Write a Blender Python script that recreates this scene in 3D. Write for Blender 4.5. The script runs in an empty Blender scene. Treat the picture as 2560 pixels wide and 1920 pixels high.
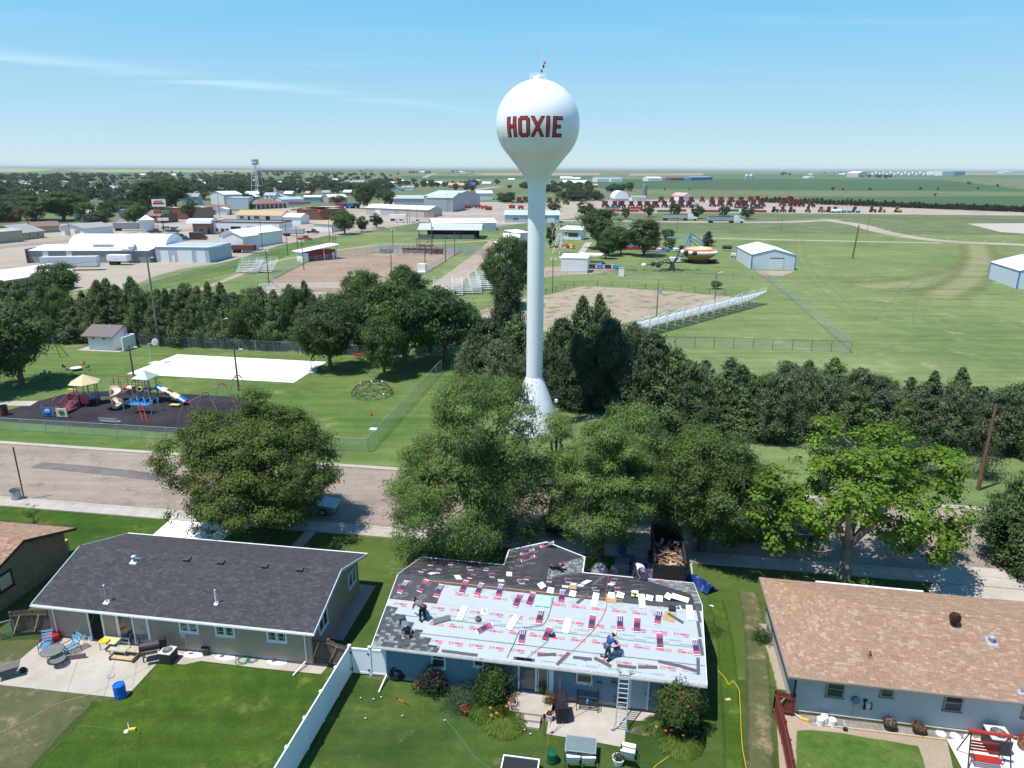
import bpy,math,random
import numpy as np
from mathutils import Vector,Matrix
# ---------------------------------------------------------------- camera, world, sun, exposure
SC=bpy.context.scene
C=SC.collection
FPX=1775.0; CAMH=28.0; PITCH=math.radians(16.9); ROLL=math.radians(0.27)
cd=bpy.data.cameras.new('camera'); cam=bpy.data.objects.new('camera',cd); C.objects.link(cam)
cd.sensor_width=36.0; cd.lens=FPX/2560.0*36.0; cd.clip_start=0.3; cd.clip_end=60000.0
cam.matrix_world=Matrix.Translation((0,0,CAMH))@Matrix.Rotation(math.pi/2-PITCH,4,'X')@Matrix.Rotation(ROLL,4,'Z')
SC.camera=cam
SUNV=Vector((-0.345,-0.183,1.0)).normalized()
sd=bpy.data.lights.new('sun','SUN'); sun=bpy.data.objects.new('sun',sd); C.objects.link(sun)
sd.energy=4.4; sd.angle=math.radians(0.55); sd.color=(1.0,0.965,0.91)
sun.rotation_euler=SUNV.to_track_quat('Z','Y').to_euler(); sun.location=(-60,-40,120)
world=bpy.data.worlds.new('World'); SC.world=world; world.use_nodes=True
def build_world():
 nt=world.node_tree; N=nt.nodes; L=nt.links
 for n in list(N):N.remove(n)
 out=N.new('ShaderNodeOutputWorld'); bg=N.new('ShaderNodeBackground'); bg.inputs[1].default_value=0.15
 sky=N.new('ShaderNodeTexSky'); sky.sky_type='NISHITA'; sky.sun_disc=False
 sky.sun_elevation=math.asin(SUNV.z); sky.sun_rotation=math.atan2(SUNV.x,SUNV.y)
 sky.altitude=0; sky.air_density=1.0; sky.dust_density=0.0; sky.ozone_density=2.2
 # high cirrus: noise over the sky dome projected on a plane far up (continues all round)
 tc=N.new('ShaderNodeTexCoord'); sep=N.new('ShaderNodeSeparateXYZ'); L.new(tc.outputs['Generated'],sep.inputs[0])
 mz=N.new('ShaderNodeMath'); mz.operation='MAXIMUM'; mz.inputs[1].default_value=0.02; L.new(sep.outputs[2],mz.inputs[0])
 dx=N.new('ShaderNodeMath'); dx.operation='DIVIDE'; L.new(sep.outputs[0],dx.inputs[0]); L.new(mz.outputs[0],dx.inputs[1])
 dy=N.new('ShaderNodeMath'); dy.operation='DIVIDE'; L.new(sep.outputs[1],dy.inputs[0]); L.new(mz.outputs[0],dy.inputs[1])
 cb=N.new('ShaderNodeCombineXYZ'); L.new(dx.outputs[0],cb.inputs[0]); L.new(dy.outputs[0],cb.inputs[1])
 # a band of cirrus: |y - (a + b x)| small
 mp=N.new('ShaderNodeMapping'); mp.inputs['Rotation'].default_value=(0,0,math.radians(-52)); mp.inputs['Scale'].default_value=(0.22,0.9,1); L.new(cb.outputs[0],mp.inputs[0])
 nz=N.new('ShaderNodeTexNoise'); nz.inputs['Scale'].default_value=1.1; nz.inputs['Detail'].default_value=7; nz.inputs['Roughness'].default_value=0.62; nz.inputs['Distortion'].default_value=0.6
 L.new(mp.outputs[0],nz.inputs['Vector'])
 # band coordinate
 bx=N.new('ShaderNodeMath'); bx.operation='MULTIPLY_ADD'; bx.inputs[1].default_value=BAND[1]; bx.inputs[2].default_value=BAND[0]; L.new(dx.outputs[0],bx.inputs[0])
 wob=N.new('ShaderNodeMath'); wob.operation='MULTIPLY_ADD'; wob.inputs[1].default_value=2.6; L.new(nz.outputs[0],wob.inputs[0]); L.new(bx.outputs[0],wob.inputs[2])
 df=N.new('ShaderNodeMath'); df.operation='SUBTRACT'; L.new(dy.outputs[0],df.inputs[0]); L.new(wob.outputs[0],df.inputs[1])
 sq=N.new('ShaderNodeMath'); sq.operation='ABSOLUTE'; L.new(df.outputs[0],sq.inputs[0])
 mr=N.new('ShaderNodeMapRange'); mr.interpolation_type='SMOOTHSTEP'; mr.inputs['From Min'].default_value=1.5; mr.inputs['From Max'].default_value=0.0; mr.inputs['To Min'].default_value=0; mr.inputs['To Max'].default_value=1
 L.new(sq.outputs[0],mr.inputs['Value'])
 r1=N.new('ShaderNodeMapRange'); r1.inputs['From Min'].default_value=0.36; r1.inputs['From Max'].default_value=0.8; L.new(nz.outputs[0],r1.inputs['Value'])
 mm=N.new('ShaderNodeMath'); mm.operation='MULTIPLY'; L.new(mr.outputs[0],mm.inputs[0]); L.new(r1.outputs[0],mm.inputs[1])
 # overall thin veil
 r2=N.new('ShaderNodeMapRange'); r2.inputs['From Min'].default_value=0.52; r2.inputs['From Max'].default_value=0.85; r2.inputs['To Max'].default_value=0.07; L.new(nz.outputs[0],r2.inputs['Value'])
 ad=N.new('ShaderNodeMath'); ad.operation='MULTIPLY_ADD'; ad.inputs[1].default_value=0.18; L.new(mm.outputs[0],ad.inputs[0]); L.new(r2.outputs[0],ad.inputs[2])
 fz=N.new('ShaderNodeMapRange'); fz.inputs['From Min'].default_value=0.03; fz.inputs['From Max'].default_value=0.10; L.new(sep.outputs[2],fz.inputs['Value'])
 fin=N.new('ShaderNodeMath'); fin.operation='MULTIPLY'; L.new(ad.outputs[0],fin.inputs[0]); L.new(fz.outputs[0],fin.inputs[1])
 mx=N.new('ShaderNodeMix'); mx.data_type='RGBA'; L.new(fin.outputs[0],mx.inputs['Factor']);
 # pale blue towards the horizon as in summer haze, deeper blue above, all round
 rp=N.new('ShaderNodeValToRGB'); L.new(sep.outputs[2],rp.inputs[0]); el=rp.color_ramp.elements
 for k,(p,c)in enumerate(((0.0,(0.46,0.63,0.71)),(0.06,(0.33,0.57,0.73)),(0.20,(0.155,0.49,0.76)),(0.6,(0.07,0.27,0.62)),(1.0,(0.05,0.20,0.52)))):
  e=el[k]if k<2 else el.new(p); e.position=p; e.color=(*c,1)
 sc=N.new('ShaderNodeVectorMath'); sc.operation='SCALE'; sc.inputs['Scale'].default_value=5.6; L.new(rp.outputs[0],sc.inputs[0])
 bl=N.new('ShaderNodeMix'); bl.data_type='RGBA'; bl.inputs['Factor'].default_value=0.88; L.new(sky.outputs[0],bl.inputs['A']); L.new(sc.outputs[0],bl.inputs['B']); L.new(bl.outputs['Result'],mx.inputs['A']); mx.inputs['B'].default_value=(7.0,7.6,8.2,1)
 tint=N.new('ShaderNodeMix'); tint.data_type='RGBA'; tint.blend_type='MULTIPLY'; tint.inputs['Factor'].default_value=1; L.new(mx.outputs['Result'],tint.inputs['A']); tint.inputs['B'].default_value=SKYTINT
 L.new(tint.outputs['Result'],bg.inputs[0]); L.new(bg.outputs[0],out.inputs[0])
BAND=(13.5,1.58); SKYTINT=(1.0,1.0,1.0,1)
build_world()
SC.view_settings.view_transform='Standard'; SC.view_settings.look='None'; SC.view_settings.gamma=1.0
SC.view_settings.exposure=0.45; SC.view_settings.use_curve_mapping=False
SC.cycles.max_bounces=6; SC.cycles.transparent_max_bounces=12; SC.cycles.volume_bounces=0
# ---------------------------------------------------------------- survey helpers: where on the ground a sight line lands
CR,SR=math.cos(ROLL),math.sin(ROLL); CP,SP=math.cos(PITCH),math.sin(PITCH)
def ray(px,py):
 u=(px-1280)/FPX; v=(py-960)/FPX
 u,v=u*CR+v*SR,-u*SR+v*CR
 return Vector((u,CP-v*SP,-(SP+v*CP)))
def G(px,py,z=0.0):
 d=ray(px,py); t=(CAMH-z)/-d.z
 return Vector((d.x*t,d.y*t,z))
def ztop(base,py,px=None):
 """height of the point straight above base that is seen at picture row py"""
 d=ray(1280 if px is None else px,py); t=base.y/d.y
 return CAMH+d.z*t
def wpx(base,npx,z=0):
 return npx/FPX*(base.y*CP+(CAMH-z)*SP)
def PX(p):
 x,y,z=p[0],p[1],p[2]-CAMH
 dep=y*CP-z*SP; v=(-z*CP-y*SP)/dep; u=x/dep
 u,v=u*CR-v*SR,u*SR+v*CR
 return u*FPX+1280,v*FPX+960
AX=math.radians(-8.9)
EX=Vector((math.cos(AX),math.sin(AX),0)); EY=Vector((-math.sin(AX),math.cos(AX),0)); EZ=Vector((0,0,1))
# ---------------------------------------------------------------- materials
MATS={}
def mat(name,col,rough=0.75,var=0.12,scale=3.0,bump=0.0,bscale=None,metal=0.0,spec=0.3,col2=None,var2=0.0,scale2=0.3,attr=False,objrand=0.0,alpha=None,trans=0.0,detail=4,coord='Object'):
 if name in MATS:return MATS[name]
 m=bpy.data.materials.new(name); m.use_nodes=True; MATS[name]=m
 nt=m.node_tree; N=nt.nodes; L=nt.links; b=N['Principled BSDF']
 b.inputs['Roughness'].default_value=rough; b.inputs['Metallic'].default_value=metal
 b.inputs['Specular IOR Level'].default_value=spec
 tc=N.new('ShaderNodeTexCoord')
 base=None
 if attr:
  a=N.new('ShaderNodeAttribute'); a.attribute_name='col'; base=a.outputs['Color']
 else:
  rgb=N.new('ShaderNodeRGB'); rgb.outputs[0].default_value=(*col,1); base=rgb.outputs[0]
 def noise(sc,det=detail,ro=0.6):
  n=N.new('ShaderNodeTexNoise'); n.inputs['Scale'].default_value=sc; n.inputs['Detail'].default_value=det; n.inputs['Roughness'].default_value=ro
  L.new(tc.outputs[coord],n.inputs['Vector']); return n
 if col2 is not None:
  n2=noise(scale2,5,0.65); r=N.new('ShaderNodeMapRange'); r.inputs['From Min'].default_value=0.5-0.16; r.inputs['From Max'].default_value=0.5+0.16
  L.new(n2.outputs[0],r.inputs['Value'])
  mx=N.new('ShaderNodeMix'); mx.data_type='RGBA'; L.new(r.outputs[0],mx.inputs['Factor']); L.new(base,mx.inputs['A']); mx.inputs['B'].default_value=(*col2,1); base=mx.outputs['Result']
 if var>0:
  n=noise(scale); r=N.new('ShaderNodeMapRange'); r.inputs['From Min'].default_value=0.25; r.inputs['From Max'].default_value=0.75
  r.inputs['To Min'].default_value=1-var; r.inputs['To Max'].default_value=1+var; L.new(n.outputs[0],r.inputs['Value'])
  h=N.new('ShaderNodeVectorMath'); h.operation='SCALE'; L.new(base,h.inputs[0]); L.new(r.outputs[0],h.inputs['Scale']); base=h.outputs[0]
 if objrand>0:
  oi=N.new('ShaderNodeObjectInfo'); r=N.new('ShaderNodeMapRange'); r.inputs['To Min'].default_value=1-objrand; r.inputs['To Max'].default_value=1+objrand; L.new(oi.outputs['Random'],r.inputs['Value'])
  h=N.new('ShaderNodeVectorMath'); h.operation='SCALE'; L.new(base,h.inputs[0]); L.new(r.outputs[0],h.inputs['Scale']); base=h.outputs[0]
 L.new(base,b.inputs['Base Color'])
 if bump>0:
  n=noise(bscale or scale*4,5,0.65); bp=N.new('ShaderNodeBump'); bp.inputs['Strength'].default_value=min(1,bump); bp.inputs['Distance'].default_value=0.03; L.new(n.outputs[0],bp.inputs['Height']); L.new(bp.outputs[0],b.inputs['Normal'])
 if trans>0:
  tr=N.new('ShaderNodeBsdfTranslucent'); L.new(base,tr.inputs[0]); ms=N.new('ShaderNodeMixShader'); ms.inputs[0].default_value=trans
  L.new(b.outputs[0],ms.inputs[1]); L.new(tr.outputs[0],ms.inputs[2]); L.new(ms.outputs[0],N['Material Output'].inputs[0])
 if alpha is not None:b.inputs['Alpha'].default_value=alpha
 return m
def ground_mat(name,cols,scales=(0.05,0.6,9.0),rough=0.95,crack=0,stripe=None,thr=0.0,bump=0.5,patch=None,amp=1.0):
 """grass / dirt: three scales of mottling between cols[0], cols[1] (+ cols[2] bare patches)"""
 if name in MATS:return MATS[name]
 m=bpy.data.materials.new(name); m.use_nodes=True; MATS[name]=m
 nt=m.node_tree; N=nt.nodes; L=nt.links; b=N['Principled BSDF']; b.inputs['Roughness'].default_value=rough; b.inputs['Specular IOR Level'].default_value=0.12
 tc=N.new('ShaderNodeTexCoord'); vec=tc.outputs['Object']
 def noise(sc,det=5,ro=0.62,v=vec):
  n=N.new('ShaderNodeTexNoise'); n.inputs['Scale'].default_value=sc; n.inputs['Detail'].default_value=det; n.inputs['Roughness'].default_value=ro; L.new(v,n.inputs['Vector']); return n.outputs[0]
 def rng(s,a,c,lo=0.0,hi=1.0):
  r=N.new('ShaderNodeMapRange'); r.inputs['From Min'].default_value=a; r.inputs['From Max'].default_value=c; r.inputs['To Min'].default_value=lo; r.inputs['To Max'].default_value=hi; L.new(s,r.inputs['Value']); return r.outputs[0]
 def mix(f,a,c):
  x=N.new('ShaderNodeMix'); x.data_type='RGBA'; L.new(f,x.inputs['Factor'])
  for k,s in(('A',a),('B',c)):
   if isinstance(s,tuple):x.inputs[k].default_value=(*s,1)
   else:L.new(s,x.inputs[k])
  return x.outputs['Result']
 def scale(c,f):
  h=N.new('ShaderNodeVectorMath'); h.operation='SCALE'; L.new(c,h.inputs[0]); L.new(f,h.inputs['Scale']); return h.outputs[0]
 c=mix(rng(noise(scales[0]),0.36,0.64),cols[0],cols[1])
 if stripe:
  ang,sc,am=stripe
  mp=N.new('ShaderNodeMapping'); mp.inputs['Rotation'].default_value=(0,0,math.radians(ang)); mp.inputs['Scale'].default_value=(sc*0.06,sc,1); L.new(vec,mp.inputs[0])
  c=scale(c,rng(noise(1.0,3,0.5,mp.outputs[0]),0.3,0.7,1-am,1+am))
 if len(cols)>2:c=mix(rng(noise(patch or scales[1]*0.35,7,0.68),0.56+thr,0.66+thr),c,cols[2])
 c=scale(c,rng(noise(scales[1]),0.3,0.7,1-0.14*amp,1+0.14*amp))
 c=scale(c,rng(noise(scales[2],6,0.75),0.25,0.75,1-0.38*amp,1+0.38*amp))
 if crack:
  n=N.new('ShaderNodeTexNoise'); n.inputs['Scale'].default_value=0.8; n.inputs['Detail'].default_value=4; L.new(vec,n.inputs['Vector']); ad=N.new('ShaderNodeVectorMath'); ad.operation='MULTIPLY_ADD'; ad.inputs[1].default_value=(1.6,1.6,0); L.new(n.outputs['Color'],ad.inputs[0]); L.new(vec,ad.inputs[2])
  v=N.new('ShaderNodeTexVoronoi'); v.feature='DISTANCE_TO_EDGE'; v.inputs['Scale'].default_value=crack; L.new(ad.outputs[0],v.inputs['Vector']); c=scale(c,rng(v.outputs['Distance'],0.0,0.03,0.86,1.0))
 L.new(c,b.inputs['Base Color'])
 bp=N.new('ShaderNodeBump'); bp.inputs['Strength'].default_value=bump; bp.inputs['Distance'].default_value=0.06; L.new(noise(scales[2]*1.5,6,0.8),bp.inputs['Height']); L.new(bp.outputs[0],b.inputs['Normal'])
 return m
def leaf_mat(name,objrand=0.12,trans=0.32):
 return mat(name,(0,0,0),0.55,0.0,attr=True,objrand=objrand,trans=trans,spec=0.25)
WIRE=None
def wire_mat():
 """chain-link netting: thin diagonal wires, open between"""
 if 'chain_link_wire' in MATS:return MATS['chain_link_wire']
 m=bpy.data.materials.new('chain_link_wire'); m.use_nodes=True; MATS['chain_link_wire']=m
 nt=m.node_tree; N=nt.nodes; L=nt.links; b=N['Principled BSDF']; b.inputs['Base Color'].default_value=(0.36,0.39,0.40,1); b.inputs['Roughness'].default_value=0.6
 uv=N.new('ShaderNodeUVMap'); sp=N.new('ShaderNodeSeparateXYZ'); L.new(uv.outputs[0],sp.inputs[0])
 outs=[]
 for op in('ADD','SUBTRACT'):
  a=N.new('ShaderNodeMath'); a.operation=op; L.new(sp.outputs[0],a.inputs[0]); L.new(sp.outputs[1],a.inputs[1])
  s=N.new('ShaderNodeMath'); s.operation='MULTIPLY'; s.inputs[1].default_value=1/0.06; L.new(a.outputs[0],s.inputs[0])
  f=N.new('ShaderNodeMath'); f.operation='FRACT'; L.new(s.outputs[0],f.inputs[0])
  c=N.new('ShaderNodeMath'); c.operation='LESS_THAN'; c.inputs[1].default_value=0.12; L.new(f.outputs[0],c.inputs[0]); outs.append(c)
 mx=N.new('ShaderNodeMath'); mx.operation='MAXIMUM'; L.new(outs[0].outputs[0],mx.inputs[0]); L.new(outs[1].outputs[0],mx.inputs[1]); L.new(mx.outputs[0],b.inputs['Alpha'])
 return m
 # ---------------------------------------------------------------- mesh collector
class MB:
 def __init__(s):s.v=[]; s.f=[]; s.m=[]; s.c=[]
 def quad(s,pts,m=0,col=None):
  i=len(s.v); s.v+=[tuple(p)for p in pts]; s.f.append(tuple(range(i,i+len(pts)))); s.m.append(m); s.c.append(col); return s
 def box(s,c,d,rz=0.0,m=0,col=None,M=None):
  hx,hy,hz=d[0]/2,d[1]/2,d[2]/2; i=len(s.v)
  R=(M or Matrix.Identity(4))@Matrix.Translation(c)@Matrix.Rotation(rz,4,'Z')
  for x,y,z in((-hx,-hy,-hz),(hx,-hy,-hz),(hx,hy,-hz),(-hx,hy,-hz),(-hx,-hy,hz),(hx,-hy,hz),(hx,hy,hz),(-hx,hy,hz)):
   s.v.append(tuple(R@Vector((x,y,z))))
  for f in((0,3,2,1),(4,5,6,7),(0,1,5,4),(1,2,6,5),(2,3,7,6),(3,0,4,7)):
   s.f.append(tuple(i+k for k in f)); s.m.append(m); s.c.append(col)
  return s
 def tube(s,p,q,r,r2=None,n=6,m=0,col=None,caps=True):
  p=Vector(p); q=Vector(q); r2=r if r2 is None else r2; d=(q-p)
  if d.length<1e-6:return s
  d.normalize(); a=d.orthogonal().normalized(); b=d.cross(a); i=len(s.v)
  for k in range(n):
   t=2*math.pi*k/n; w=a*math.cos(t)+b*math.sin(t); s.v.append(tuple(p+w*r)); s.v.append(tuple(q+w*r2))
  for k in range(n):
   j=(k+1)%n; s.f.append((i+2*k,i+2*j,i+2*j+1,i+2*k+1)); s.m.append(m); s.c.append(col)
  if caps:
   s.f.append(tuple(i+2*k for k in range(n))[::-1]); s.m.append(m); s.c.append(col)
   s.f.append(tuple(i+2*k+1 for k in range(n))); s.m.append(m); s.c.append(col)
  return s
 def path(s,pts,r,n=6,m=0,col=None):
  for a,b in zip(pts,pts[1:]):s.tube(a,b,r,n=n,m=m,col=col)
  return s
 def lathe(s,prof,n=16,o=(0,0,0),m=0,col=None,M=None):
  i=len(s.v); M=M or Matrix.Identity(4)
  for r,z in prof:
   for k in range(n):
    t=2*math.pi*k/n; s.v.append(tuple(M@Vector((o[0]+r*math.cos(t),o[1]+r*math.sin(t),o[2]+z))))
  for a in range(len(prof)-1):
   for k in range(n):
    j=(k+1)%n; s.f.append((i+a*n+k,i+a*n+j,i+(a+1)*n+j,i+(a+1)*n+k)); s.m.append(m); s.c.append(col)
  return s
 def disc(s,o,r,n=16,m=0,col=None):
  return s.quad([(o[0]+r*math.cos(2*math.pi*k/n),o[1]+r*math.sin(2*math.pi*k/n),o[2])for k in range(n)],m,col)
 def prism(s,prof,a,b,axis='x',m=0,col=None,M=None):
  """prof: 2D outline extruded from a to b along axis; x -> (y,z) outline, y -> (x,z), z -> (x,y)"""
  i=len(s.v); n=len(prof); M=M or Matrix.Identity(4)
  for e in(a,b):
   for u,w in prof:
    s.v.append(tuple(M@Vector({'x':(e,u,w),'y':(u,e,w),'z':(u,w,e)}[axis])))
  for k in range(n):
   j=(k+1)%n; s.f.append((i+k,i+j,i+n+j,i+n+k)); s.m.append(m); s.c.append(col)
  s.f.append(tuple(range(i,i+n))[::-1]); s.m.append(m); s.c.append(col)
  s.f.append(tuple(range(i+n,i+2*n))); s.m.append(m); s.c.append(col)
  return s
 def mesh(s,name,mats,smooth=False):
  me=bpy.data.meshes.new(name); me.from_pydata(s.v,[],s.f)
  mats=mats if isinstance(mats,(list,tuple))else[mats]
  for k in mats:me.materials.append(k)
  if len(mats)>1:me.polygons.foreach_set('material_index',s.m)
  if any(c is not None for c in s.c):
   at=me.attributes.new('col','FLOAT_COLOR','FACE'); at.data.foreach_set('color',np.array([(*(c or(0.5,0.5,0.5)),1)for c in s.c],dtype=np.float32).ravel())
  if smooth:me.polygons.foreach_set('use_smooth',[True]*len(me.polygons))
  me.update(); fixn(me); return me
 def build(s,name,mats,parent=None,loc=None,rz=0.0,smooth=False):
  o=bpy.data.objects.new(name,s.mesh(name,mats,smooth)); C.objects.link(o)
  if parent is not None:o.parent=parent
  if loc is not None:o.location=loc
  if rz:o.rotation_euler=(0,0,rz)
  return o
def fixn(me):
 pass
def place(name,me,parent=None,loc=(0,0,0),rz=0.0,M=None):
 o=bpy.data.objects.new(name,me); C.objects.link(o)
 if parent is not None:o.parent=parent
 if M is not None:o.matrix_basis=M
 else:o.location=loc; o.rotation_euler=(0,0,rz)
 return o
def tag(o,label=None,cat=None,group=None,kind=None):
 if label:o['label']=label
 if cat:o['category']=cat
 if group:o['group']=group
 if kind:o['kind']=kind
 return o
def thing(name,label,cat,loc=(0,0,0),rz=0.0,group=None,M=None):
 o=bpy.data.objects.new(name,None); C.objects.link(o); o.empty_display_size=0.2
 if M is not None:o.matrix_basis=M
 else:o.location=loc; o.rotation_euler=(0,0,rz)
 return tag(o,label,cat,group)
KIDS={}
def copy_tree(o,parent=None,kids=None):
 c=o.copy(); C.objects.link(c)
 if parent is not None:c.parent=parent
 for ch in(kids or children_map()).get(o.name,()):copy_tree(ch,c,kids)
 return c
def children_map():
 d={}
 for o in C.objects:
  if o.parent:d.setdefault(o.parent.name,[]).append(o)
 return d
def subtree_map(root):
 d={}
 def walk(x):
  d[x.name]=list(x.children)
  for y in x.children:walk(y)
 walk(root); return d
def dup(root,loc=None,rz=0.0,label=None,group=None,scale=None,M=None,kids=None):
 c=copy_tree(root,None,kids if kids is not None else subtree_map(root))
 if M is not None:c.matrix_basis=M
 elif loc is not None:c.location=loc; c.rotation_euler=(0,0,rz)
 if scale is not None:c.scale=(scale,)*3 if not isinstance(scale,(tuple,list))else scale
 if label:c['label']=label
 if group:c['group']=group
 return c
def frame(o,ang=AX):return Matrix.Translation(o)@Matrix.Rotation(ang,4,'Z')
def ordw(k):return{1:'first',2:'second',3:'third',4:'fourth',5:'fifth',6:'sixth',7:'seventh',8:'eighth',9:'ninth',10:'tenth'}.get(k,'%d%s'%(k,'th' if k%100 in(11,12,13)else{1:'st',2:'nd',3:'rd'}.get(k%10,'th')))
def text_mesh(txt,size,mats,bold=0.0,ext=0.0,name='lettering',align='CENTER',shear=0.0):
 cu=bpy.data.curves.new('t','FONT'); cu.body=txt; cu.size=size; cu.offset=bold; cu.extrude=ext; cu.align_x=align; cu.align_y='CENTER'; cu.shear=shear; cu.resolution_u=2
 o=bpy.data.objects.new('t',cu); C.objects.link(o); dg=bpy.context.evaluated_depsgraph_get()
 me=bpy.data.meshes.new_from_object(o.evaluated_get(dg)); bpy.data.objects.remove(o); bpy.data.curves.remove(cu)
 me.name=name; me.materials.clear(); me.materials.append(mats); return me
rnd=random.Random(11)
# common materials
m_conc=mat('pale_concrete',(0.44,0.40,0.345),0.9,0.10,1.2,0.25,18,col2=(0.37,0.315,0.26),scale2=0.35)
m_concw=mat('bright_concrete',(0.78,0.76,0.72),0.9,0.05,0.8,0.1,18,col2=(0.70,0.68,0.64),scale2=0.15)
m_white=mat('white_paint',(0.80,0.81,0.82),0.45,0.03,2.0)
m_vinyl=mat('white_vinyl',(0.82,0.84,0.86),0.35,0.02,2.0)
m_trim=mat('pale_blue_trim',(0.62,0.68,0.72),0.6,0.04,2)
m_galv=mat('galvanised_steel',(0.48,0.50,0.52),0.45,0.12,3,metal=0.5)
m_darkmetal=mat('dark_metal',(0.05,0.052,0.056),0.5,0.15,5,metal=0.3)
m_black=mat('black_rubber',(0.022,0.022,0.024),0.8,0.2,8)
m_glass=mat('dark_window_glass',(0.03,0.04,0.045),0.06,0.2,1.2,spec=0.9)
m_glassg=mat('greenish_window_glass',(0.035,0.07,0.055),0.08,0.4,3,spec=0.8)
m_wood=mat('weathered_wood',(0.20,0.155,0.12),0.9,0.3,6,0.3)
m_woodp=mat('pole_wood',(0.16,0.115,0.085),0.9,0.25,4,0.3)
m_woodg=mat('grey_pole_wood',(0.20,0.18,0.155),0.9,0.25,4,0.3)
m_woodl=mat('light_lumber',(0.48,0.36,0.22),0.85,0.2,6)
m_bark=mat('bark',(0.13,0.10,0.075),0.95,0.35,5,0.6)
m_barkl=mat('pale_bark',(0.30,0.25,0.20),0.95,0.3,5,0.5)
m_red=mat('red_paint',(0.45,0.035,0.03),0.45,0.15,3)
m_blue=mat('blue_paint',(0.02,0.12,0.42),0.4,0.1,3)
m_yellow=mat('yellow_paint',(0.65,0.45,0.04),0.45,0.1,3)
m_col=mat('printed_colours',(0,0,0),0.6,0.06,4,attr=True)
m_colr=mat('painted_metal',(0,0,0),0.35,0.06,2,attr=True,spec=0.5)
m_leaf=leaf_mat('leaves',0.14,0.42); m_leafb=leaf_mat('bright_leaves',0.05,0.4); m_needle=leaf_mat('needles',0.2,0.22)
m_petal=mat('petals',(0,0,0),0.6,0.0,attr=True,trans=0.25)
# ================================================================ THE SETTING
def jag(poly,step,amp,seed=1):
 r=random.Random(seed); out=[]
 for a,b in zip(poly,poly[1:]+poly[:1]):
  d=b-a; n=max(1,min(60,int(d.length/step))); nv=Vector((-d.y,d.x,0)).normalized()if d.length>0 else Vector((0,0,0))
  for k in range(n):
   out.append(a+d*(k/n)+nv*(r.uniform(-amp,amp)if k else 0))
 return out
def sheet(name,poly,material,level,px=True,kind='structure',rag=0.0,soft=0.0,label=None,cat=None,seed=1):
 P=[G(*p)for p in poly]if px else[Vector((p[0],p[1],0))for p in poly]
 area=sum(a.x*b.y-b.x*a.y for a,b in zip(P,P[1:]+P[:1]))
 if area<0:P.reverse()
 z=0.004*level; me=bpy.data.meshes.new(name); r=random.Random(seed)
 if soft>0:
  material=soft_mat(material,soft); n=len(P); inn=[]
  for i in range(n):
   a,b,c=P[i-1],P[i],P[(i+1)%n]
   d1=(b-a).normalized(); d2=(c-b).normalized(); t=(d1+d2); t=t.normalized()if t.length>1e-4 else d1
   inn.append(b+Vector((-t.y,t.x,0))*soft)
  out=[]; inr=[]
  for i in range(n):
   a,b=P[i],P[(i+1)%n]; ia,ib=inn[i],inn[(i+1)%n]; k=max(1,min(40,int((b-a).length/max(rag*3,0.5))))if rag>0 else 1
   nv=(b-a).normalized(); nv=Vector((-nv.y,nv.x,0))
   for j in range(k):out.append(a.lerp(b,j/k)+nv*(r.uniform(-rag,rag)*0.5 if j else 0)); inr.append(ia.lerp(ib,j/k))
  n=len(out); vs=[(p.x,p.y,z)for p in out]+[(p.x,p.y,z)for p in inr]
  fs=[tuple(range(n,2*n))]+[(i,(i+1)%n,n+(i+1)%n,n+i)for i in range(n)]
  me.from_pydata(vs,[],fs); at=me.attributes.new('fade','FLOAT','POINT'); at.data.foreach_set('value',[0.0]*n+[1.0]*n)
 else:
  if rag>0:P=jag(P,rag*3.0,rag*0.6,seed)
  me.from_pydata([(p.x,p.y,z)for p in P],[],[tuple(range(len(P)))])
 me.materials.append(material); me.update()
 o=bpy.data.objects.new(name,me); C.objects.link(o)
 if cat:tag(o,label,cat)
 else:tag(o,label,kind=kind)
 return o
def soft_mat(m,soft=0.5):
 k=6.0 if soft<.3 else(2.0 if soft<1.3 else .45)
 nm=m.name+'_worn_edge_%d'%int(k*10)
 if nm in MATS:return MATS[nm]
 c=m.copy(); c.name=nm; MATS[nm]=c; nt=c.node_tree; N=nt.nodes; L=nt.links; b=N['Principled BSDF']
 a=N.new('ShaderNodeAttribute'); a.attribute_name='fade'; tc=N.new('ShaderNodeTexCoord')
 n=N.new('ShaderNodeTexNoise'); n.inputs['Scale'].default_value=k; n.inputs['Detail'].default_value=8; n.inputs['Roughness'].default_value=0.75; L.new(tc.outputs['Object'],n.inputs['Vector'])
 ad=N.new('ShaderNodeMath'); ad.operation='MULTIPLY_ADD'; ad.inputs[1].default_value=1.6; ad.inputs[2].default_value=-0.8; L.new(a.outputs['Fac'],ad.inputs[0])
 s=N.new('ShaderNodeMath'); s.operation='ADD'; L.new(n.outputs[0],s.inputs[0]); L.new(ad.outputs[0],s.inputs[1])
 r=N.new('ShaderNodeMapRange'); r.inputs['From Min'].default_value,r.inputs['From Max'].default_value=(0.0,1.0)if k<1 else(0.3,0.72); L.new(s.outputs[0],r.inputs['Value']); L.new(r.outputs[0],b.inputs['Alpha'])
 return c
g_plain=ground_mat('prairie_ground',[(0.105,0.140,0.062),(0.150,0.165,0.085),(0.24,0.21,0.14)],(0.0006,0.006,0.08),thr=0.03,bump=0.2)
g_field=ground_mat('fairground_grass',[(0.112,0.162,0.054),(0.172,0.206,0.080),(0.25,0.235,0.125)],(0.03,0.35,4.0),stripe=(82,0.55,0.16),thr=0.02,bump=0.5)
g_park=ground_mat('park_grass',[(0.074,0.132,0.030),(0.122,0.168,0.050),(0.19,0.19,0.085)],(0.06,0.5,5.0),stripe=(30,0.8,0.18),thr=0.03)
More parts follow.
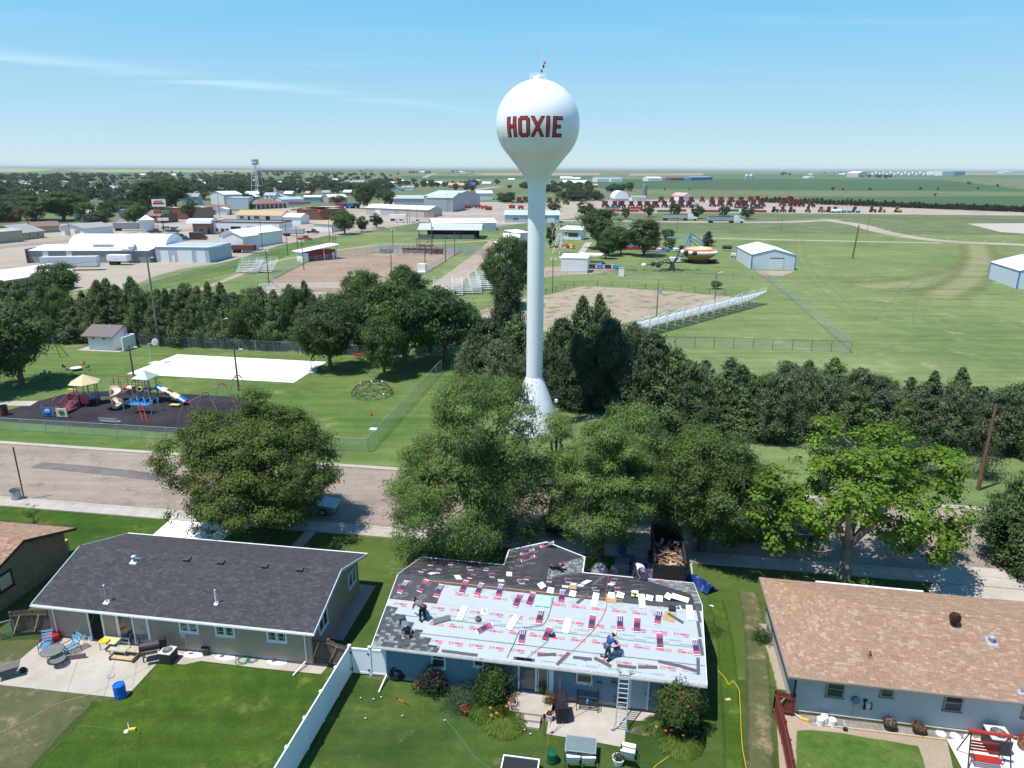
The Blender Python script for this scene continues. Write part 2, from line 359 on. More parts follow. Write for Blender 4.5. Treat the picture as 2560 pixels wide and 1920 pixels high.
g_lawn=ground_mat('lawn_grass',[(0.052,0.094,0.018),(0.088,0.128,0.028),(0.15,0.155,0.05)],(0.12,1.2,14.0),thr=0.05,bump=0.8)
g_vivid=ground_mat('watered_lawn',[(0.034,0.078,0.010),(0.072,0.122,0.014),(0.11,0.145,0.03)],(0.16,1.3,13.0),thr=0.02,bump=0.9,amp=1.3,stripe=(62,1.2,0.14))
g_deep=ground_mat('deep_green_lawn',[(0.038,0.076,0.014),(0.074,0.114,0.024),(0.125,0.14,0.045)],(0.25,1.6,16.0),thr=0.03,stripe=(-8,1.6,0.12),bump=0.9)
g_dry=ground_mat('dry_lawn',[(0.078,0.098,0.036),(0.125,0.120,0.060),(0.25,0.205,0.12)],(0.25,1.6,14.0),thr=-0.03,bump=0.9)
g_dirt=ground_mat('bare_dirt',[(0.30,0.235,0.17),(0.36,0.29,0.22)],(0.1,0.9,8.0),bump=0.4,amp=0.5)
g_arena=ground_mat('arena_sand',[(0.245,0.180,0.126),(0.315,0.238,0.172),(0.20,0.15,0.105)],(0.05,0.5,3.0),stripe=(20,0.7,0.14),bump=0.6,amp=0.7)
g_weedy=ground_mat('weedy_sand',[(0.30,0.24,0.175),(0.35,0.285,0.21),(0.13,0.165,0.065)],(0.05,0.5,4.0),patch=0.30,thr=-0.045,amp=0.6)
g_gravel=ground_mat('pale_gravel',[(0.315,0.265,0.21),(0.38,0.325,0.265),(0.25,0.22,0.185)],(0.02,0.12,3.0),patch=.03,amp=0.6)
g_street=ground_mat('old_chip_seal',[(0.262,0.208,0.168),(0.305,0.246,0.200),(0.205,0.168,0.142)],(0.08,0.7,12.0),stripe=(-8.6,1.2,0.10),patch=0.4,amp=0.6,bump=0.3,crack=0.33)
g_patch=ground_mat('dark_asphalt_wear',[(0.12,0.115,0.112),(0.20,0.175,0.155)],(0.3,1.5,12.0),amp=0.6,crack=1.2)
g_mulch=ground_mat('black_rubber_mulch',[(0.028,0.026,0.030),(0.045,0.042,0.046)],(0.3,3.0,14.0),bump=1.0)
g_track=ground_mat('flattened_grass',[(0.16,0.185,0.085),(0.15,0.175,0.075)],(0.1,0.9,6.0),amp=0.6)
g_wornf=ground_mat('tan_worn_grass',[(0.172,0.200,0.086),(0.225,0.222,0.115)],(0.06,0.5,5.0),stripe=(60,0.6,0.2),amp=0.5)
g_crop=ground_mat('row_crop',[(0.050,0.098,0.044),(0.066,0.112,0.050)],(0.004,0.03,0.4),stripe=(0,0.12,0.18),amp=0.5)
g_crop2=ground_mat('sorghum_crop',[(0.060,0.125,0.050),(0.082,0.140,0.060)],(0.003,0.03,0.4),amp=0.5)
g_fallow=ground_mat('fallow_field',[(0.27,0.20,0.145),(0.33,0.26,0.18)],(0.002,0.02,0.2),amp=0.4)
g_stubble=ground_mat('stubble_field',[(0.31,0.275,0.165),(0.25,0.25,0.14)],(0.002,0.02,0.2),amp=0.4)
g_gravelbed=ground_mat('mulch_and_stones',[(0.24,0.21,0.18),(0.34,0.31,0.28)],(1.5,6.0,25.0),amp=1.2,bump=1.0)
def R2(u,v):p=EX*u+EY*v; return(p.x,p.y)
sheet('ground',[(-45000,-3000),(45000,-3000),(45000,56000),(-45000,56000)],g_plain,0,px=False)
sheet('grass',[(-260,70),(-160,330),(150,330),(420,330),(420,60),(180,-60),(-180,-60)],g_field,1,px=False)
# far fields
for poly,m in(([(1480,453),(1530,447.5),(1920,446),(2350,449),(2480,463),(2560,474),(2700,480),(1920,476),(1500,471)],g_crop),([(1985,491.5),(2750,490),(2750,530),(2560,520),(2050,503)],g_crop),([(0,420),(150,423),(60,430),(-200,430)],g_stubble),([(1572,434),(1760,433),(1754,438),(1572,439)],g_fallow),([(1180,433),(1500,432),(1500,438),(1213,438)],g_fallow),([(1000,440),(1480,440),(1480,447),(1016,448)],g_crop),([(640,425),(1000,426),(1000,430),(640,430)],g_crop2),([(1760,435),(2560,438),(2560,443),(1760,444)],g_crop2),([(-300,434),(500,432),(600,438),(-300,443)],g_crop2),([(2250,433),(2900,434),(2900,437),(2250,436)],g_stubble),([(150,424),(620,425),(900,429),(250,430)],g_stubble),([(-200,446),(480,442),(900,444),(1000,450),(-200,455)],g_crop2)):
 sheet('crop_field',poly,m,1)
 # town streets and lots
sheet('gravel_lot',[(-250,590),(150,560),(420,540),(700,520),(1000,505),(1280,505),(1290,560),(1160,560),(1060,556),(1000,566),(880,586),(760,604),(640,640),(575,657),(470,672),(400,692),(330,722),(-60,735)],g_gravel,2,rag=1.0,soft=3.0)
sheet('gravel_yard',[(1380,507),(1540,499),(1920,499),(2060,507),(2300,520),(2650,530),(2650,540),(1920,533),(1540,533),(1480,541),(1280,562),(1150,560),(1060,545),(1100,525),(1230,510)],g_gravel,3,rag=1.0,soft=2.0)
sheet('verge',[(380,705),(470,676),(575,652),(700,612),(820,588),(850,596),(760,625),(640,668),(420,722),(330,732)],g_park,4,rag=1.0,soft=1.5)
sheet('verge',[(280,592),(400,571),(440,572),(440,566),(300,585)],g_park,4,rag=0.6,soft=0.5)
def road(name,pts,w,m,lv,soft=0.0,px=True):
 """a strip of even width along a line, smoothed; worn edges fade where soft"""
 K=[G(*p)for p in pts]if px else[Vector((p[0],p[1],0))for p in pts]; P=[]
 for i in range(len(K)-1):
  p0,p1,p2,p3=K[max(i-1,0)],K[i],K[i+1],K[min(i+2,len(K)-1)]
  for j in range(8):
   t=j/8; P.append(0.5*((2*p1)+(p2-p0)*t+(2*p0-5*p1+4*p2-p3)*t*t+(3*p1-p0-3*p2+p3)*t**3))
 P.append(K[-1]); z=0.004*lv; vs=[]; fd=[]; fs=[]
 for i,p in enumerate(P):
  d=(P[min(i+1,len(P)-1)]-P[max(i-1,0)]).normalized(); n=Vector((-d.y,d.x,0)); e=min(soft,w*0.48)if soft else 0.0
  for q,f in((w/2,0),(w/2-e,1),(-w/2+e,1),(-w/2,0)):vs.append(tuple(p+n*q)[:2]+(z,)); fd.append(f)
 for i in range(len(P)-1):
  for k in((0,1,2)if soft else()):fs.append((4*i+k,4*i+k+1,4*i+5+k,4*i+4+k))
  if not soft:fs.append((4*i,4*i+3,4*i+7,4*i+4))
 me=bpy.data.meshes.new(name); me.from_pydata(vs,[],fs)
 if soft:at=me.attributes.new('fade','FLOAT','POINT'); at.data.foreach_set('value',fd)
 me.materials.append(soft_mat(m,soft)if soft else m); me.update(); o=bpy.data.objects.new(name,me); C.objects.link(o); return tag(o,kind='structure')
road('gravel_road',[(1400,551),(1549,553),(1920,555.5),(2093,549)],11,g_gravel,4)
road('gravel_road',[(2050,549),(2140,561),(2200,578),(2300,596),(2400,605),(2560,612),(2800,622)],9,g_gravel,5)
road('gravel_road',[(1290,582),(1454,588),(1700,594),(1920,599),(2354,608)],4.5,g_gravel,6)
road('railway_verge',[(1500,540),(1920,540),(2300,545),(2800,556)],9,g_dry,4)
road('dirt_track',[(1248,598),(1225,622),(1185,655),(1140,690),(1100,725)],8.0,g_dirt,4,soft=1.2)
road('dirt_track',[(470,735),(560,702),(640,670),(700,651),(765,640)],3.0,g_dirt,5,soft=0.8)
road('dirt_track',[(765,640),(850,625),(960,612),(1060,610),(1150,606),(1240,600)],5.0,g_dirt,5,soft=1.5)
road('dirt_road',[(1010,505),(1100,487),(1180,475),(1250,466)],14,g_gravel,4)
road('dirt_road',[(1060,444),(1075,437),(1090,433)],18,g_gravel,4)
sheet('concrete_apron',[(2418,559),(2560,558),(2700,562),(2700,600),(2560,584),(2500,580)],m_conc,4)
road('worn_grass',[(2680,640),(2520,662),(2400,690),(2270,712),(2150,716)],24,g_wornf,6,soft=11.5)
road('worn_grass',[(2440,612),(2450,650),(2420,700),(2340,745)],16,g_wornf,8,soft=7.5)
road('town_street',[(-80,628),(130,606),(330,592),(480,574),(660,563)],9,g_street,5,soft=.6)
road('town_street',[(640,545),(780,536),(900,528),(1080,545),(1260,565)],9,g_street,6,soft=.6)
road('town_street',[(700,600),(860,575),(960,556),(1100,552)],6,g_dirt,4,soft=1.0)
sheet('dirt_apron',[(1880,676),(1990,678),(1960,690),(1900,688)],g_dirt,6,rag=0.8,soft=0.8)
for pts in([(1990,600),(1996,650),(2020,690),(2060,730),(2110,780)],[(2008,600),(2016,650),(2044,690),(2090,730),(2150,780),(2240,812)],[(2300,690),(2250,735),(2210,770),(2185,800)],[(2345,690),(2300,735),(2285,780),(2285,820)],[(2360,700),(2325,745),(2308,800)],[(2180,640),(2150,660),(2130,675)],[(2240,860),(2200,875),(2140,890)]):
 road('tyre_track',pts,0.7,g_track,7,soft=0.34)
 # arenas and pens
sheet('arena_floor',[(640,742),(678,700),(740,668),(842,632),(930,616),(1160,622),(1140,640),(1071,678),(1000,705),(860,742)],g_arena,5,rag=0.8,soft=0.7)
sheet('arena_floor',[(1160,790),(1290,745),(1362,738),(1459,714),(1560,720),(1700,730),(1851,744),(1700,780),(1523,818),(1362,830),(1200,830)],g_weedy,5,rag=1.2,soft=0.8)
sheet('paddock_floor',[(1285,700),(1365,668),(1535,660),(1545,675),(1480,686),(1390,690)],g_dirt,5,rag=0.8,soft=0.6)
sheet('footpath',[(1464,606),(1480,606),(1458,636),(1500,640),(1400,648),(1396,641),(1440,638)],m_conc,6)
sheet('dirt_patch',[(1450,1055),(1475,1034),(1510,1040),(1490,1052)],g_dirt,6,rag=0.3,soft=0.3)
# park
sheet('park_lawn',[(-150,1046),(-150,930),(60,850),(160,852),(1104,905),(1180,912),(1140,1000),(1010,1180),(850,1163),(-150,1108)],g_park,3)
sheet('basketball_court',[(317,935),(443,886),(816,905),(734,957)],m_concw,6)
mb=MB(); a_,b_,c_,d_=[G(*p)for p in((317,935),(443,886),(816,905),(734,957))]
for k in range(1,6):mb.tube(a_.lerp(d_,k/6)+EZ*.026,b_.lerp(c_,k/6)+EZ*.026,.012,n=4)
for k in range(1,3):mb.tube(a_.lerp(b_,k/3)+EZ*.026,d_.lerp(c_,k/3)+EZ*.026,.012,n=4)
tag(mb.build('slab_joint',mat('joint_grey',(.35,.34,.32))),kind='structure')
sheet('court_footing',[(369,908),(388,903),(430,905),(400,911)],m_concw,5); sheet('court_footing',[(770,932),(775,926),(795,924),(786,932)],m_concw,5)
sheet('rubber_mulch',[(-60,1042),(0,1032),(95,1003),(187,979),(300,978),(443,984),(605,993),(660,1010),(640,1095),(451,1083),(246,1071),(-60,1049)],g_mulch,5)
sheet('footpath',[(-60,1003),(95,1003),(75,1015),(-60,1014)],m_conc,6)
sheet('marker_slab',[(922,1074),(928,1069),(944,1070),(940,1076)],m_concw,6)
# the street
KF=G(0,1110); KN=G(0,1243); RD=math.radians(-8.6); rdx=Vector((math.cos(RD),math.sin(RD),0)); rdy=Vector((-math.sin(RD),math.cos(RD),0))
KN=KF-rdy*11.1
def strip(name,o,a,b,w0,w1,m,lv):return sheet(name,[tuple((o+rdx*u+rdy*w)[:2])for u,w in((a,w0),(b,w0),(b,w1),(a,w1))],m,lv,px=False)
strip('street',KN,-90,190,0,11.1,g_street,5)
road('asphalt_wear',[(90,1163),(200,1172),(330,1186),(440,1200),(560,1216)],2.4,g_patch,6,soft=1.1)
def kerb(name,o,w0,w1,h,m):
 mb=MB(); M=frame(o,RD); mb.box((45,(w0+w1)/2,h/2),(260,abs(w1-w0),h),M=M)
 return tag(mb.build(name,m),kind='structure')
kerb('kerb',KF,-0.05,0.55,0.12,m_conc); kerb('kerb',KN,-0.25,0.0,0.12,m_conc)
sw=kerb('pavement',KN,-1.55,-0.255,0.10,m_conc)
# paving joints
mb=MB(); M=frame(KN,RD)
for k in range(-50,110):mb.box((k*1.5,-0.9,0.1015),(0.025,1.28,0.003),M=M)
o=mb.build('paving_joint',mat('joint_dirt',(0.16,0.14,0.12)),sw); o['kind']='stuff'
# yards
sheet('front_lawn',[tuple((KN+rdx*u+rdy*w)[:2])for u,w in((-60,-1.6),(150,-1.6),(150,-40),(-60,-40))],g_lawn,2,px=False)
sheet('front_lawn',[(-90,1270),(20,1255),(60,1247),(420,1275),(436,1290),(385,1333),(150,1420),(-90,1400)],g_vivid,3,rag=0.2)
sheet('driveway',[(340,1380),(382,1338),(436,1291),(612,1300),(556,1352),(520,1400)],m_concw,9)
sheet('driveway',[(-90,1262),(-90,1242),(45,1252),(20,1262),(-90,1290)],m_conc,9)
sheet('footpath',[(722,1372),(752,1374),(800,1319),(776,1315)],m_conc,5)
sheet('side_walk_slab',[(899,1461),(940,1465),(858,1602),(822,1596)],m_conc,5)
sheet('driveway',[(1540,1470),(1560,1308),(1725,1322),(1735,1480)],m_conc,9)
sheet('driveway',[(2310,1500),(2357,1412),(2700,1440),(2700,1540)],m_conc,9)
sheet('back_lawn',[(-200,1640),(60,1570),(880,1640),(1000,1660),(1480,1700),(1900,1700),(1985,1740),(2560,1840),(2900,2300),(-500,2300)],g_deep,3)
sheet('dry_lawn',[(-300,1600),(116,1594),(60,1660),(100,1700),(312,1748),(235,1760),(85,1925),(0,2050),(-300,2050)],g_dry,4,rag=0.3,soft=0.5)
sheet('back_lawn',[(245,1752),(312,1745),(395,1655),(503,1650),(640,1668),(802,1684),(880,1690),(760,1920),(690,2050),(0,2050),(85,1925)],g_vivid,5,rag=0.25,soft=0.3)
sheet('patio',[(-120,1700),(50,1650),(118,1592),(150,1568),(800,1640),(822,1664),(802,1686),(640,1670),(503,1653),(460,1662),(395,1657),(312,1747),(0,1713),(-120,1702)],m_conc,7)
road('vivid_strip',[(1790,1500),(1812,1600),(1826,1750),(1835,1900),(1840,2100)],1.6,g_vivid,5,soft=0.7)
road('dry_strip',[(1868,1480),(1885,1560),(1895,1700),(1900,1850),(1905,2100)],2.0,g_dry,6,soft=0.8)
road('bare_soil',[(1905,1560),(1935,1650),(1955,1725)],0.9,g_dirt,8,soft=0.4)
sheet('bare_soil',[(1560,1835),(1625,1790),(1660,1800),(1690,1850),(1650,1860)],g_dry,7,rag=0.3,soft=0.4)
sheet('bare_soil',[(905,1688),(972,1690),(968,1706),(915,1700)],g_dry,7,rag=0.2,soft=0.2)
sheet('patio',[(1366,1836),(1372,1800),(1395,1762),(1440,1740),(1660,1776),(1643,1786),(1618,1804),(1566,1801),(1560,1870),(1500,1858)],m_conc,7)
sheet('yard_lawn',[(1985,1822),(2100,1826),(2240,1850),(2300,1862),(2390,2100),(1975,2100)],ground_mat('patchy_lawn',[(0.050,0.118,0.016),(0.105,0.150,0.035),(0.28,0.23,0.14)],(0.5,2.0,16.0),thr=0.05),6,rag=0.3,soft=0.4)
sheet('bare_soil',[(1940,1780),(2020,1790),(2120,1815),(2367,1849),(2420,2100),(1960,2100)],g_dirt,5)
sheet('gravel_bed',[(1990,1770),(2560,1836),(2700,1850),(2700,1868),(2367,1849),(2030,1812),(2010,1800)],g_gravelbed,7,rag=0.15)
sheet('white_paving',[(2367,1850),(2404,1920),(2480,2100),(2800,2100),(2800,1870),(2480,1846)],m_concw,8)
def build_haze():
 hm=bpy.data.materials.new('air'); hm.use_nodes=True; nt=hm.node_tree; nt.nodes.remove(nt.nodes['Principled BSDF'])
 v=nt.nodes.new('ShaderNodeVolumePrincipled'); v.inputs['Color'].default_value=(0.93,0.97,1.0,1); v.inputs['Density'].default_value=HAZE; v.inputs['Anisotropy'].default_value=0.2
 nt.links.new(v.outputs[0],nt.nodes['Material Output'].inputs['Volume'])
 mb=MB(); mb.box((0,26500,24.5),(91000,60000,51)); o=mb.build('haze',hm); o['kind']='stuff'
HAZE=0.00005
build_haze()
# ================================================================ TREES
def leaf_mesh(name,P,Nrm,size,asp,cols,material,up=None):
 """P (n,3) leaf centres, Nrm (n,3) facing, size (n,), one quad per leaf"""
 n=len(P); rs=np.random.RandomState(len(P)%9973+5)
 Nrm=Nrm/(np.linalg.norm(Nrm,axis=1,keepdims=True)+1e-9)
 t=rs.normal(size=(n,3))if up is None else up+rs.normal(size=(n,3))*0.25
 a=np.cross(Nrm,t); a/=(np.linalg.norm(a,axis=1,keepdims=True)+1e-9); b=np.cross(a,Nrm)
 s=size[:,None]; a=a*s*asp*0.5; b=b*s*0.5
 V=np.stack([P-b,P+a*0.9-b*0.1,P+b,P-a*0.9-b*0.1],axis=1).reshape(-1,3).astype(np.float32)
 me=bpy.data.meshes.new(name); me.vertices.add(4*n); me.vertices.foreach_set('co',V.ravel())
 me.loops.add(4*n); me.loops.foreach_set('vertex_index',np.arange(4*n,dtype=np.int32)); me.polygons.add(n)
 me.polygons.foreach_set('loop_start',np.arange(0,4*n,4,dtype=np.int32)); me.polygons.foreach_set('loop_total',np.full(n,4,dtype=np.int32))
 at=me.attributes.new('col','FLOAT_COLOR','FACE'); cc=np.ones((n,4),dtype=np.float32); cc[:,:3]=cols; at.data.foreach_set('color',cc.ravel())
 me.materials.append(material); me.update(); me.validate(); return me
def leafcols(n,base,rs,var=0.25,hue=0.12,clump=None):
 c=np.array(base)[None,:]*(1+rs.uniform(-var,var,size=(n,1)))
 c=c*(1+rs.uniform(-hue,hue,size=(n,3))*np.array([1.0,0.4,0.8]))
 if clump is not None:c=c*clump[:,None]
 return np.clip(c,0.003,1)
def limb_mesh(name,segs,material,n=6):
 mb=MB()
 for p,q,r,r2 in segs:mb.tube(p,q,r,r2,n=n,caps=False)
 me=mb.mesh(name,material,smooth=True); return me
def broad_tree(name,seed,H,R,bottom,nclump,per,leaf,base,asp=0.6,mat_=None,clr=0.9,up_bias=0.5,flat=1.0,gap=0.0,elong=False,bark=None,shell=0.75,trunk_r=0.3,lobes=None,col_var=0.25,droop=0.0,top=0.5):
 """trunk with limbs running out to leaf clumps that fill an uneven crown"""
 rs=np.random.RandomState(seed); cl=[]; mid=(H+bottom)/2; hz=(H-bottom)/2
 bumps=rs.normal(size=(7,3)); bumps/=np.linalg.norm(bumps,axis=1,keepdims=True); amp=rs.uniform(-0.22,0.22,7)
 lobes=lobes or[(0,0,0,1.0)]
 tries=0
 while len(cl)<nclump and tries<nclump*60:
  tries+=1; lx,ly,lz,ls=lobes[rs.randint(len(lobes))]
  d=rs.normal(size=3); d/=np.linalg.norm(d); rr=rs.uniform(0.15,1.0)**0.45
  k=1+(amp*np.clip((bumps@d),0,1)**3*3).sum()
  k=np.clip(k,0.65,1.3)
  w=1.0 if d[2]>0 else(1.0+0.25*d[2])
  p=np.array([d[0]*R*rr*k*ls*w+lx,d[1]*R*rr*k*ls*w+ly,mid+lz+d[2]*hz*rr*k*ls*flat])
  if p[2]>H*1.05 or p[2]<bottom*0.75:continue
  if rr<shell and rs.rand()<0.7:continue
  cl.append(p)
 cl=np.array(cl); n=len(cl); cr=clr*rs.uniform(0.65,1.3,n)
 P=[]; Nn=[]; S=[]; K=[]
 cen=np.array([0,0,mid-hz*0.3])
 for i in range(n):
  m=int(per*(cr[i]/clr)**2); d=rs.normal(size=(m,3)); d/=np.linalg.norm(d,axis=1,keepdims=True)
  out=cl[i]-cen; out=out/(np.linalg.norm(out)+1e-6)
  d[:,2]=np.abs(d[:,2])*np.where(rs.rand(m)<0.82,1,-1); sel=(d@out)+rs.uniform(-0.9,0.5,m)>-0.35; d=d[sel]; m=len(d)
  rad=cr[i]*rs.uniform(0.45,1.12,(m,1))*(1+0.25*rs.normal(size=(m,1)))
  q=cl[i]+d*rad*np.array([1.15,1.15,0.72])
  if droop:q[:,2]-=droop*rs.rand(m)**2*cr[i]
  P.append(q); Nn.append(d*1.25+out*0.3+np.array([0,0,up_bias])+rs.normal(size=(m,3))*0.42)
  S.append(leaf*rs.uniform(0.65,1.35,m)); K.append(np.full(m,rs.uniform(0.75,1.28)))
 P=np.concatenate(P); Nn=np.concatenate(Nn); S=np.concatenate(S); K=np.concatenate(K)
 up=None
 if elong:up=(P-cen)/(np.linalg.norm(P-cen,axis=1,keepdims=True)+1e-6)+np.array([0,0,0.6])
 crown=leaf_mesh(name+'_crown',P,Nn,S,asp,leafcols(len(P),base,rs,col_var,clump=K),mat_ or m_leaf,up)
 segs=[]; fork=Vector((rs.uniform(-.1,.1),rs.uniform(-.1,.1),max(bottom*0.9,H*0.18)))
 segs.append((Vector((0,0,-0.15)),fork,trunk_r*1.25,trunk_r*0.9))
 nl=6; ang0=rs.uniform(0,6.28); mains=[]
 for k in range(nl):
  a=ang0+k*6.283/nl; e=Vector((math.cos(a)*R*0.38,math.sin(a)*R*0.38,fork.z+(H-fork.z)*rs.uniform(0.35,0.6)))
  m1=fork.lerp(e,0.5)+Vector((0,0,-0.3)); segs+=[(fork,m1,trunk_r*0.62,trunk_r*0.5),(m1,e,trunk_r*0.5,trunk_r*0.32)]; mains+=[m1,e]
 tp=Vector((0,0,H*0.72)); segs.append((fork,tp,trunk_r*0.6,trunk_r*0.25)); mains.append(tp)
 for p in cl[::max(1,n//60)]:
  v=Vector(p); b=min(mains,key=lambda q:(q-v).length); mdl=b.lerp(v,0.5)+Vector((0,0,0.15)); segs+=[(b,mdl,trunk_r*0.15,trunk_r*0.08),(mdl,v,trunk_r*0.08,0.015)]
 return crown,limb_mesh(name+'_limbs',segs,bark or m_bark)
def conifer(name,seed,H,R,nb,per,leaf,base,ragged=0.25,bottom=0.3,conic=0.75,mat_=None,asp=0.45,lean=0.0):
 """cedar / juniper: sprays of needles along upswept boughs round a tapering stem"""
 rs=np.random.RandomState(seed); P=[]; Nn=[]; S=[]; K=[]; segs=[(Vector((0,0,-.1)),Vector((lean*H,0,H*0.96)),0.022*H,0.01)]
 for i in range(nb):
  t=(i+rs.rand())/nb; z=bottom+(H-bottom)*t**0.9
  prof=(1-((z-bottom)/(H-bottom))**1.25)**conic; prof=min(1,prof*1.05)*(0.55+0.45*min(1,(z-bottom)/(0.14*H)+0.4))
  rr=R*prof*(1+rs.uniform(-ragged,ragged*1.2))+0.12; a=i*2.39996+rs.uniform(-.3,.3)
  L=rr; dirv=np.array([math.cos(a),math.sin(a),rs.uniform(0.15,0.75)])
  o=np.array([lean*z,0,z-0.25*L]); m=max(6,int(per*(0.35+L/R)))
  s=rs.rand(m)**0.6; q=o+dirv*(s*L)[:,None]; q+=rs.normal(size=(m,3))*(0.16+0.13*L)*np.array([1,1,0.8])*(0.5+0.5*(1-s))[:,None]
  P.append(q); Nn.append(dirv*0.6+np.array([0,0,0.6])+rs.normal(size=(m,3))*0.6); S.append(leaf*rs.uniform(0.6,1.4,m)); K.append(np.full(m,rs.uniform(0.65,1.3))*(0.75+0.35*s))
  if i%5==0:segs.append((Vector(o),Vector(o+dirv*L*0.9),0.03,0.01))
 P=np.concatenate(P); Nn=np.concatenate(Nn); S=np.concatenate(S); K=np.concatenate(K)
 up=np.repeat(np.array([[0,0,1.0]]),len(P),0)
 return leaf_mesh(name+'_crown',P,Nn,S,asp,leafcols(len(P),base,rs,0.28,clump=K),mat_ or m_needle,up+(P-np.array([0,0,H*.4]))*0.25),limb_mesh(name+'_limbs',segs,m_bark,5)
PROTO={}
def proto(key,pair):PROTO[key]=pair
DG=(0.070,0.112,0.030); MG=(0.080,0.132,0.030); CG=(0.090,0.136,0.048); CB=(0.112,0.142,0.062)
for k in range(4):proto('oak%d'%k,broad_tree('oak%d'%k,20+k,8.0,3.6,1.7,120,190,0.36,(DG,MG,DG,(0.05,0.10,0.025))[k],clr=1.0,lobes=[(0,0,0,1),(1.2,0.4,0.5,.75),(-1.3,-.3,-.4,.7)]if k%2 else None))
for k in range(3):proto('cedar%d'%k,conifer('cedar%d'%k,40+k,8.0,2.0+0.35*k,260,90,0.30,(CG,(0.102,0.152,0.048),CB)[k],ragged=0.6,conic=(0.95,0.7,0.5)[k]))
proto('cedar3',conifer('cedar3',47,8.0,1.7,150,55,0.26,(0.090,0.115,0.060),ragged=0.8,conic=0.8))
proto('cedar4',conifer('cedar4',49,8.0,2.9,330,110,0.32,(0.056,0.084,0.034),ragged=0.35,conic=0.55))
for k in range(4):proto('far%d'%k,broad_tree('far%d'%k,60+k,8.0,4.0,0.9,60,48,0.9,((0.056,0.090,0.030),(0.062,0.104,0.030),(0.052,0.078,0.032),(0.072,0.115,0.034))[k],clr=1.25,trunk_r=0.25))
for k in range(2):proto('farcedar%d'%k,conifer('farcedar%d'%k,80+k,6.0,1.9,70,16,0.7,((0.035,0.058,0.028),(0.042,0.066,0.028))[k],ragged=0.3,conic=0.6))
def tree(key,name,label,base,H=None,R=None,rz=None,group=None,cat='tree'):
 cr,tr=PROTO[key]; bz=max(v.co.z for v in tr.vertices)if False else None
 h0,r0=SIZES[key]
 o=thing(name,label,cat,base,rnd.uniform(0,6.28)if rz is None else rz,group)
 sz=(H or h0)/h0; sr=(R or r0*sz)/r0; o.scale=(sr,sr,sz)
 place('trunk',tr,o); place('crown',cr,o); return o
SIZES={}
for k,(cr,tr)in PROTO.items():
 co=np.empty(len(cr.vertices)*3,dtype=np.float32); cr.vertices.foreach_get('co',co); co=co.reshape(-1,3)
 SIZES[k]=(float(np.percentile(co[:,2],99.7)),float(np.percentile(np.hypot(co[:,0],co[:,1]),97)))
LM=[]
GROUPED=[]
def autolabel(items,look,noun,prep='near'):
 """items: objects; names each by its nearest landmark and its place in the row there"""
 bins={}
 for o in items:
  p=o.location; best=min(LM,key=lambda t:(abs(PX(t[1])[0]-PX(p)[0])+1.5*abs(PX(t[1])[1]-PX(p)[1])))
  bins.setdefault(best[0],[]).append(o)
 for lmk,os_ in bins.items():
  while len(lmk.split())>8:lmk=' '.join(lmk.split()[:8])
  while lmk.split()[-1]in('the','of','with','in','left','right','and','a','to','on','at','by'):lmk=' '.join(lmk.split()[:-1])
  os_.sort(key=lambda o:PX(o.location)[0])
  for i,o in enumerate(os_):
   if len(os_)==1:o['label']='%s %s %s %s'%(look,noun,prep,lmk)
   else:o['label']='%s %s %s %s, %s from left'%(look,noun,prep,lmk,ordw(i+1))
   # ---- the big street trees
def big(name,label,px,base,pair,rz=0.0,cat='tree',fit=None):
 if fit:
  co=np.empty(len(pair[0].vertices)*3,dtype=np.float32); pair[0].vertices.foreach_get('co',co); co=co.reshape(-1,3); f=(fit[0]/np.percentile(np.hypot(co[:,0],co[:,1]),96),fit[1]/np.percentile(co[:,2],99.8))
  for me in pair:
   c=np.empty(len(me.vertices)*3,dtype=np.float32); me.vertices.foreach_get('co',c); c=c.reshape(-1,3)*np.array([f[0],f[0],f[1]],dtype=np.float32); me.vertices.foreach_set('co',c.ravel())
 o=thing(name,label,cat,base,rz); place('trunk',pair[1],o); place('crown',pair[0],o); return o
big('elm_tree','large round dark green tree on the front lawn behind the charcoal roofed house',0,(-20.0,51.5,0),broad_tree('elm_near',3,11.6,6.2,1.5,430,460,0.22,(0.105,0.145,0.030),clr=0.9,trunk_r=0.42,shell=0.7,lobes=[(0,0,0,1),(-1.5,-1,-0.6,.9),(1.2,1.0,-0.3,.85)]),fit=(6.1,11.2))
WG=(0.150,0.232,0.058)
big('willow_tree','tall feathery light green willow between street and shingling roof, left of its smaller neighbour',0,(-2.9,48.2,0),broad_tree('willow_a',5,14.2,6.0,2.2,460,430,0.26,WG,asp=0.28,clr=0.86,elong=True,trunk_r=0.45,shell=0.66,droop=0.5,lobes=[(0.3,0,1.4,.72),(-2.2,-1,-2.6,.82),(2.6,.5,-3.6,.62),(-.9,0,-3,.9)]),fit=(6.3,13.8))
big('willow_tree','smaller feathery light green willow right of the water tower foot, beside the driveway',0,(6.6,47.2,0),broad_tree('willow_b',6,10.8,3.7,1.7,290,380,0.25,WG,asp=0.28,clr=0.70,elong=True,trunk_r=0.3,shell=0.66,droop=0.5,lobes=[(0,0,.8,.8),(-.8,0,-1.5,.8),(1.2,0.3,-0.5,.8)]),fit=(3.9,11.0))
big('willow_tree','narrow pale green willow top rising behind the broad dark tree by the trailer',0,(9.9,53.0,0),broad_tree('willow_c',8,11.2,2.5,3.0,120,300,0.26,WG,asp=0.30,clr=0.8,elong=True,trunk_r=0.2,shell=0.6,droop=0.4))
big('willow_tree','slim light green willow in front of the water tower foot',0,(3.9,58.0,0),broad_tree('willow_d',9,8.6,1.5,2.0,50,260,0.26,WG,asp=0.30,clr=0.7,elong=True,trunk_r=0.16,shell=0.5,droop=0.4))
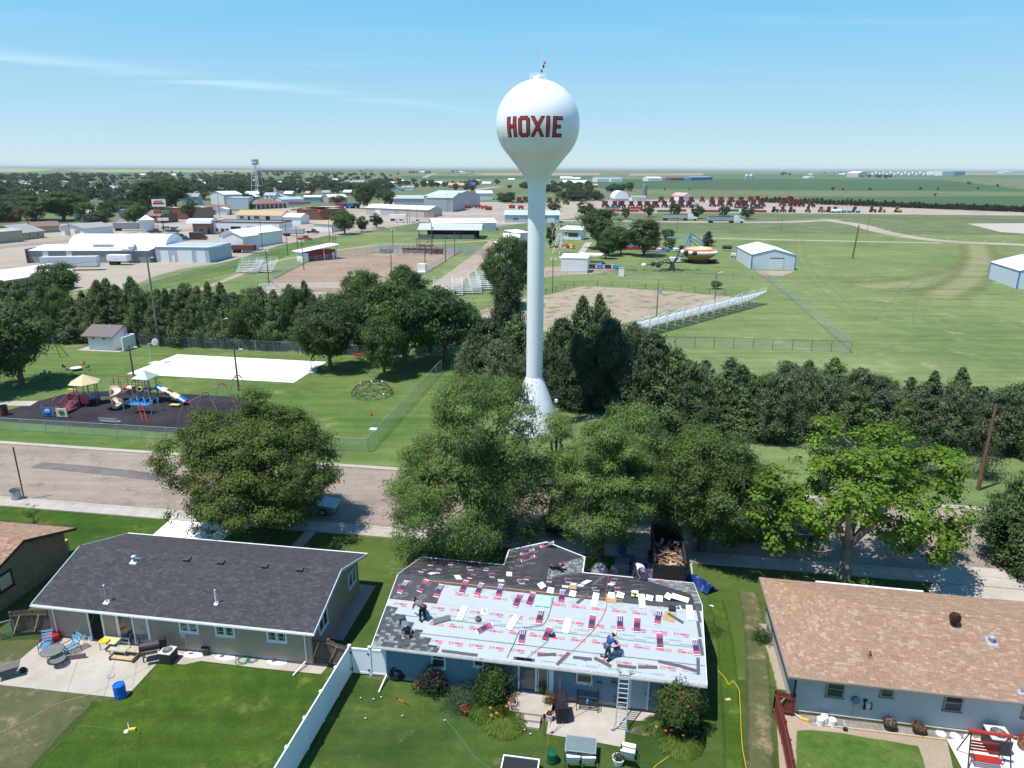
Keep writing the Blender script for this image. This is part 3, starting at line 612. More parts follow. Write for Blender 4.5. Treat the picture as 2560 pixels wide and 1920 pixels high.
big('elm_tree','broad olive green tree over the street behind the black dump trailer',0,(14.6,48.6,0),broad_tree('elm_near2',12,9.9,5.0,1.6,340,420,0.21,(0.098,0.146,0.034),clr=0.82,trunk_r=0.36,shell=0.7,lobes=[(0,0,0,1),(-1.0,.6,.6,.85),(1.6,-1.2,-1.2,.8)]),fit=(4.9,9.9))
big('catalpa_tree','bright yellow green catalpa with forked pale trunk behind the tan shingled roof',0,(23.9,44.8,0),broad_tree('catalpa',78,12.0,6.0,2.4,260,165,0.24,(0.130,0.225,0.020),asp=0.75,mat_=m_leafb,clr=0.62,bark=m_barkl,shell=0.6,trunk_r=0.34,up_bias=0.9,lobes=[(-3.6,0,-.8,.55),(3.4,-.6,-1.4,.6),(.3,.5,2.2,.55),(-1.5,1,-2.2,.5),(1.6,1,.6,.5),(4.2,0,.8,.35),(-.6,-1,.4,.5),(-3.2,0,-3.2,.42),(3.4,-.6,-3.4,.42)]),fit=(6.9,11.7))
big('cedar_tree','dense green cedar at the edge of the picture beside the tan house driveway',0,(38.6,46.4,0),conifer('cedar_near',91,7.2,3.0,480,190,0.28,(0.065,0.105,0.028),ragged=0.25,conic=0.45,bottom=0.5))
big('sapling','small sapling on the bright front lawn left of the charcoal roof',0,tuple(G(85,1305)),broad_tree('sapling',14,1.7,0.6,0.5,16,40,0.10,MG,clr=0.22,trunk_r=0.03))
pp=conifer('pine_small',93,3.2,1.5,70,34,0.16,(0.036,0.062,0.026),conic=0.5,bottom=0.15)
for(px,py,s),lb in(((2462,1196,1.0),'small dark pine on the grass just behind the brown utility pole'),((2290,1190,1.25),'small dark pine behind the upper right of the catalpa'),((2100,1180,1.25),'small dark pine behind the left part of the catalpa')):
 o=big('pine_tree',lb,0,G(px,py),pp); o.scale=(s,s,s)
 # ---- windbreaks of cedars: individual trees in rows
def row(keys,pts,n,htop,label,gname,jit=0.8,rows=2,gap=3.0,hv=0.14,name='cedar_tree',rr=None):
 P=[G(*p)for p in pts]; L=[0]
 for a,b in zip(P,P[1:]):L.append(L[-1]+(b-a).length)
 out=[]
 for r in range(rows):
  for i in range(n):
   s=(i+(0.5 if r%2 else 0.15))/n*L[-1]+rnd.uniform(-jit,jit)*0.5
   k=max(j for j in range(len(P))if L[j]<=max(s,0))if s>0 else 0; k=min(k,len(P)-2); t=(s-L[k])/(L[k+1]-L[k])
   p=P[k].lerp(P[k+1],t)+EY*(r*gap+rnd.uniform(-jit,jit)); H=htop[0]+(htop[1]-htop[0])*s/L[-1]
   H*=rnd.uniform(1-hv*1.7,1+hv*1.5); o=tree(rnd.choice(keys),name,label,p,H,rr*rnd.uniform(.85,1.2)if rr else None,group=gname); out.append(o)
 return out
wl=row(['cedar0','cedar1','cedar2','cedar1','oak1'],[(60,848),(300,852),(640,868),(900,880)],25,(8.2,8.6),'x','trees of the windbreak behind the park',rows=2,gap=3.6,rr=2.6,name='windbreak_tree')
wr=row(['cedar1','cedar2','cedar3','cedar0','oak0','cedar0','cedar3','cedar2','cedar1'],[(1690,1092),(1900,1090),(2200,1112),(2560,1132),(2760,1146)],17,(7.0,5.9),'x','trees of the windbreak right of the water tower',rows=3,gap=2.6,rr=2.5,jit=1.6,name='windbreak_tree')
for lst,nm in((wl,'in the park windbreak'),(wr,'in the windbreak right of the water tower')):
 lst.sort(key=lambda o:PX(o.location)[0])
 for i,o in enumerate(lst):o['label']='dark green windbreak tree %s, %s from left end'%(nm,ordw(i+1))
cc=[]
for px,py,top,R,key in((1220,985,800,3.6,'cedar4'),(1290,960,790,3.4,'cedar1'),(1180,960,850,2.6,'cedar2'),(1400,1000,800,3.0,'cedar4'),(1450,985,745,3.2,'cedar0'),(1490,990,742,3.0,'cedar1'),(1520,1015,800,3.2,'cedar4'),(1575,1005,810,2.6,'cedar2'),(1440,1020,840,2.8,'cedar4'),(1390,975,810,2.4,'cedar1'),(1250,1010,850,3.0,'cedar2'),(1620,1060,840,3.6,'cedar4'),(1680,1075,875,3.3,'cedar1'),(1590,1035,850,2.6,'cedar0'),(1268,850,668,2.8,'cedar4'),(1330,990,860,2.4,'cedar2')):
 b=G(px,py); cc.append(tree(key,'cedar_tree','x',b,ztop(b,top,px),R,group='tall cedars round the water tower'))
cc.sort(key=lambda o:PX(o.location)[0])
for i,o in enumerate(cc):o['label']='tall dense dark cedar by the water tower, %s from left of the clump'%ordw(i+1)
# ---- broadleaf trees told apart one by one: px, py of the foot, top row, crown width in px, kind, label
for px,py,top,w,key,lb in((55,965,762,190,'oak0','large dark tree at the left edge beside the playground'),(-45,990,800,170,'oak2','dark tree cut by the left edge beside the playground bin'),(826,925,752,150,'oak2','spreading dark tree with forked trunk at the court corner'),(962,945,790,110,'oak1','rounded dark tree just behind the dome climber'),(1012,915,700,190,'oak1','tall bright green tree in the grove right of the court'),(1115,905,720,190,'oak3','broad tree at the far end of the chain-link side fence'),(1075,880,735,130,'oak0','dark tree behind the chain-link fence end'),(940,880,740,130,'oak3','green tree in the middle of the park grove'),(1165,890,770,90,'oak0','smaller olive tree left of the cedars by the tower'),(900,785,676,92,'oak1','bright bushy tree before the near side of the rodeo arena'),(1022,785,664,110,'oak3','bushy tree beside the arena timing booth'),(975,800,735,80,'oak2','low dark tree between the two bushy arena trees'),(1268,770,588,120,'oak2','tall ragged cottonwood left of the tower column'),(1300,700,600,70,'oak0','grey green tree touching the tower column'),(1235,735,640,70,'oak0','dark tree behind the white bleachers'),(1377,620,556,28,'far0','narrow dark tree just right of the tower column'),(1495,622,521,105,'oak0','large spreading fairground tree beside the footpath'),(1520,640,572,52,'oak1','round fairground tree behind the little shade tree'),(1514,647,600,46,'oak3','small round tree right of the shade canopy'),(1552,636,568,60,'oak2','thin grey fairground tree before the carousel tent'),(1610,640,548,92,'oak0','big dark fairground tree beside the blue ride'),(1672,598,573,38,'far1','small umbrella shaped tree behind the blue ride'),(1673,622,596,40,'far3','small low tree beside the blue ride cars'),(1465,545,500,48,'far0','leafy tree beside the equipment yard road'),(1562,546,517,24,'far1','small road tree first from left in the row by the headers'),(1621,543,510,34,'far0','road tree second from left in the row by the headers'),(1685,540,506,36,'far1','road tree third from left above the left grain truck'),(1743,547,508,40,'far0','road tree between the two grain trucks'),(1806,541,515,34,'far1','road tree above the right grain truck trailer'),(1867,548,515,36,'far0','last road tree right of the grain trucks'),(1388,528,508,42,'far1','round tree right of the tower behind the blue roofed hall'),(150,762,660,110,'oak1','leafy tree before the white roof at lower left of the gravel lot'),(70,790,700,110,'oak0','dark tree beside the park windbreak under the white roof corner'),(20,770,705,60,'oak3','small tree at left edge under the white metal roof'),(918,522,456,62,'oak0','tallest town tree, left of the blue-grey warehouses'),(970,516,476,36,'far1','town tree with split crown beside the long warehouse'),(862,586,526,64,'oak1','dark round tree left of the arena field'),(943,570,532,38,'far0','dark bushy tree at the edge of the arena field'),(905,580,540,36,'far2','half bare grey tree between the two dark bushy trees'),(340,566,512,60,'oak1','round bright tree behind the motorhome'),(420,520,480,70,'oak0','large tree left of the brown brick building'),(380,525,450,100,'oak2','huge dark tree before the courthouse'),(440,520,446,80,'oak3','huge tree right of the courthouse'),(160,552,480,110,'oak0','large dark tree behind the low brown roofs at left'),(90,550,490,90,'oak2','dark tree left of the brown roofed houses'),(245,568,530,60,'oak2','dark tree behind the white gabled garage'),(745,700,0,0,None,None)):
 if key is None:continue
 b=G(px,py); tree(key,'broadleaf_tree',lb,b,max(2.5,ztop(b,top,px)),wpx(b,w)/2)
b=G(1769,615); tree('farcedar0','spruce_tree','lone dark spruce behind the flying saucer ride',b,ztop(b,576),4.2*.6)
b=G(1790,722); tree('oak2','shrub','lone low shrub on the grass left of the white grandstand',b,1.9,1.5,cat='shrub')
# ---- town and far trees
far=[]
def scatter(n,x0,x1,y0,y1,h,seed,keys=('far0','far1','far2','far3'),avoid=(),nm='town_tree'):
 r=random.Random(seed)
 k=0; t=0
 while k<n and t<n*20:
  t+=1; px=r.uniform(x0,x1); q=r.random(); D0=G(px,y0).y; D1=G(px,y1).y; D=D0+(D1-D0)*q; b=ray(px,500); b=Vector((b.x/b.y*D,D,0)); py=PX(b)[1]
  if any(a<=px<=c and d<=py<=e for a,d,c,e in AVOID):continue
  o=tree(r.choice(keys),nm,'x',b,h*r.uniform(.65,1.25),h*0.5*r.uniform(.7,1.2),r.uniform(0,6.28)); far.append(o); k+=1
AVOID=[(985,470,1130,545),(0,556,640,700),(640,518,1300,700),(470,535,760,560),(985,484,1235,545),(815,488,875,510),(640,498,760,552),(435,518,510,550),(455,505,640,545),(1190,462,1400,520),(285,470,380,500)]
scatter(120,-60,560,560,484,9.5,1); scatter(110,400,1010,512,470,9.5,2); scatter(20,1000,1260,482,466,8,4); scatter(24,1210,1480,500,468,9,5)
def tree_mass(name,regions,seed):
 """far belts of trees that read as one mass: one mesh of thinned crowns"""
 cr=PROTO['far0'][0]; n=len(cr.polygons); co=np.empty(4*n*3,dtype=np.float32); cr.vertices.foreach_get('co',co); co=co.reshape(n,4,3)
 cl=np.empty(n*4,dtype=np.float32); cr.attributes['col'].data.foreach_get('color',cl); cl=cl.reshape(n,4)[:,:3]; rs=np.random.RandomState(seed); P=[]; K=[]
 for cnt,x0,x1,y0,y1,h in regions:
  for _ in range(cnt):
   D=rs.uniform(G(1280,y0).y,G(1280,y1).y); d=ray(rs.uniform(x0,x1),500); x=d.x/d.y*D; sel=rs.choice(n,150,False); q=co[sel]; c=q.mean(1,keepdims=True); q=c+(q-c)*2.6; sc=h/8*rs.uniform(.6,1.25)
   q=q*np.array([sc*rs.uniform(.9,1.5),sc*rs.uniform(.9,1.5),sc])+np.array([x,D,0]); P.append(q); K.append(cl[sel]*rs.uniform(.75,1.2))
 P=np.concatenate(P).reshape(-1,3).astype(np.float32); K=np.concatenate(K); m=len(K); me=bpy.data.meshes.new(name); me.vertices.add(4*m); me.vertices.foreach_set('co',P.ravel()); me.loops.add(4*m); me.loops.foreach_set('vertex_index',np.arange(4*m,dtype=np.int32)); me.polygons.add(m)
 me.polygons.foreach_set('loop_start',np.arange(0,4*m,4,dtype=np.int32)); me.polygons.foreach_set('loop_total',np.full(m,4,dtype=np.int32)); at=me.attributes.new('col','FLOAT_COLOR','FACE'); at.data.foreach_set('color',np.concatenate([K,np.ones((m,1))],1).astype(np.float32).ravel()); me.materials.append(m_leaf); me.update()
 return tag(place(name,me),'far belt of dark trees over the town reading as one mass','trees',kind='stuff')
tree_mass('tree_belt',[(150,-60,1000,478,458,10),(70,380,900,484,470,10),(130,-60,700,458,446,10),(30,1000,1260,470,460,8),(60,-60,420,520,480,10),(60,620,1000,446,438,10)],5)
# ================================================================ THE FOUR NEAR HOUSES
class House:
 def __init__(s,name,label,o,ang,L,D,ze,rise,wall_mat,inset=0.55,gin=0.5):
  s.o=Vector((o[0],o[1],0)); s.ang=math.radians(ang); s.L=L; s.D=D; s.ze=ze; s.rise=rise; s.inset=inset; s.gin=gin; s.wm=wall_mat
  s.F=frame(s.o,s.ang); s.root=thing(name,label,'house',s.o,s.ang)
  s.pit=math.atan2(rise,D/2); s.Ls=math.hypot(rise,D/2)
  # slope frames in house coordinates: x along the eave, y up the slope, z off the roof
  s.near=Matrix.Translation((0,0,ze))@Matrix.Rotation(s.pit,4,'X')
  s.far=Matrix.Translation((L,D,ze))@Matrix.Rotation(math.pi,4,'Z')@Matrix.Rotation(s.pit,4,'X')
 def hit(s,px,py,M=None):
  """sight line on a slope -> (u, d) on that slope"""
  W=s.F@(M if M is not None else s.near); Wi=W.inverted(); o=Wi@Vector((0,0,CAMH)); d=(Wi.to_3x3()@ray(px,py)); t=-o.z/d.z; p=o+d*t
  return p.x,p.y
 def wallu(s,px,py,v=None):
  """sight line on the near wall -> (u, z)"""
  Fi=s.F.inverted(); o=Fi@Vector((0,0,CAMH)); d=Fi.to_3x3()@ray(px,py); t=((s.inset if v is None else v)-o.y)/d.y; p=o+d*t
  return p.x,p.z
def shingles(parent,M,L,Ls,pal,expo,wr,nparts,name='shingle',lo=None,hi=None,seed=3,thick=0.014,rows=None,z0=0.0):
 r=random.Random(seed); mb=MB(); n=0; protos=[]
 m=mat('shingle_granules',(0,0,0),0.92,0.14,40,attr=True,spec=0.15)
 for c in pal:
  b=MB(); tabmesh(b,0,0,1.0,expo,thick,c); protos.append(b.mesh(name,m))
 k=0; d=0.0
 while d<Ls-0.02:
  ub=(lo(d+expo/2)if lo else 0.0); ue=(hi(d+expo/2)if hi else L); u=ub-r.uniform(0,0.12)
  u=max(u,ub)
  while u<ue-0.03:
   w=min(r.uniform(*wr),ue-u); c=r.randrange(len(pal)); e=min(expo,Ls-d)
   if k<nparts and w>0.05:
    o=place(name,protos[c],parent,M=M@Matrix.Translation((u+0.004,d,z0+r.uniform(0,0.004)))@Matrix.Diagonal((w-0.008,e/expo,1,1))); k+=1
   else:
    q=r.uniform(0.92,1.08); tabmesh(mb,u+0.004,d,w-0.008,e,thick,tuple(x*q for x in pal[c]),M,z0+r.uniform(0,0.004))
   u+=w
  d+=expo
 if mb.f:
  o=mb.build(name+'_courses',m,parent); o['kind']='stuff'
def tabmesh(b,u,d,w,e,t,col,M=None,z=0.0):
 M=M or Matrix.Identity(4); i=len(b.v)
 for x,y,zz in((u,d,0),(u+w,d,0),(u,d,t),(u+w,d,t),(u,d+e,t*0.25),(u+w,d+e,t*0.25),(u,d+e,0),(u+w,d+e,0)):
  b.v.append(tuple(M@Vector((x,y,z+zz))))
 for f in((0,1,3,2),(2,3,5,4),(0,2,4,6),(1,7,5,3)):
  b.f.append(tuple(i+q for q in f)); b.m.append(0); b.c.append(col)
def wallbox(h,gable_mat=None,foot=None):
 """four walls with gable ends; house coordinates"""
 a,b=h.gin,h.L-h.gin; c,d=h.inset,h.D-h.inset; zr=h.ze+(c)*math.tan(h.pit)-0.10; zp=h.ze+(h.D/2)*math.tan(h.pit)-0.10
 mb=MB(); mb.prism([(c,0),(d,0),(d,zr),(h.D/2,zp),(c,zr)],a,b,'x'); return mb.build('wall',gable_mat or h.wm,h.root)
def roofslab(h,m,t=0.10,name='roof_deck',eave_m=None):
 mb=MB(); D2=h.D/2; z0,z1=h.ze,h.ze+h.rise
 mb.prism([(0,z0-t),(D2,z1-t),(h.D,z0-t),(h.D,z0-0.004),(D2,z1-0.004),(0,z0-0.004)],0,h.L,'x'); r=mb.build(name,m,h.root); return r
def siding(h,side,expo,m,a,b,c,z0=0.25,z1=None,name='siding_board',skip=()):
 """lap boards. side 'near' runs along u at v=c; 'right'/'left' run along v at u=c"""
 z1=z1 or h.ze-0.05; n=int((z1-z0)/expo);
 for k in range(n+1):
  z=z0+k*expo; top=min(z+expo,z1)
  if top-z<0.03:continue
  mb=MB(); prof=[(0,z),(-0.028,z),(-0.010,top),(0,top)]
  if side=='near':mb.prism([(c+y,zz)for y,zz in prof],a,b,'x')
  elif side=='right':mb.prism([(c-y,zz)for y,zz in prof],a,b,'y')
  mb.build(name,m,h.root)
def gable_siding(h,expo,m,u,z0=0.25,name='siding_board'):
 """lap boards on the right gable end, cut to the roof slopes"""
 c,d=h.inset,h.D-h.inset; z=z0
 top=h.ze+(h.D/2)*math.tan(h.pit)-0.16
 def lim(z):
  zz=h.ze+c*math.tan(h.pit)-0.14
  if z<=zz:return c,d
  k=(z-zz)/math.tan(h.pit); return c+k,d-k
 while z<top-0.1:
  t=min(z+expo,top); a0,b0=lim(z); a1,b1=lim(t)
  if b1-a1<0.1:break
  mb=MB(); vs=[(u,a0,z),(u,b0,z),(u,b1,t),(u,a1,t)]; o1=[(u+0.028,a0,z),(u+0.028,b0,z),(u+0.01,b1,t),(u+0.01,a1,t)]
  mb.v=vs+o1; mb.f=[(4,5,6,7),(0,1,5,4),(3,7,6,2),(0,4,7,3),(1,2,6,5)]; mb.m=[0]*5; mb.c=[None]*5; mb.build(name,m,h.root); z=t
def window(parent,M,w,h,frame_m=None,glass_m=None,cols=2,rows=1,fw=0.09,mid=0.06,grid=0,sill=True,name='window'):
 """M: x along the wall, z up, -y out of the wall; origin at the lower left"""
 fm=frame_m or m_white; gm=glass_m or m_glass; f=MB()
 f.box((w/2,-0.03,h-fw/2),(w,0.07,fw)); f.box((w/2,-0.03,fw/2),(w,0.07,fw)); f.box((fw/2,-0.028,h/2),(fw,0.066,h-2*fw)); f.box((w-fw/2,-0.028,h/2),(fw,0.066,h-2*fw))
 iw=w-2*fw; ih=h-2*fw
 for k in range(1,cols):f.box((fw+iw*k/cols,-0.024,h/2),(mid,0.058,ih))
 for k in range(1,rows):f.box((w/2,-0.024,fw+ih*k/rows),(iw,0.056,mid*0.8))
 o=f.build(name,fm,parent); o.matrix_basis=M
 for a in range(cols):
  for b in range(rows):
   g=MB(); pw=iw/cols; ph=ih/rows; g.box((fw+pw*(a+.5),-0.008,fw+ph*(b+.5)),(pw,0.012,ph)); g.build('pane',gm,o)
   if grid:
    gg=MB()
    gg.box((fw+pw*(a+.5),-0.017,fw+ph*(b+.3)),(pw,0.01,0.018)); gg.box((fw+pw*(a+.5),-0.017,fw+ph*(b+.8)),(pw,0.01,0.018))
    for q in(.2,.8):gg.box((fw+pw*(a+q),-0.018,fw+ph*(b+.5)),(0.018,0.008,ph))
    gg.build('glazing_bar',fm,o)
 if sill:s=MB(); s.box((w/2,-0.05,-0.02),(w+0.08,0.12,0.04)); s.build('sill',fm,o)
 return o
def gutter(h,m,parts=True,hang=True,far=True):
 mb=MB(); L=h.L
 mb.prism([(-0.13,h.ze-0.115),(-0.005,h.ze-0.115),(-0.005,h.ze+0.0),(-0.02,h.ze+0.0),(-0.02,h.ze-0.10),(-0.115,h.ze-0.10),(-0.115,h.ze-0.01),(-0.13,h.ze-0.01)],-0.02,L+0.02,'x'); g=mb.build('gutter',m,h.root)
 if hang:
  hb=MB()
  for k in range(int(L/0.9)):hb.box((0.45+k*0.9,-0.06,h.ze-0.002),(0.03,0.13,0.01))
  q=hb.build('gutter_hanger',m,g)
 if far:
  mb=MB(); mb.box((L/2,h.D+0.06,h.ze-0.05),(L+0.04,0.11,0.11)); mb.build('gutter',m,h.root)
def rake(h,m,u,t=0.16):
 mb=MB(); D2=h.D/2; z0,z1=h.ze,h.ze+h.rise
 mb.prism([(-0.02,z0-t),(D2,z1-t),(h.D+0.02,z0-t),(h.D+0.02,z0+0.014),(D2,z1+0.014),(-0.02,z0+0.014)],u,u+0.035,'x'); return mb.build('rake_board',m,h.root)
def ridgecap(h,m_,pal,a=0.0,b=None,step=0.3):
 mb=MB(); r=random.Random(5); b=b or h.L; u=a; z=h.ze+h.rise; m=mat('shingle_granules',(0,0,0),0.92,0.14,40,attr=True)
 while u<b:
  w=min(step,b-u); c=r.choice(pal); dz=r.uniform(0.018,0.028)
  for sgn in(-1,1):
   p=[(u,h.D/2,z+dz),(u+w-0.008,h.D/2,z+dz-0.006),(u+w-.008,h.D/2+sgn*0.16,z-0.16*math.tan(h.pit)+dz-0.006),(u,h.D/2+sgn*0.16,z-0.16*math.tan(h.pit)+dz)]
   mb.quad(p if sgn<0 else p[::-1],col=c)
  u+=w
 o=mb.build('ridge_cap',m,h.root); return o
def onslope(h,px,py,ang=0.0,M=None,dz=0.0,ud=None):
 M=M if M is not None else h.near; u,d=ud or h.hit(px,py,M)
 return h.F@M@Matrix.Translation((u,d,dz))@Matrix.Rotation(math.radians(ang),4,'Z')
 # ---------------------------------------------------------------- charcoal-roofed house
m_beige=mat('beige_siding',(0.40,0.31,0.235),0.85,0.06,1.5); m_deck=mat('roof_board',(0.10,0.10,0.11),0.9)
hd=House('ranch_house','long beige ranch house with a charcoal shingle roof and rear patio',G(78,1510,2.6),-8.6,18.05,8.8,2.6,1.47,m_beige)
wallbox(hd); roofslab(hd,m_deck)
palD=[(0.056,0.055,0.060),(0.061,0.060,0.066),(0.051,0.050,0.055),(0.068,0.067,0.073),(0.056,0.055,0.060),(0.062,0.059,0.063),(0.076,0.076,0.082)]
shingles(hd.root,hd.near,hd.L,hd.Ls,palD,0.145,(0.14,0.36),300,seed=1)
shingles(hd.root,hd.far,hd.L,hd.Ls,palD,0.145,(0.14,0.36),0,seed=2,name='far_slope_shingle')
ridgecap(hd,None,palD[3:]); gutter(hd,m_white); rake(hd,m_trim,hd.L); rake(hd,m_trim,-0.035)
siding(hd,'near',0.20,m_beige,hd.gin,hd.L-hd.gin,hd.inset); gable_siding(hd,0.20,m_beige,hd.L-hd.gin)
mb=MB(); mb.box(((hd.gin+hd.L-hd.gin)/2,hd.D/2,0.12),(hd.L-2*hd.gin+0.02,hd.D-2*hd.inset+0.02,0.24)); mb.build('foundation',m_conc,hd.root)
def onwall(h,pxa,pya,pxb,pyb):
 """window corners in the picture: upper left, lower right -> u0, z0, w, h"""
 u0,z1=h.wallu(pxa,pya); u1,z0=h.wallu(pxb,pyb); return u0,z0,u1-u0,z1-z0
for a,b,c,d in((452,1553,498,1578),(541,1561,587,1581),(671,1575,717,1599)):
 u0,z0,w,hh=onwall(hd,a,b,c,d); u0=hd.wallu((a+c)/2,d)[0]-0.62
 window(hd.root,Matrix.Translation((u0,hd.inset-0.03,1.38)),1.24,0.82,m_white,m_glassg,2,1,0.10,0.09,grid=1)
for v in(1.6,6.4):
 M=Matrix.Translation((hd.L-hd.gin+0.03,v,1.25))@Matrix.Rotation(math.pi/2,4,'Z'); window(hd.root,M,1.3,1.15,m_white,m_glassg,2,1,0.10,0.08)
def door(h,u,w,hh,kind,frame_m=m_white,z0=0.10,mat_=None,name='door'):
 f=MB(); v=h.inset-0.03
 f.box((u-w/2-0.05,v-0.03,z0+hh/2),(0.10,0.08,hh)); f.box((u+w/2+0.05,v-0.03,z0+hh/2),(0.10,0.08,hh)); f.box((u,v-0.03,z0+hh+0.05),(w+0.2,0.08,0.10)); o=f.build('door_frame',frame_m,h.root)
 d=MB()
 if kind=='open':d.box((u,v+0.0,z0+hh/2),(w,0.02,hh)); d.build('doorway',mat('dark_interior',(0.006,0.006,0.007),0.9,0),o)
 elif kind=='slide':
  for k in(0,1):
   g=MB(); x=u-w/4+k*w/2; g.box((x,v-0.012-.012*k,z0+hh/2),(w/2-0.08,0.012,hh-0.1)); g.build('glass_panel',m_glass if k==0 else mat('reflecting_glass',(0.16,0.19,0.21),0.08,0.2,1,spec=.9),o)
   e=MB(); [e.box((x+s*(w/4-0.02),v-0.02-.012*k,z0+hh/2),(0.05,0.03,hh))for s in(-1,1)]; e.build('stile',frame_m,o)
 else:
  d.box((u,v-0.015,z0+hh/2),(w,0.04,hh)); dd=d.build('door_leaf',mat_ or frame_m,o); k=MB(); k.box((u+w*0.4,v-0.055,z0+1.0),(0.05,0.05,0.09)); k.build('handle',m_darkmetal,o)
 return o
door(hd,hd.wallu(248,1590)[0],0.85,2.15,'open'); door(hd,hd.wallu(340,1598)[0],1.95,2.1,'slide')
def downspout(h,u,foot,m=m_white,side=-1):
 mb=MB(); v=h.inset-0.08; mb.path([(u,-0.06,h.ze-0.1),(u,v,h.ze-0.38),(u,v,0.30)],0.045,6); mb.tube((u,v,0.30),(u+foot[0],v+foot[1],0.07),0.05,n=6); return mb.build('downspout',m,h.root)
downspout(hd,hd.wallu(765,1620)[0],(-0.35,-1.1)); downspout(hd,0.9,(0,-0.3))
def pipevent(h,px,py,hgt,r,name,m,label=None,M=None,capr=0):
 u,d=h.hit(px,py,M); S=M if M is not None else h.near; p=S@Vector((u,d,0)); mb=MB()
 mb.tube(p,p+Vector((0,0,hgt)),r,n=10); fl=S@Matrix.Translation((u,d,0.022)); mb.box((0,0,0),(r*5,r*6,0.012),M=fl)
 if capr:mb.lathe([(0,hgt+0.1),(capr,hgt+0.03),(capr,hgt-0.05),(r,hgt-0.06)],12,p)
 return mb.build(name,m,h.root)
pipevent(hd,541,1509,0.95,0.045,'vent_pipe',m_white); pipevent(hd,336,1403,0.35,0.09,'flue',m_galv,capr=0.17)
for px,py in((469,1399),(554,1406),(663,1416),(751,1424)):
 u,d=hd.hit(px,py); mb=MB(); mb.prism([(-.18,0),(.20,0),(.20,.04),(-.14,.15),(-.18,.15)],-.2,.2,'x',M=hd.near@Matrix.Translation((u,d,0.02))); mb.build('box_vent',mat('charcoal_metal',(0.06,0.062,0.068),0.5),hd.root)
u,d=hd.hit(267,1506); p=hd.near@Vector((u,d,0)); mb=MB(); mb.tube(p,p+Vector((0,0,1.15)),0.04,n=8); mb.box((0,0,0.02),(.35,.35,.02),M=hd.near@Matrix.Translation((u,d,0.01))); mb.lathe([(0.07,-.04),(0.07,.04),(0,.07)],8,p+Vector((0,0,1.15))); mb.build('service_mast',m_galv,hd.root)
mastW=hd.F@(p+Vector((0,0,1.15)))
mb=MB(); mb.box((hd.wallu(461,1582)[0],hd.inset-0.1,1.15),(0.32,0.14,0.38)); mb.tube((hd.wallu(461,1582)[0]+.05,hd.inset-.08,0.95),(hd.wallu(461,1582)[0]+.08,hd.inset-.08,0.3),0.02); mb.build('meter_box',m_galv,hd.root)
# ---------------------------------------------------------------- brown brick house, cut by the left edge
m_brick=mat('tan_brick',(0.25,0.19,0.13),0.9,0.15,3); m_brown=mat('dark_brown_trim',(0.035,0.022,0.017),0.6)
c1=G(189,1320,2.6); Lb=14.0; Db=8.8
ob=c1-(Vector((math.cos(RD),math.sin(RD),0))*Lb)-(rdy*Db); hb=House('brick_house','tan brick house with salmon shingle roof and dark brown eaves, cut by left edge',ob,-8.6,Lb,Db,2.6,1.45,m_brick,gin=0.55)
wallbox(hb); roofslab(hb,m_brown,0.12)
palT=[(0.29,0.18,0.122),(0.33,0.21,0.145),(0.255,0.15,0.10),(0.36,0.24,0.165),(0.30,0.19,0.13)]
shingles(hb.root,hb.near,hb.L,hb.Ls,palT,0.145,(0.14,0.36),150,seed=4); shingles(hb.root,hb.far,hb.L,hb.Ls,palT,0.145,(0.14,0.36),0,seed=5,name='far_slope_shingle')
ridgecap(hb,None,palT); rake(hb,m_brown,hb.L,0.2); gutter(hb,m_brown,hang=False)
# brick courses of the gable end: real bricks, joined where they are too small to pick apart
r_=random.Random(9); mb=MB(); u=hb.L-hb.gin; k=0
mbk=mat('brick_face',(0,0,0),0.9,0.1,20,attr=True); bp_=[]
for c in((0.28,0.22,0.155),(0.25,0.19,0.13),(0.22,0.165,0.115)):
 q=MB(); q.box((0,0,0),(0.02,0.193,0.057),col=c); bp_.append(q.mesh('brick',mbk))
z=0.06
rows_=0
while z<3.6:
 c,d=hb.inset,hb.D-hb.inset; zz=hb.ze+c*math.tan(hb.pit)-0.2; cut=max(0,(z-zz)/math.tan(hb.pit)); v=c+cut+(0.1 if rows_%2 else 0); e=d-cut
 while v<e-0.2:
  inwin=2.2<v<3.6 and 1.15<z<2.45
  if not inwin:
   if v>6.2 and z>1.3 and k<200:place('brick',r_.choice(bp_),hb.root,(u+0.008,v+0.1,z)); k+=1
   else:mb.box((u+0.008,v+0.1,z),(0.02,0.193,0.057),col=r_.choice(((0.28,0.22,0.155),(0.25,0.19,0.13),(0.22,0.165,0.115))))
  v+=0.203
 z+=0.067; rows_+=1
o=mb.build('brick_courses',mbk,hb.root); o['kind']='stuff'
window(hb.root,Matrix.Translation((hb.L-hb.gin+0.03,2.3,1.2))@Matrix.Rotation(math.pi/2,4,'Z'),1.2,1.2,m_brown,mat('window_blind',(0.42,0.40,0.33),0.7),1,1,0.12)
o=thing('mailbox_post','small yellow topped post at the brick house corner by the lawn','post',tuple(G(168,1382))); mb=MB(); mb.box((0,0,0.5),(0.28,0.3,1.0)); mb.build('post',m_beige,o); mb=MB(); mb.box((0,0,1.04),(0.34,0.34,0.08)); mb.build('cap',m_yellow,o)
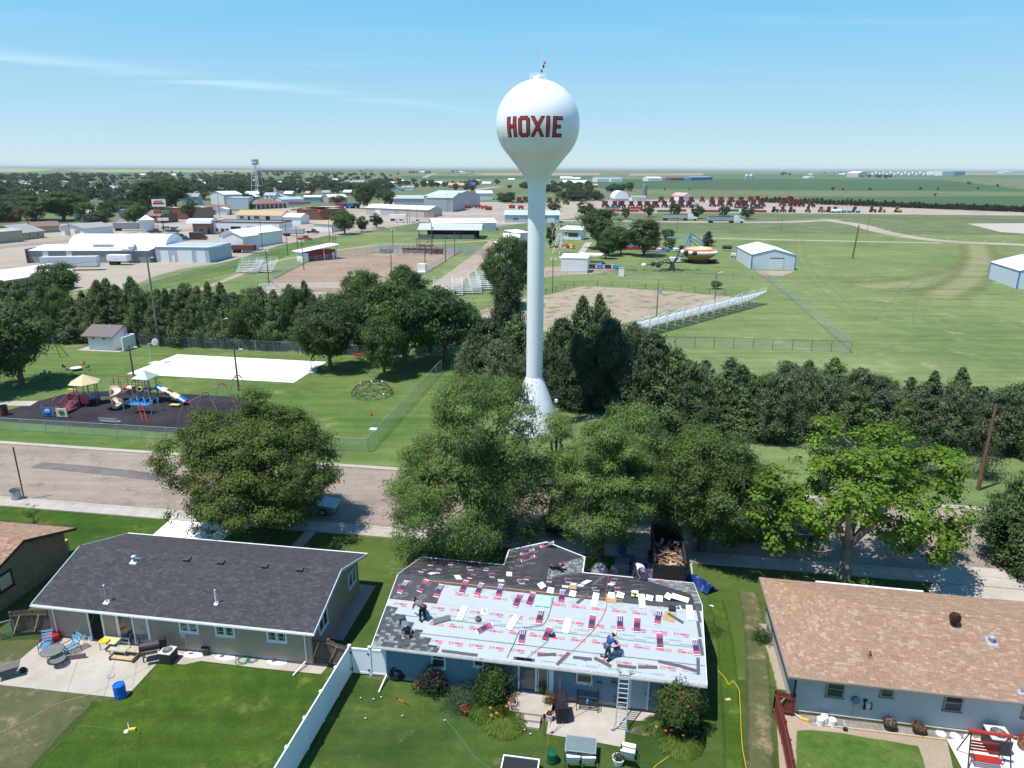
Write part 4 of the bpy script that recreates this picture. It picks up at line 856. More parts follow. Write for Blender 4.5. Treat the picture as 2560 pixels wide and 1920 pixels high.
# ---------------------------------------------------------------- tan hip-roofed house at right
m_pale=mat('pale_blue_siding',(0.40,0.43,0.44),0.8,0.06,1.5)
ot=G(1975,1690,2.7); Lt=23.0; Dt=9.48
ht=House('ranch_house','pale grey blue ranch house with a tan hip roof at the right edge',ot,-9.6,Lt,Dt,2.7,1.66,m_pale,inset=0.5,gin=0.5)
mb=MB(); mb.box((Lt/2,Dt/2,1.32),(Lt-1.0,Dt-1.0,2.64)); mb.build('wall',m_pale,ht.root)
D2=Dt/2; zr=2.7+1.66; hipu=Dt/2*0.98
mb=MB(); P=[(0,0,2.7),(Lt,0,2.7),(Lt,Dt,2.7),(0,Dt,2.7),(hipu,D2,zr),(Lt-hipu,D2,zr)]; P=[(x,y,z-0.006)for x,y,z in P]
low=[(x,y,2.60)for x,y,z in P[:4]]
mb.quad([P[0],P[1],P[5],P[4]]); mb.quad([P[1],P[2],P[5]]); mb.quad([P[2],P[3],P[4],P[5]]); mb.quad([P[3],P[0],P[4]])
for a in range(4):mb.quad([low[a],low[(a+1)%4],P[(a+1)%4],P[a]])
mb.quad(low[::-1]); mb.build('roof_deck',m_brown,ht.root)
palR=[(0.300,0.196,0.130),(0.325,0.215,0.146),(0.272,0.172,0.114),(0.372,0.258,0.180),(0.305,0.200,0.134),(0.285,0.182,0.122),(0.305,0.198,0.134)]
kk=hipu/ht.Ls
shingles(ht.root,ht.near,Lt,ht.Ls,palR,0.145,(0.13,0.38),300,seed=6,lo=lambda d:d*kk,hi=lambda d:Lt-d*kk)
shingles(ht.root,ht.far,Lt,ht.Ls,palR,0.145,(0.13,0.38),0,seed=7,name='far_slope_shingle',lo=lambda d:d*kk,hi=lambda d:Lt-d*kk)
ph=math.atan2(1.66,hipu); Lh=math.hypot(1.66,hipu); k2=D2/Lh
hipM=Matrix.Translation((0,Dt,2.7))@Matrix.Rotation(-math.pi/2,4,'Z')@Matrix.Rotation(ph,4,'X')
shingles(ht.root,hipM,Dt,Lh,palR,0.145,(0.13,0.38),0,seed=8,name='hip_slope_shingle',lo=lambda d:d*k2,hi=lambda d:Dt-d*k2)
mb=MB(); r_=random.Random(3)
for A,B in((Vector((0,0,2.7)),Vector((hipu,D2,zr))),(Vector((0,Dt,2.7)),Vector((hipu,D2,zr))),(Vector((hipu,D2,zr)),Vector((Lt-hipu,D2,zr)))):
 n=int((B-A).length/0.25)
 for i in range(n):
  p=A.lerp(B,i/n); q=A.lerp(B,(i+0.96)/n); s=(B-A).normalized().cross(EZ).normalized()*0.15; dn=Vector((0,0,-0.05)); c=r_.choice(palR)
  up=Vector((0,0,0.03)); mb.quad([p+up,q+up*0.6,q+s+dn+up,p+s+dn+up][::-1],col=c); mb.quad([p+up,q+up*0.6,q-s+dn+up,p-s+dn+up],col=c)
mb.build('hip_cap',mat('shingle_granules',(0,0,0)),ht.root)
siding(ht,'near',0.20,m_pale,0.5,Lt-0.5,0.5,z1=2.6)
mb=MB(); mb.box((Lt/2,0.47,0.11),(Lt-0.96,0.06,0.22)); mb.build('foundation',m_wood,ht.root); mb=MB(); mb.box((Lt/2,0.44,0.25),(Lt-0.96,0.05,0.05)); mb.build('skirt_board',mat('cream_trim',(0.6,0.6,0.48)),ht.root)
m_gut=mat('taupe_gutter',(0.24,0.19,0.16),0.5)
mb=MB()
mb.box((Lt/2,-0.06,2.66),(Lt+0.24,0.11,0.11)); mb.box((-0.06,Dt/2,2.66),(0.11,Dt,0.11)); mb.build('gutter',m_gut,ht.root)
mb=MB(); mb.box((3.4+3.2,Dt+0.08,2.70),(6.4,0.14,0.10)); mb.build('gutter',m_white,ht.root)
mb=MB(); mb.tube((0.46,0.44,2.6),(0.46,0.44,0.2),0.045); mb.build('downspout',m_brown,ht.root)
for a,b,c,d in((2062,1703,2108,1741),(2198,1719,2232,1741),(2354,1738,2402,1776),(2550,1760,2595,1795)):
 u0=ht.wallu(a,d)[0]; u1=ht.wallu(c,d)[0]; z0=ht.wallu((a+c)/2,d)[1]; window(ht.root,Matrix.Translation((u0,0.47,z0)),u1-u0,2.42-z0,mat('taupe_frame',(0.26,0.24,0.22)),m_glass,1,2,0.08,0.05)
mb=MB(); u,d=ht.hit(2384,1563); p=ht.near@Vector((u,d,0)); mb.tube(p,p+Vector((0,0,0.25)),0.17,n=14)
o=mb.build('turbine_vent',m_brown,ht.root); q=MB()
for k in range(18):
 a=k*6.283/18; pts=[]
 for j in range(7):
  t=-1.1+j*2.2/6; r=0.27*math.cos(t*0.95); pts.append(p+Vector((r*math.cos(a+t*.5),r*math.sin(a+t*.5),0.50+0.22*math.sin(t))))
 for x,y in zip(pts,pts[1:]):q.box((x+y)/2,(0.02,0.075,(y-x).length*1.1),rz=a+.6)
q.lathe([(0.12,0.28),(0.2,0.34),(0.235,0.5),(0.2,0.66),(0.08,0.71),(0,0.72)],14,p); q.build('turbine_fins',mat('brown_metal',(0.075,0.042,0.036),0.4,0.2,6,metal=0.4),o)
pipevent(ht,2478,1604,0.3,0.10,'flue',m_galv,capr=0.19); pipevent(ht,2174,1641,0.35,0.055,'vent_pipe',mat('rusty_pipe',(0.22,0.10,0.06))); pipevent(ht,2552,1731,0.42,0.05,'vent_pipe',m_galv)
# ---------------------------------------------------------------- the house being re-roofed
m_lap=mat('slate_blue_siding',(0.150,0.225,0.295),0.75,0.06,1.5)
hq=House('ranch_house','slate blue house being re-roofed, printed underlayment bare on its back slope',G(930,1613,2.6),-9.7,18.07,9.45,2.6,1.6,m_lap,inset=0.62)
wallbox(hq); roofslab(hq,mat('plywood',(0.30,0.22,0.13)),0.08); L,Ls=hq.L,hq.Ls
siding(hq,'near',0.115,m_lap,hq.gin,L-hq.gin,hq.inset); gable_siding(hq,0.23,m_lap,L-hq.gin)
mb=MB(); mb.box((L/2,hq.D/2,0.12),(L-2*hq.gin+.02,hq.D-2*hq.inset+.02,0.22)); mb.build('foundation',m_conc,hq.root)
gutter(hq,mat('pale_gutter',(0.62,0.60,0.58),0.5)); rake(hq,m_white,L,0.18); rake(hq,m_white,-0.035,0.18)
m_under=mat('pale_underlayment',(0.365,0.405,0.412),0.5,0.03,1.2,spec=0.3,bump=0.12,bscale=2.2); m_felt=mat('black_underlayment',(0.050,0.050,0.054),0.6,0.25,1.3,bump=0.2,bscale=2.5)
print('slope pts',[tuple(round(x,2)for x in hq.hit(*p))for p in((984,1492),(1095,1501),(1104,1469),(1463,1498),(1754,1531),(979,1514),(1099,1625),(1640,1579),(1126,1526),(1151,1487),(1605,1535),(1085,1562),(1720,1631),(1097,1604),(1750,1679),(1115,1539),(1637,1596),(1449,1664),(1616,1683),(994,1437))],'Ls',Ls)
dS=hq.hit(1463,1498)[1]; dS2=hq.hit(984,1490)[1]; uS=hq.hit(1100,1485)[0]; dS2=min(dS2,3.15)
edges=[0.0,1.05,2.10,3.15,dS]
for a,b in zip(edges,edges[1:]):
 mb=MB(); top=min(b+0.06,dS);
 if a>dS2-0.3:mb.box(((uS+L)/2,(a+top)/2,0.004+0.003),(L-uS,top-a,0.006),M=hq.near)
 else:mb.box((L/2,(a+min(top,dS2))/2,0.004),(L,min(top,dS2)-a,0.006),M=hq.near)
 if a<=dS2-0.3 and top>dS2+.02:mb.box(((uS+L)/2,(dS2+top)/2,0.0045),(L-uS,top-dS2,0.006),M=hq.near)
 mb.build('underlayment_strip',m_under,hq.root)
mb=MB(); mb.box((L/2,(dS+Ls)/2,0.010),(L,Ls-dS,0.006),M=hq.near); mb.box((uS/2,(dS2+dS)/2,0.010),(uS,dS-dS2,0.006),M=hq.near); mb.build('underlayment_strip',m_felt,hq.root)
for a,b in((0,1.0),(1.0,2.0),(2.0,3.0),(3.0,4.0),(4.0,Ls)):
 mb=MB(); mb.box((L/2,(a+b)/2,0.004+(0.002 if int(a)%2 else 0)),(L,b-a+0.04 if b<Ls else b-a,0.006),M=hq.far); mb.build('underlayment_strip',m_felt,hq.root)
 # front wing towards the street
wL=hq.hit(1263,1411,hq.far); wR=hq.hit(1456,1431,hq.far); ua=L-wL[0]; ub=L-wR[0]; print('wing',ua,ub,(hq.F.inverted()@G(1280,1371,2.6)),(hq.F.inverted()@G(1458,1388,2.6)))
wl_=2.0; um=(ua+ub)/2; hw=(ub-ua)/2; zp=2.6+hw*math.tan(hq.pit); vin=hq.D-(zp-2.6)/math.tan(hq.pit)
mb=MB()
for s,e in((-1,ua),(1,ub)):
 q=[(e,hq.D,2.60),(e,hq.D+wl_,2.60),(um,hq.D+wl_,zp),(um,vin,zp)]; q=[(x,y,z+0.010)for x,y,z in q]; mb.quad(q if s>0 else q[::-1]); lo_=[(x,y,z-0.10)for x,y,z in q]; mb.quad(lo_[::-1]if s>0 else lo_)
 mb.quad([q[0],q[1],lo_[1],lo_[0]]if s<0 else[lo_[0],lo_[1],q[1],q[0]]); mb.quad([q[1],q[2],lo_[2],lo_[1]])
mb.build('wing_roof',m_felt,hq.root)
mb=MB(); mb.prism([(ua+.4,0),(ub-.4,0),(ub-.4,2.6+.3*math.tan(hq.pit)),(um,zp-.12),(ua+.4,2.6+.3*math.tan(hq.pit))],hq.D-1.0,hq.D+wl_-0.4,'y'); mb.build('wing_wall',m_lap,hq.root)
mb=MB(); mb.tube((ua-.03,hq.D+.05,2.62),(ua-.03,hq.D+wl_,2.62),0.05); mb.tube((ub+.03,hq.D+.05,2.62),(ub+.03,hq.D+wl_,2.62),0.05); mb.tube((ua,hq.D+wl_,2.62),(um,hq.D+wl_,zp+.02),0.045); mb.tube((ub,hq.D+wl_,2.62),(um,hq.D+wl_,zp+.02),0.045); mb.build('wing_trim',m_white,hq.root)
# shingles laid so far: lower left of back slope, right end of front slope, wing's right slope
palB=[(0.070,0.078,0.082),(0.085,0.094,0.098),(0.055,0.060,0.066),(0.17,0.185,0.19),(0.075,0.084,0.088),(0.08,0.088,0.092),(0.066,0.073,0.078),(0.23,0.245,0.255)]
pA=hq.hit(979,1516); pB=hq.hit(1099,1625); sl=(pA[0]-pB[0])/(pA[1]-pB[1])
shingles(hq.root,hq.near,L,pA[1],palB,0.145,(0.14,0.32),300,seed=11,hi=lambda d:max(0.3,pB[0]+sl*(d-pB[1])+0.25*((int(d/0.145)%3)-1)),z0=0.012)
palF=[(0.12,0.13,0.13),(0.20,0.215,0.22),(0.16,0.17,0.175),(0.30,0.32,0.325),(0.10,0.11,0.11)]
uF=hq.hit(1614,1445,hq.far)[0]
shingles(hq.root,hq.far,L,Ls,palF,0.145,(0.14,0.32),0,seed=12,hi=lambda d:max(0.4,uF+0.4-d*1.05),z0=0.012,name='front_slope_shingle')
wingM=Matrix.Translation((ub,hq.D,2.615))@Matrix.Rotation(math.pi/2,4,'Z')@Matrix.Rotation(hq.pit,4,'X')
shingles(hq.root,wingM,wl_,2.2,palF,0.145,(0.14,0.32),0,seed=13,name='wing_shingle',lo=lambda d:-d*0.95,hi=lambda d:wl_-max(0,1.2*d))
# chalk line and lap lines
mb=MB(); mb.box((L*0.42,Ls-0.25,0.016),(L*0.66,0.05,0.004),M=hq.near); mb.build('chalk_line',mat('orange_mark',(0.45,0.20,0.08)),hq.root)
mb=MB(); r_=random.Random(2)
for a in(1.05,2.1,3.15):
 u=3.5 if a<2 else 1.0
 while u<L-0.2:mb.box((u,a+0.05,0.0096),(0.02,0.05,0.0015),M=hq.near); mb.box((u+.25,a+0.0,0.0096),(0.45,0.012,0.0015),M=hq.near); u+=0.5
o=mb.build('lap_print',mat('grey_print',(0.25,0.28,0.30)),hq.root); o['kind']='stuff'
# printed words on the underlayment
m_pink=mat('pink_red_print',(0.62,0.045,0.12),0.6,0.05); m_ink=mat('grey_blue_print',(0.12,0.16,0.19),0.6,0.05); m_feltink=mat('pale_print_on_felt',(0.30,0.305,0.315),0.6,0.1)
tM=text_mesh('MEAD',0.175,m_pink,bold=0.010,name='printed_word'); tL=text_mesh('LUMBER',0.08,m_ink,bold=0.003,name='printed_word'); tT=text_mesh('A  TECHNO SB 50',0.10,m_ink,bold=0.002,name='printed_word'); tN=text_mesh('TECHNO SB 50   V',0.10,m_ink,bold=0.002,name='printed_word')
lg=MB();
def stroke(b,x0,y0,x1,y1,w,z=0):
 d=Vector((x1-x0,y1-y0)).normalized(); n=Vector((-d.y,d.x))*w/2; b.quad([(x0+n.x,y0+n.y,z),(x0-n.x,y0-n.y,z),(x1-n.x,y1-n.y,z),(x1+n.x,y1+n.y,z)])
stroke(lg,-.11,-.08,-.11,.08,.035); stroke(lg,-.10,.07,-.02,-.01,.035,.0004); stroke(lg,-.02,.00,.04,.07,.035,.0008); stroke(lg,-.12,-.085,.09,-.085,.022,.0012)
lgm=lg.mesh('printed_logo',m_pink); l2=MB(); stroke(l2,.03,.07,.15,-.05,.035); stroke(l2,.10,.07,.17,-.0,.022,.0005); l2m=l2.mesh('printed_logo',m_ink)
def printrow(pa,pb,flip,u0,u1,step,small=False,off=0.0):
 a,b=hq.hit(*pa),hq.hit(*pb); d=(a[1]+b[1])/2; u=u0
 while u<u1:
  if small:
   place('printed_word',tN if flip else tT,hq.root,M=hq.near@Matrix.Translation((u,d,0.0135))@Matrix.Rotation(math.pi if flip else 0,4,'Z'))
  else:
   R=Matrix.Rotation(math.pi if flip else 0,4,'Z'); B=hq.near@Matrix.Translation((u,d,0.0135))@R
   place('printed_word',tM,hq.root,M=B); place('printed_word',tL,hq.root,M=B@Matrix.Translation((0.06,-0.14,0))); place('printed_logo',lgm,hq.root,M=B@Matrix.Translation((-0.45,0.0,0))); place('printed_logo',l2m,hq.root,M=B@Matrix.Translation((-0.45,0,0.0004)))
  u+=step
printrow((1151,1487),(1605,1535),True,hq.hit(1147,1487)[0],L-2.5,1.15); printrow((1126,1526),(1702,1584),False,max(.95,hq.hit(988,1509)[0]),L-.4,1.15)
printrow((1085,1562),(1720,1631),True,hq.hit(1083,1562)[0],L-.3,1.15); printrow((1097,1604),(1750,1679),False,hq.hit(1097,1604)[0],L-.3,1.15)
printrow((1115,1539),(1637,1596),False,2.7,L-.5,1.25,True); printrow((1150,1549),(1600,1600),True,3.3,L-.5,1.25,True); printrow((1449,1664),(1616,1683),False,9.8,L-.4,1.15,True)
# outline marks on the black felt: ovals and strokes
mb=MB(); r_=random.Random(21)
def ring(b,M,rx,ry,w,n=18):
 for k in range(n):
  t0,t1=2*math.pi*k/n,2*math.pi*(k+1)/n; b.quad([tuple(M@Vector((x,y,0)))for x,y in((rx*math.cos(t0),ry*math.sin(t0)),(rx*math.cos(t1),ry*math.sin(t1)),((rx-w)*math.cos(t1),(ry-w)*math.sin(t1)),((rx-w)*math.cos(t0),(ry-w)*math.sin(t0)))])
def feltmark(M,s=1.0):
 ring(mb,M,0.26*s,0.15*s,0.018); ring(mb,M@Matrix.Translation((0,0.01,0)),0.17*s,0.08*s,0.014)
 for y in(-.07,.07):
  for x0 in(-.55,-.40):mb.box((0,0,0),(0.14*s,0.018,0.002),M=M@Matrix.Translation((x0*s,y*s,0)))
 mb.box((0,0,0),(0.34*s,0.016,0.002),M=M@Matrix.Translation((-.47*s,0,0)))
u=0.8; k=0
while u<L-0.5:
 for dd in([Ls-0.55]if u>uS else[Ls-0.55,Ls-1.45]):feltmark(hq.near@Matrix.Translation((u,dd,0.016))@Matrix.Rotation(0.45,4,'Z'))
 u+=1.15
u=3.2
while u<L-0.5:
 for dd in(0.7,1.7,2.7,3.7,4.6):feltmark(hq.far@Matrix.Translation((u+(dd*1.7)%0.9,dd,0.012))@Matrix.Rotation(3.6,4,'Z'),0.9)
 u+=1.3
wlM=Matrix.Translation((ua,hq.D,2.612))@Matrix.Rotation(-math.pi/2,4,'Z')@Matrix.Rotation(hq.pit,4,'X')
for a in range(4):
 for b in range(3):feltmark(wlM@Matrix.Translation((-wl_+0.3+a*0.75,0.5+b*0.8,0.006))@Matrix.Rotation(1.2,4,'Z'),.8)
o=mb.build('felt_print',m_feltink,hq.root); o['kind']='stuff'
# walls: openings
for a,b,c,d in((1080,1634,1115,1668),(1184,1645,1211,1665),(1440,1675,1481,1706)):
 u0=hq.wallu(a,d)[0]; u1=hq.wallu(c,d)[0]; z0=hq.wallu((a+c)/2,d)[1]; window(hq.root,Matrix.Translation((u0,hq.inset-.03,z0)),u1-u0,2.38-z0,m_trim if a<1300 else mat('cream_frame',(0.62,0.58,0.50)),m_glass if a<1300 else mat('brown_blind',(0.13,0.09,0.06)),1,2 if a!=1184 else 1,0.09,0.05)
ud=(hq.wallu(1299,1727)[0]+hq.wallu(1338,1729)[0])/2
door(hq,ud,0.86,1.95,'leaf',m_trim,z0=0.42,mat_=mat('storm_door_glass',(0.07,0.09,0.11),0.15,0.3,2,spec=.7)); us=hq.wallu(1357,1723)[0]
window(hq.root,Matrix.Translation((us-0.28,hq.inset-.03,0.45)),0.56,1.9,m_trim,m_glass,1,1,0.05,sill=False)
for q in(us+0.46,):mb=MB(); mb.box((q,hq.inset-.06,1.3),(0.26,0.06,2.3)); mb.build('corner_board',m_trim,hq.root)
ug=hq.wallu(1595,1772)[0]; door(hq,ug,0.84,1.98,'leaf',m_trim,z0=0.12,mat_=mat('grey_door',(0.32,0.38,0.44),0.6))
mb=MB(); uu=hq.wallu(1497,1715)[0]; mb.box((uu,hq.inset-.1,1.35),(.26,.14,.36)); mb.tube((uu,hq.inset-.07,1.2),(uu+.02,hq.inset-.07,.4),.02); mb.build('meter_box',mat('blue_grey_box',(0.13,0.18,0.24)),hq.root)
mb=MB(); uu=hq.wallu(1534,1712)[0]; mb.box((uu,hq.inset-.1,1.5),(.24,.12,.28)); mb.tube((uu,hq.inset-.07,1.6),(uu,hq.inset-.07,2.5),.03); mb.build('electric_meter',mat('blue_grey_box',(0.13,0.18,0.24)),hq.root)
downspout(hq,hq.gin+0.05,(-0.05,-1.2))
mb=MB(); a=hq.F.inverted()@G(1281,1752); b_=hq.F.inverted()@G(1392,1775)
x0,x1=hq.wallu(1290,1730)[0]-.1,hq.wallu(1385,1740)[0]
mb.box(((x0+x1)/2,hq.inset-0.03-0.85,0.19),(x1-x0,1.7,0.38)); mb.build('porch_slab',m_conc,hq.root)
for k in range(2):mb=MB(); mb.box((x0+1.05,hq.inset-0.03-1.7-0.17-0.34*k,0.13-0.065*k),(1.35,0.345,0.26-0.13*k)); mb.build('porch_step',m_conc,hq.root)
# ================================================================ WATER TOWER
TB=Vector((2.45,75.2,0)); SR_,SZ=4.17,32.2
tw=thing('water_tower','white spheroid water tower lettered HOXIE in red above the cedars','water tower',TB)
m_tank=mat('tank_enamel',(0.80,0.82,0.84),0.22,0.02,0.6,spec=0.5)
prof=[(0.93,25.9),(0.96,26.5),(1.15,27.0)]
tl=-0.80
prof+=[(1.15+(SR_*math.cos(tl)-1.15)*t,27.0+(SZ+SR_*math.sin(tl)-27.0)*t)for t in(.15,.35,.55,.75,.9)]
prof+=[(SR_*math.cos(a),SZ+SR_*math.sin(a))for a in[tl+(math.pi/2-tl)*k/28 for k in range(29)]]
MB().lathe(prof,72).build('tank',m_tank,tw,smooth=True)
mb=MB(); mb.lathe([(0.90,6.0),(0.90,25.95)],48); mb.build('column',m_tank,tw,smooth=True)
for z in range(8,26,2):MB().lathe([(0.902,z-.03),(0.912,z),(0.902,z+.03)],48).build('weld_seam',m_tank,tw,smooth=True)
MB().lathe([(3.1,0),(3.0,0.4),(2.35,2.2),(1.75,4.0),(1.15,5.5),(0.96,5.9),(0.905,6.05)],56).build('bell_base',m_tank,tw,smooth=True)
az0=math.atan2(-TB.y,-TB.x)
def onsph(lon,lat,dr):a=az0+lon; r=SR_+dr; return(r*math.cos(lat)*math.cos(a),r*math.cos(lat)*math.sin(a),SZ+r*math.sin(lat))
def lonx(x):return math.asin((x-600)/422)
def laty(y):return math.radians(-3.2)-math.asin((y-875)/422)
def sph_strokes(b,polys,dr,grow):
 for k,(a,c,d,e)in enumerate(polys):
  cx=sum(p[0]for p in(a,c,d,e))/4; cy=sum(p[1]for p in(a,c,d,e))/4
  q=[]
  ux=Vector((c[0]-a[0],c[1]-a[1])).normalized(); uy=Vector((e[0]-a[0],e[1]-a[1])).normalized()
  A=Vector(a)-ux*grow-uy*grow; Cc=Vector(c)+ux*grow-uy*grow; D=Vector(d)+ux*grow+uy*grow; E_=Vector(e)-ux*grow+uy*grow
  n=8
  for i in range(n):
   for j in range(n):
    pts=[]
    for s,t in((i,j),(i+1,j),(i+1,j+1),(i,j+1)):
     s/=n; t/=n; p=(A.lerp(Cc,s)).lerp(E_.lerp(D,s),t); pts.append(onsph(lonx(p.x),laty(p.y),dr+0.0008*k))
    b.quad(pts)
def rect(x0,y0,x1,y1):return((x0,y0),(x1,y0),(x1,y1),(x0,y1))
LET={'H':[rect(306,805,332,983),rect(364,805,390,983),rect(332,877,364,903)],'O':[rect(416,826,442,962),rect(494,826,520,962),((437,803),(499,803),(492,829),(444,829)),((444,959),(492,959),(499,985),(437,985)),((416,826),(437,803),(450,826),(440,846)),((499,803),(520,826),(496,846),(486,826)),((416,962),(440,944),(450,962),(437,985)),((520,962),(499,985),(486,962),(496,944))],'X':[((537,803),(565,803),(660,983),(632,983)),((634,803),(661,803),(563,983),(535,983))],'I':[rect(685,803,712,983)],'E':[rect(750,803,777,985),rect(777,803,835,829),rect(777,880,818,905),rect(777,959,835,985)]}
m_lr=mat('letter_red',(0.52,0.045,0.025),0.4,0.03); m_lk=mat('letter_outline',(0.02,0.02,0.05),0.4,0.03)
for ch,st in LET.items():
 b=MB(); sph_strokes(b,st,0.012,5.5); o=b.build('letter',m_lk,tw); b=MB(); sph_strokes(b,st,0.024,-4.0); b.build('letter_face',m_lr,o)
mb=MB(); mb.lathe([(0.5,36.3),(0.5,36.6),(0.15,36.75),(0,36.75)],16)
for k in range(12):
 a=k*6.283/12; a2=(k+1)*6.283/12; p=(0.85*math.cos(a),0.85*math.sin(a)); q=(0.85*math.cos(a2),0.85*math.sin(a2)); mb.tube((*p,36.2),(*p,36.8),0.02)
 for z in(36.55,36.8):mb.tube((*p,z),(*q,z),0.018)
mb.build('roof_railing',m_white,tw)
mb=MB(); mb.tube((0.35,0,36.4),(0.35,0,38.2),0.04); mb.tube((0.35,0,38.2),(0.35,0,40.6),0.03,0.012); mb.build('antenna_mast',m_white,tw)
mb=MB(); mb.box((0.48,-.1,37.5),(0.16,0.14,0.3)); mb.box((0.3,0,37.1),(0.14,0.14,0.25)); mb.build('antenna_box',m_darkmetal,tw); mb=MB(); mb.lathe([(0,37.7),(0.09,37.75),(0.09,37.9),(0,37.95)],8,(0.58,-.1,0)); mb.build('warning_light',m_red,tw)
mb=MB(); mb.box((3.0*.8,-1.2,3.6),(.3,.3,.3)); mb.build('floodlight',m_white,tw)
LM.append(('the HOXIE water tower',TB))
# ================================================================ FENCES, POLES
def posts_fence(name,label,pts,h,gap,kind,m,px=True,cat='fence',rails=1,pr=0.035,rr=0.025,group=None,net=True):
 """posts and rails are parts; netting hangs between them"""
 P=[G(*p)for p in pts]if px else[Vector((p[0],p[1],0))for p in pts]; O=P[0].copy(); root=thing(name,label,cat,O,0,group)
 pb=MB(); pb.tube((0,0,-0.1),(0,0,h+0.04),pr,n=6); pm=pb.mesh('post',m); wm=wire_mat(); k=0
 for a,b in zip(P,P[1:]):
  Lg=(b-a).length; n=max(1,round(Lg/gap)); d=(b-a)/n
  for i in range(n+(1 if b is P[-1]else 0)):
   place('post',pm,root,a+d*i-O)
  for r in range(rails):
   z=h*(r+1)/rails if rails>1 else h
   rb=MB(); rb.tube(a-O+EZ*z,b-O+EZ*z,rr,n=5); rb.build('rail',m,root)
  if kind=='net':
   nm=bpy.data.meshes.new('netting'); q=[a-O,b-O,b-O+EZ*(h-0.02),a-O+EZ*(h-0.02)]; nm.from_pydata([tuple(v)for v in q],[],[(0,1,2,3)]); uv=nm.uv_layers.new(name='UVMap')
   for li,c in enumerate(((0,0),(Lg,0),(Lg,h),(0,h))):uv.data[li].uv=c
   nm.materials.append(wm); place('netting',nm,root)
 return root
posts_fence('chain_link_fence','chain-link fence along the street side of the playground',[(-120,1070),(0,1076),(417,1101),(640,1118),(921,1131)],1.5,2.95,'net',m_galv)
posts_fence('chain_link_fence','chain-link fence running away from the street past the dome climber',[(921,1131),(1012,1030),(1104,928)],1.7,2.9,'net',m_galv)
posts_fence('chain_link_fence','chain-link fence at the back of the park before the dark windbreak',[(60,905),(156,853),(640,877),(920,891)],1.7,3.0,'net',m_galv)
posts_fence('chain_link_fence','chain-link fence across the grass in front of the white grandstand',[(1640,868),(1980,876),(2126,882)],1.8,3.0,'net',m_darkmetal)
posts_fence('chain_link_fence','tall grey chain-link fence running diagonally from the shed to its corner',[(1878,672),(1960,735),(2126,882)],2.0,2.6,'net',m_galv)
posts_fence('chain_link_fence','chain-link fence along the weedy side of the gravel lot',[(330,735),(400,712),(520,684),(600,664),(700,630),(800,603),(900,583),(960,574)],1.4,3.5,'net',m_galv)
posts_fence('pipe_fence','pipe rail fence round the open arena sand with bucking chutes',[(695,722),(672,702),(740,668),(764,655),(846,648),(930,632),(1060,640),(1150,628),(1072,678),(1000,710),(960,722)],1.6,3.2,'rail',m_galv,rails=4,pr=0.06,rr=0.04)
posts_fence('pipe_fence','pipe rail pen at the near end of the arena sand',[(645,738),(652,725),(860,722),(866,738),(835,750),(645,741)],1.5,2.4,'rail',m_white,rails=5,pr=0.06,rr=0.045)
posts_fence('pipe_fence','dark rail fence round the weedy sand pen behind the tower',[(1290,745),(1365,736),(1457,713),(1530,716),(1700,728),(1850,742)],1.3,4.0,'rail',m_darkmetal,rails=3,pr=0.05)
posts_fence('chain_link_fence','low chain-link fence round the miniature train paddock',[(1365,690),(1470,689),(1550,688),(1610,688),(1700,692),(1880,702)],1.2,5.0,'net',m_darkmetal)
posts_fence('rail_fence','white rail fence by the blue roofed hall',[(1408,560),(1440,560),(1465,567)],1.6,2.5,'rail',m_white,rails=3)
r=[]
fl=thing('post_line','line of short white marker posts along the gravel road','posts',G(2170,565)); pm=MB().tube((0,0,0),(0,0,1.0),0.07).mesh('post',m_white)
for px,py in((2175,562),(2190,567),(2205,571),(2222,575),(2247,580),(2284,585),(2309,589),(2335,592),(2371,597),(2415,600),(2463,604),(2510,606)):place('post',pm,fl,G(px,py+2)-fl.location)
def pole(px,py,top,label,r0=0.15,m=None,arms=0,lamp=None,cat='utility pole',name='utility_pole',lean=0.0):
 b=G(px,py); H=ztop(b,top,px); o=thing(name,label,cat,b); mb=MB(); mb.tube((0,0,-0.3),(lean,0,H),r0,r0*0.62,n=8); mb.build('pole',m or m_woodp,o)
 for k in range(arms):
  a=MB(); a.box((lean,-0.15,H-0.4-0.9*k),(2.4,0.1,0.12),rz=0.0); q=a.build('crossarm',m_woodg,o); i=MB()
  for x in(-1.05,-0.5,0.5,1.05):i.tube((lean+x,-0.15,H-0.34-.9*k),(lean+x,-0.15,H-0.12-.9*k),0.05)
  i.build('insulator',m_white,q)
 if lamp=='flood':
  for s in(-1,1):
   a=MB(); a.box((lean+s*0.45,-0.25,H-0.15),(0.5,0.35,0.3)); a.build('floodlight',m_white,o)
  a=MB(); a.box((lean,-0.1,H-0.2),(1.3,0.08,0.08)); a.build('bracket',m_galv,o)
 if lamp=='arm':a=MB(); a.tube((lean,0,H-.6),(lean+.9,-.3,H-0.2),0.04); a.build('bracket',m_galv,o); a=MB(); a.box((lean+1.0,-.3,H-0.2),(.45,.2,.12)); a.build('lamp_head',m_white,o)
 if lamp=='can':a=MB(); a.lathe([(0,-.5),(.3,-.5),(.3,.4),(0,.45)],10,(lean+.45,0,H-2.0)); a.build('transformer',m_galv,o)
 o['height']=H; return o,b+Vector((lean,0,H))
PT={}
PT['r']=pole(2445,1225,1010,'leaning brown utility pole on the grass at right',0.19,mat('reddish_pole_wood',(0.17,0.085,0.06),0.9,0.2),arms=0)[1]
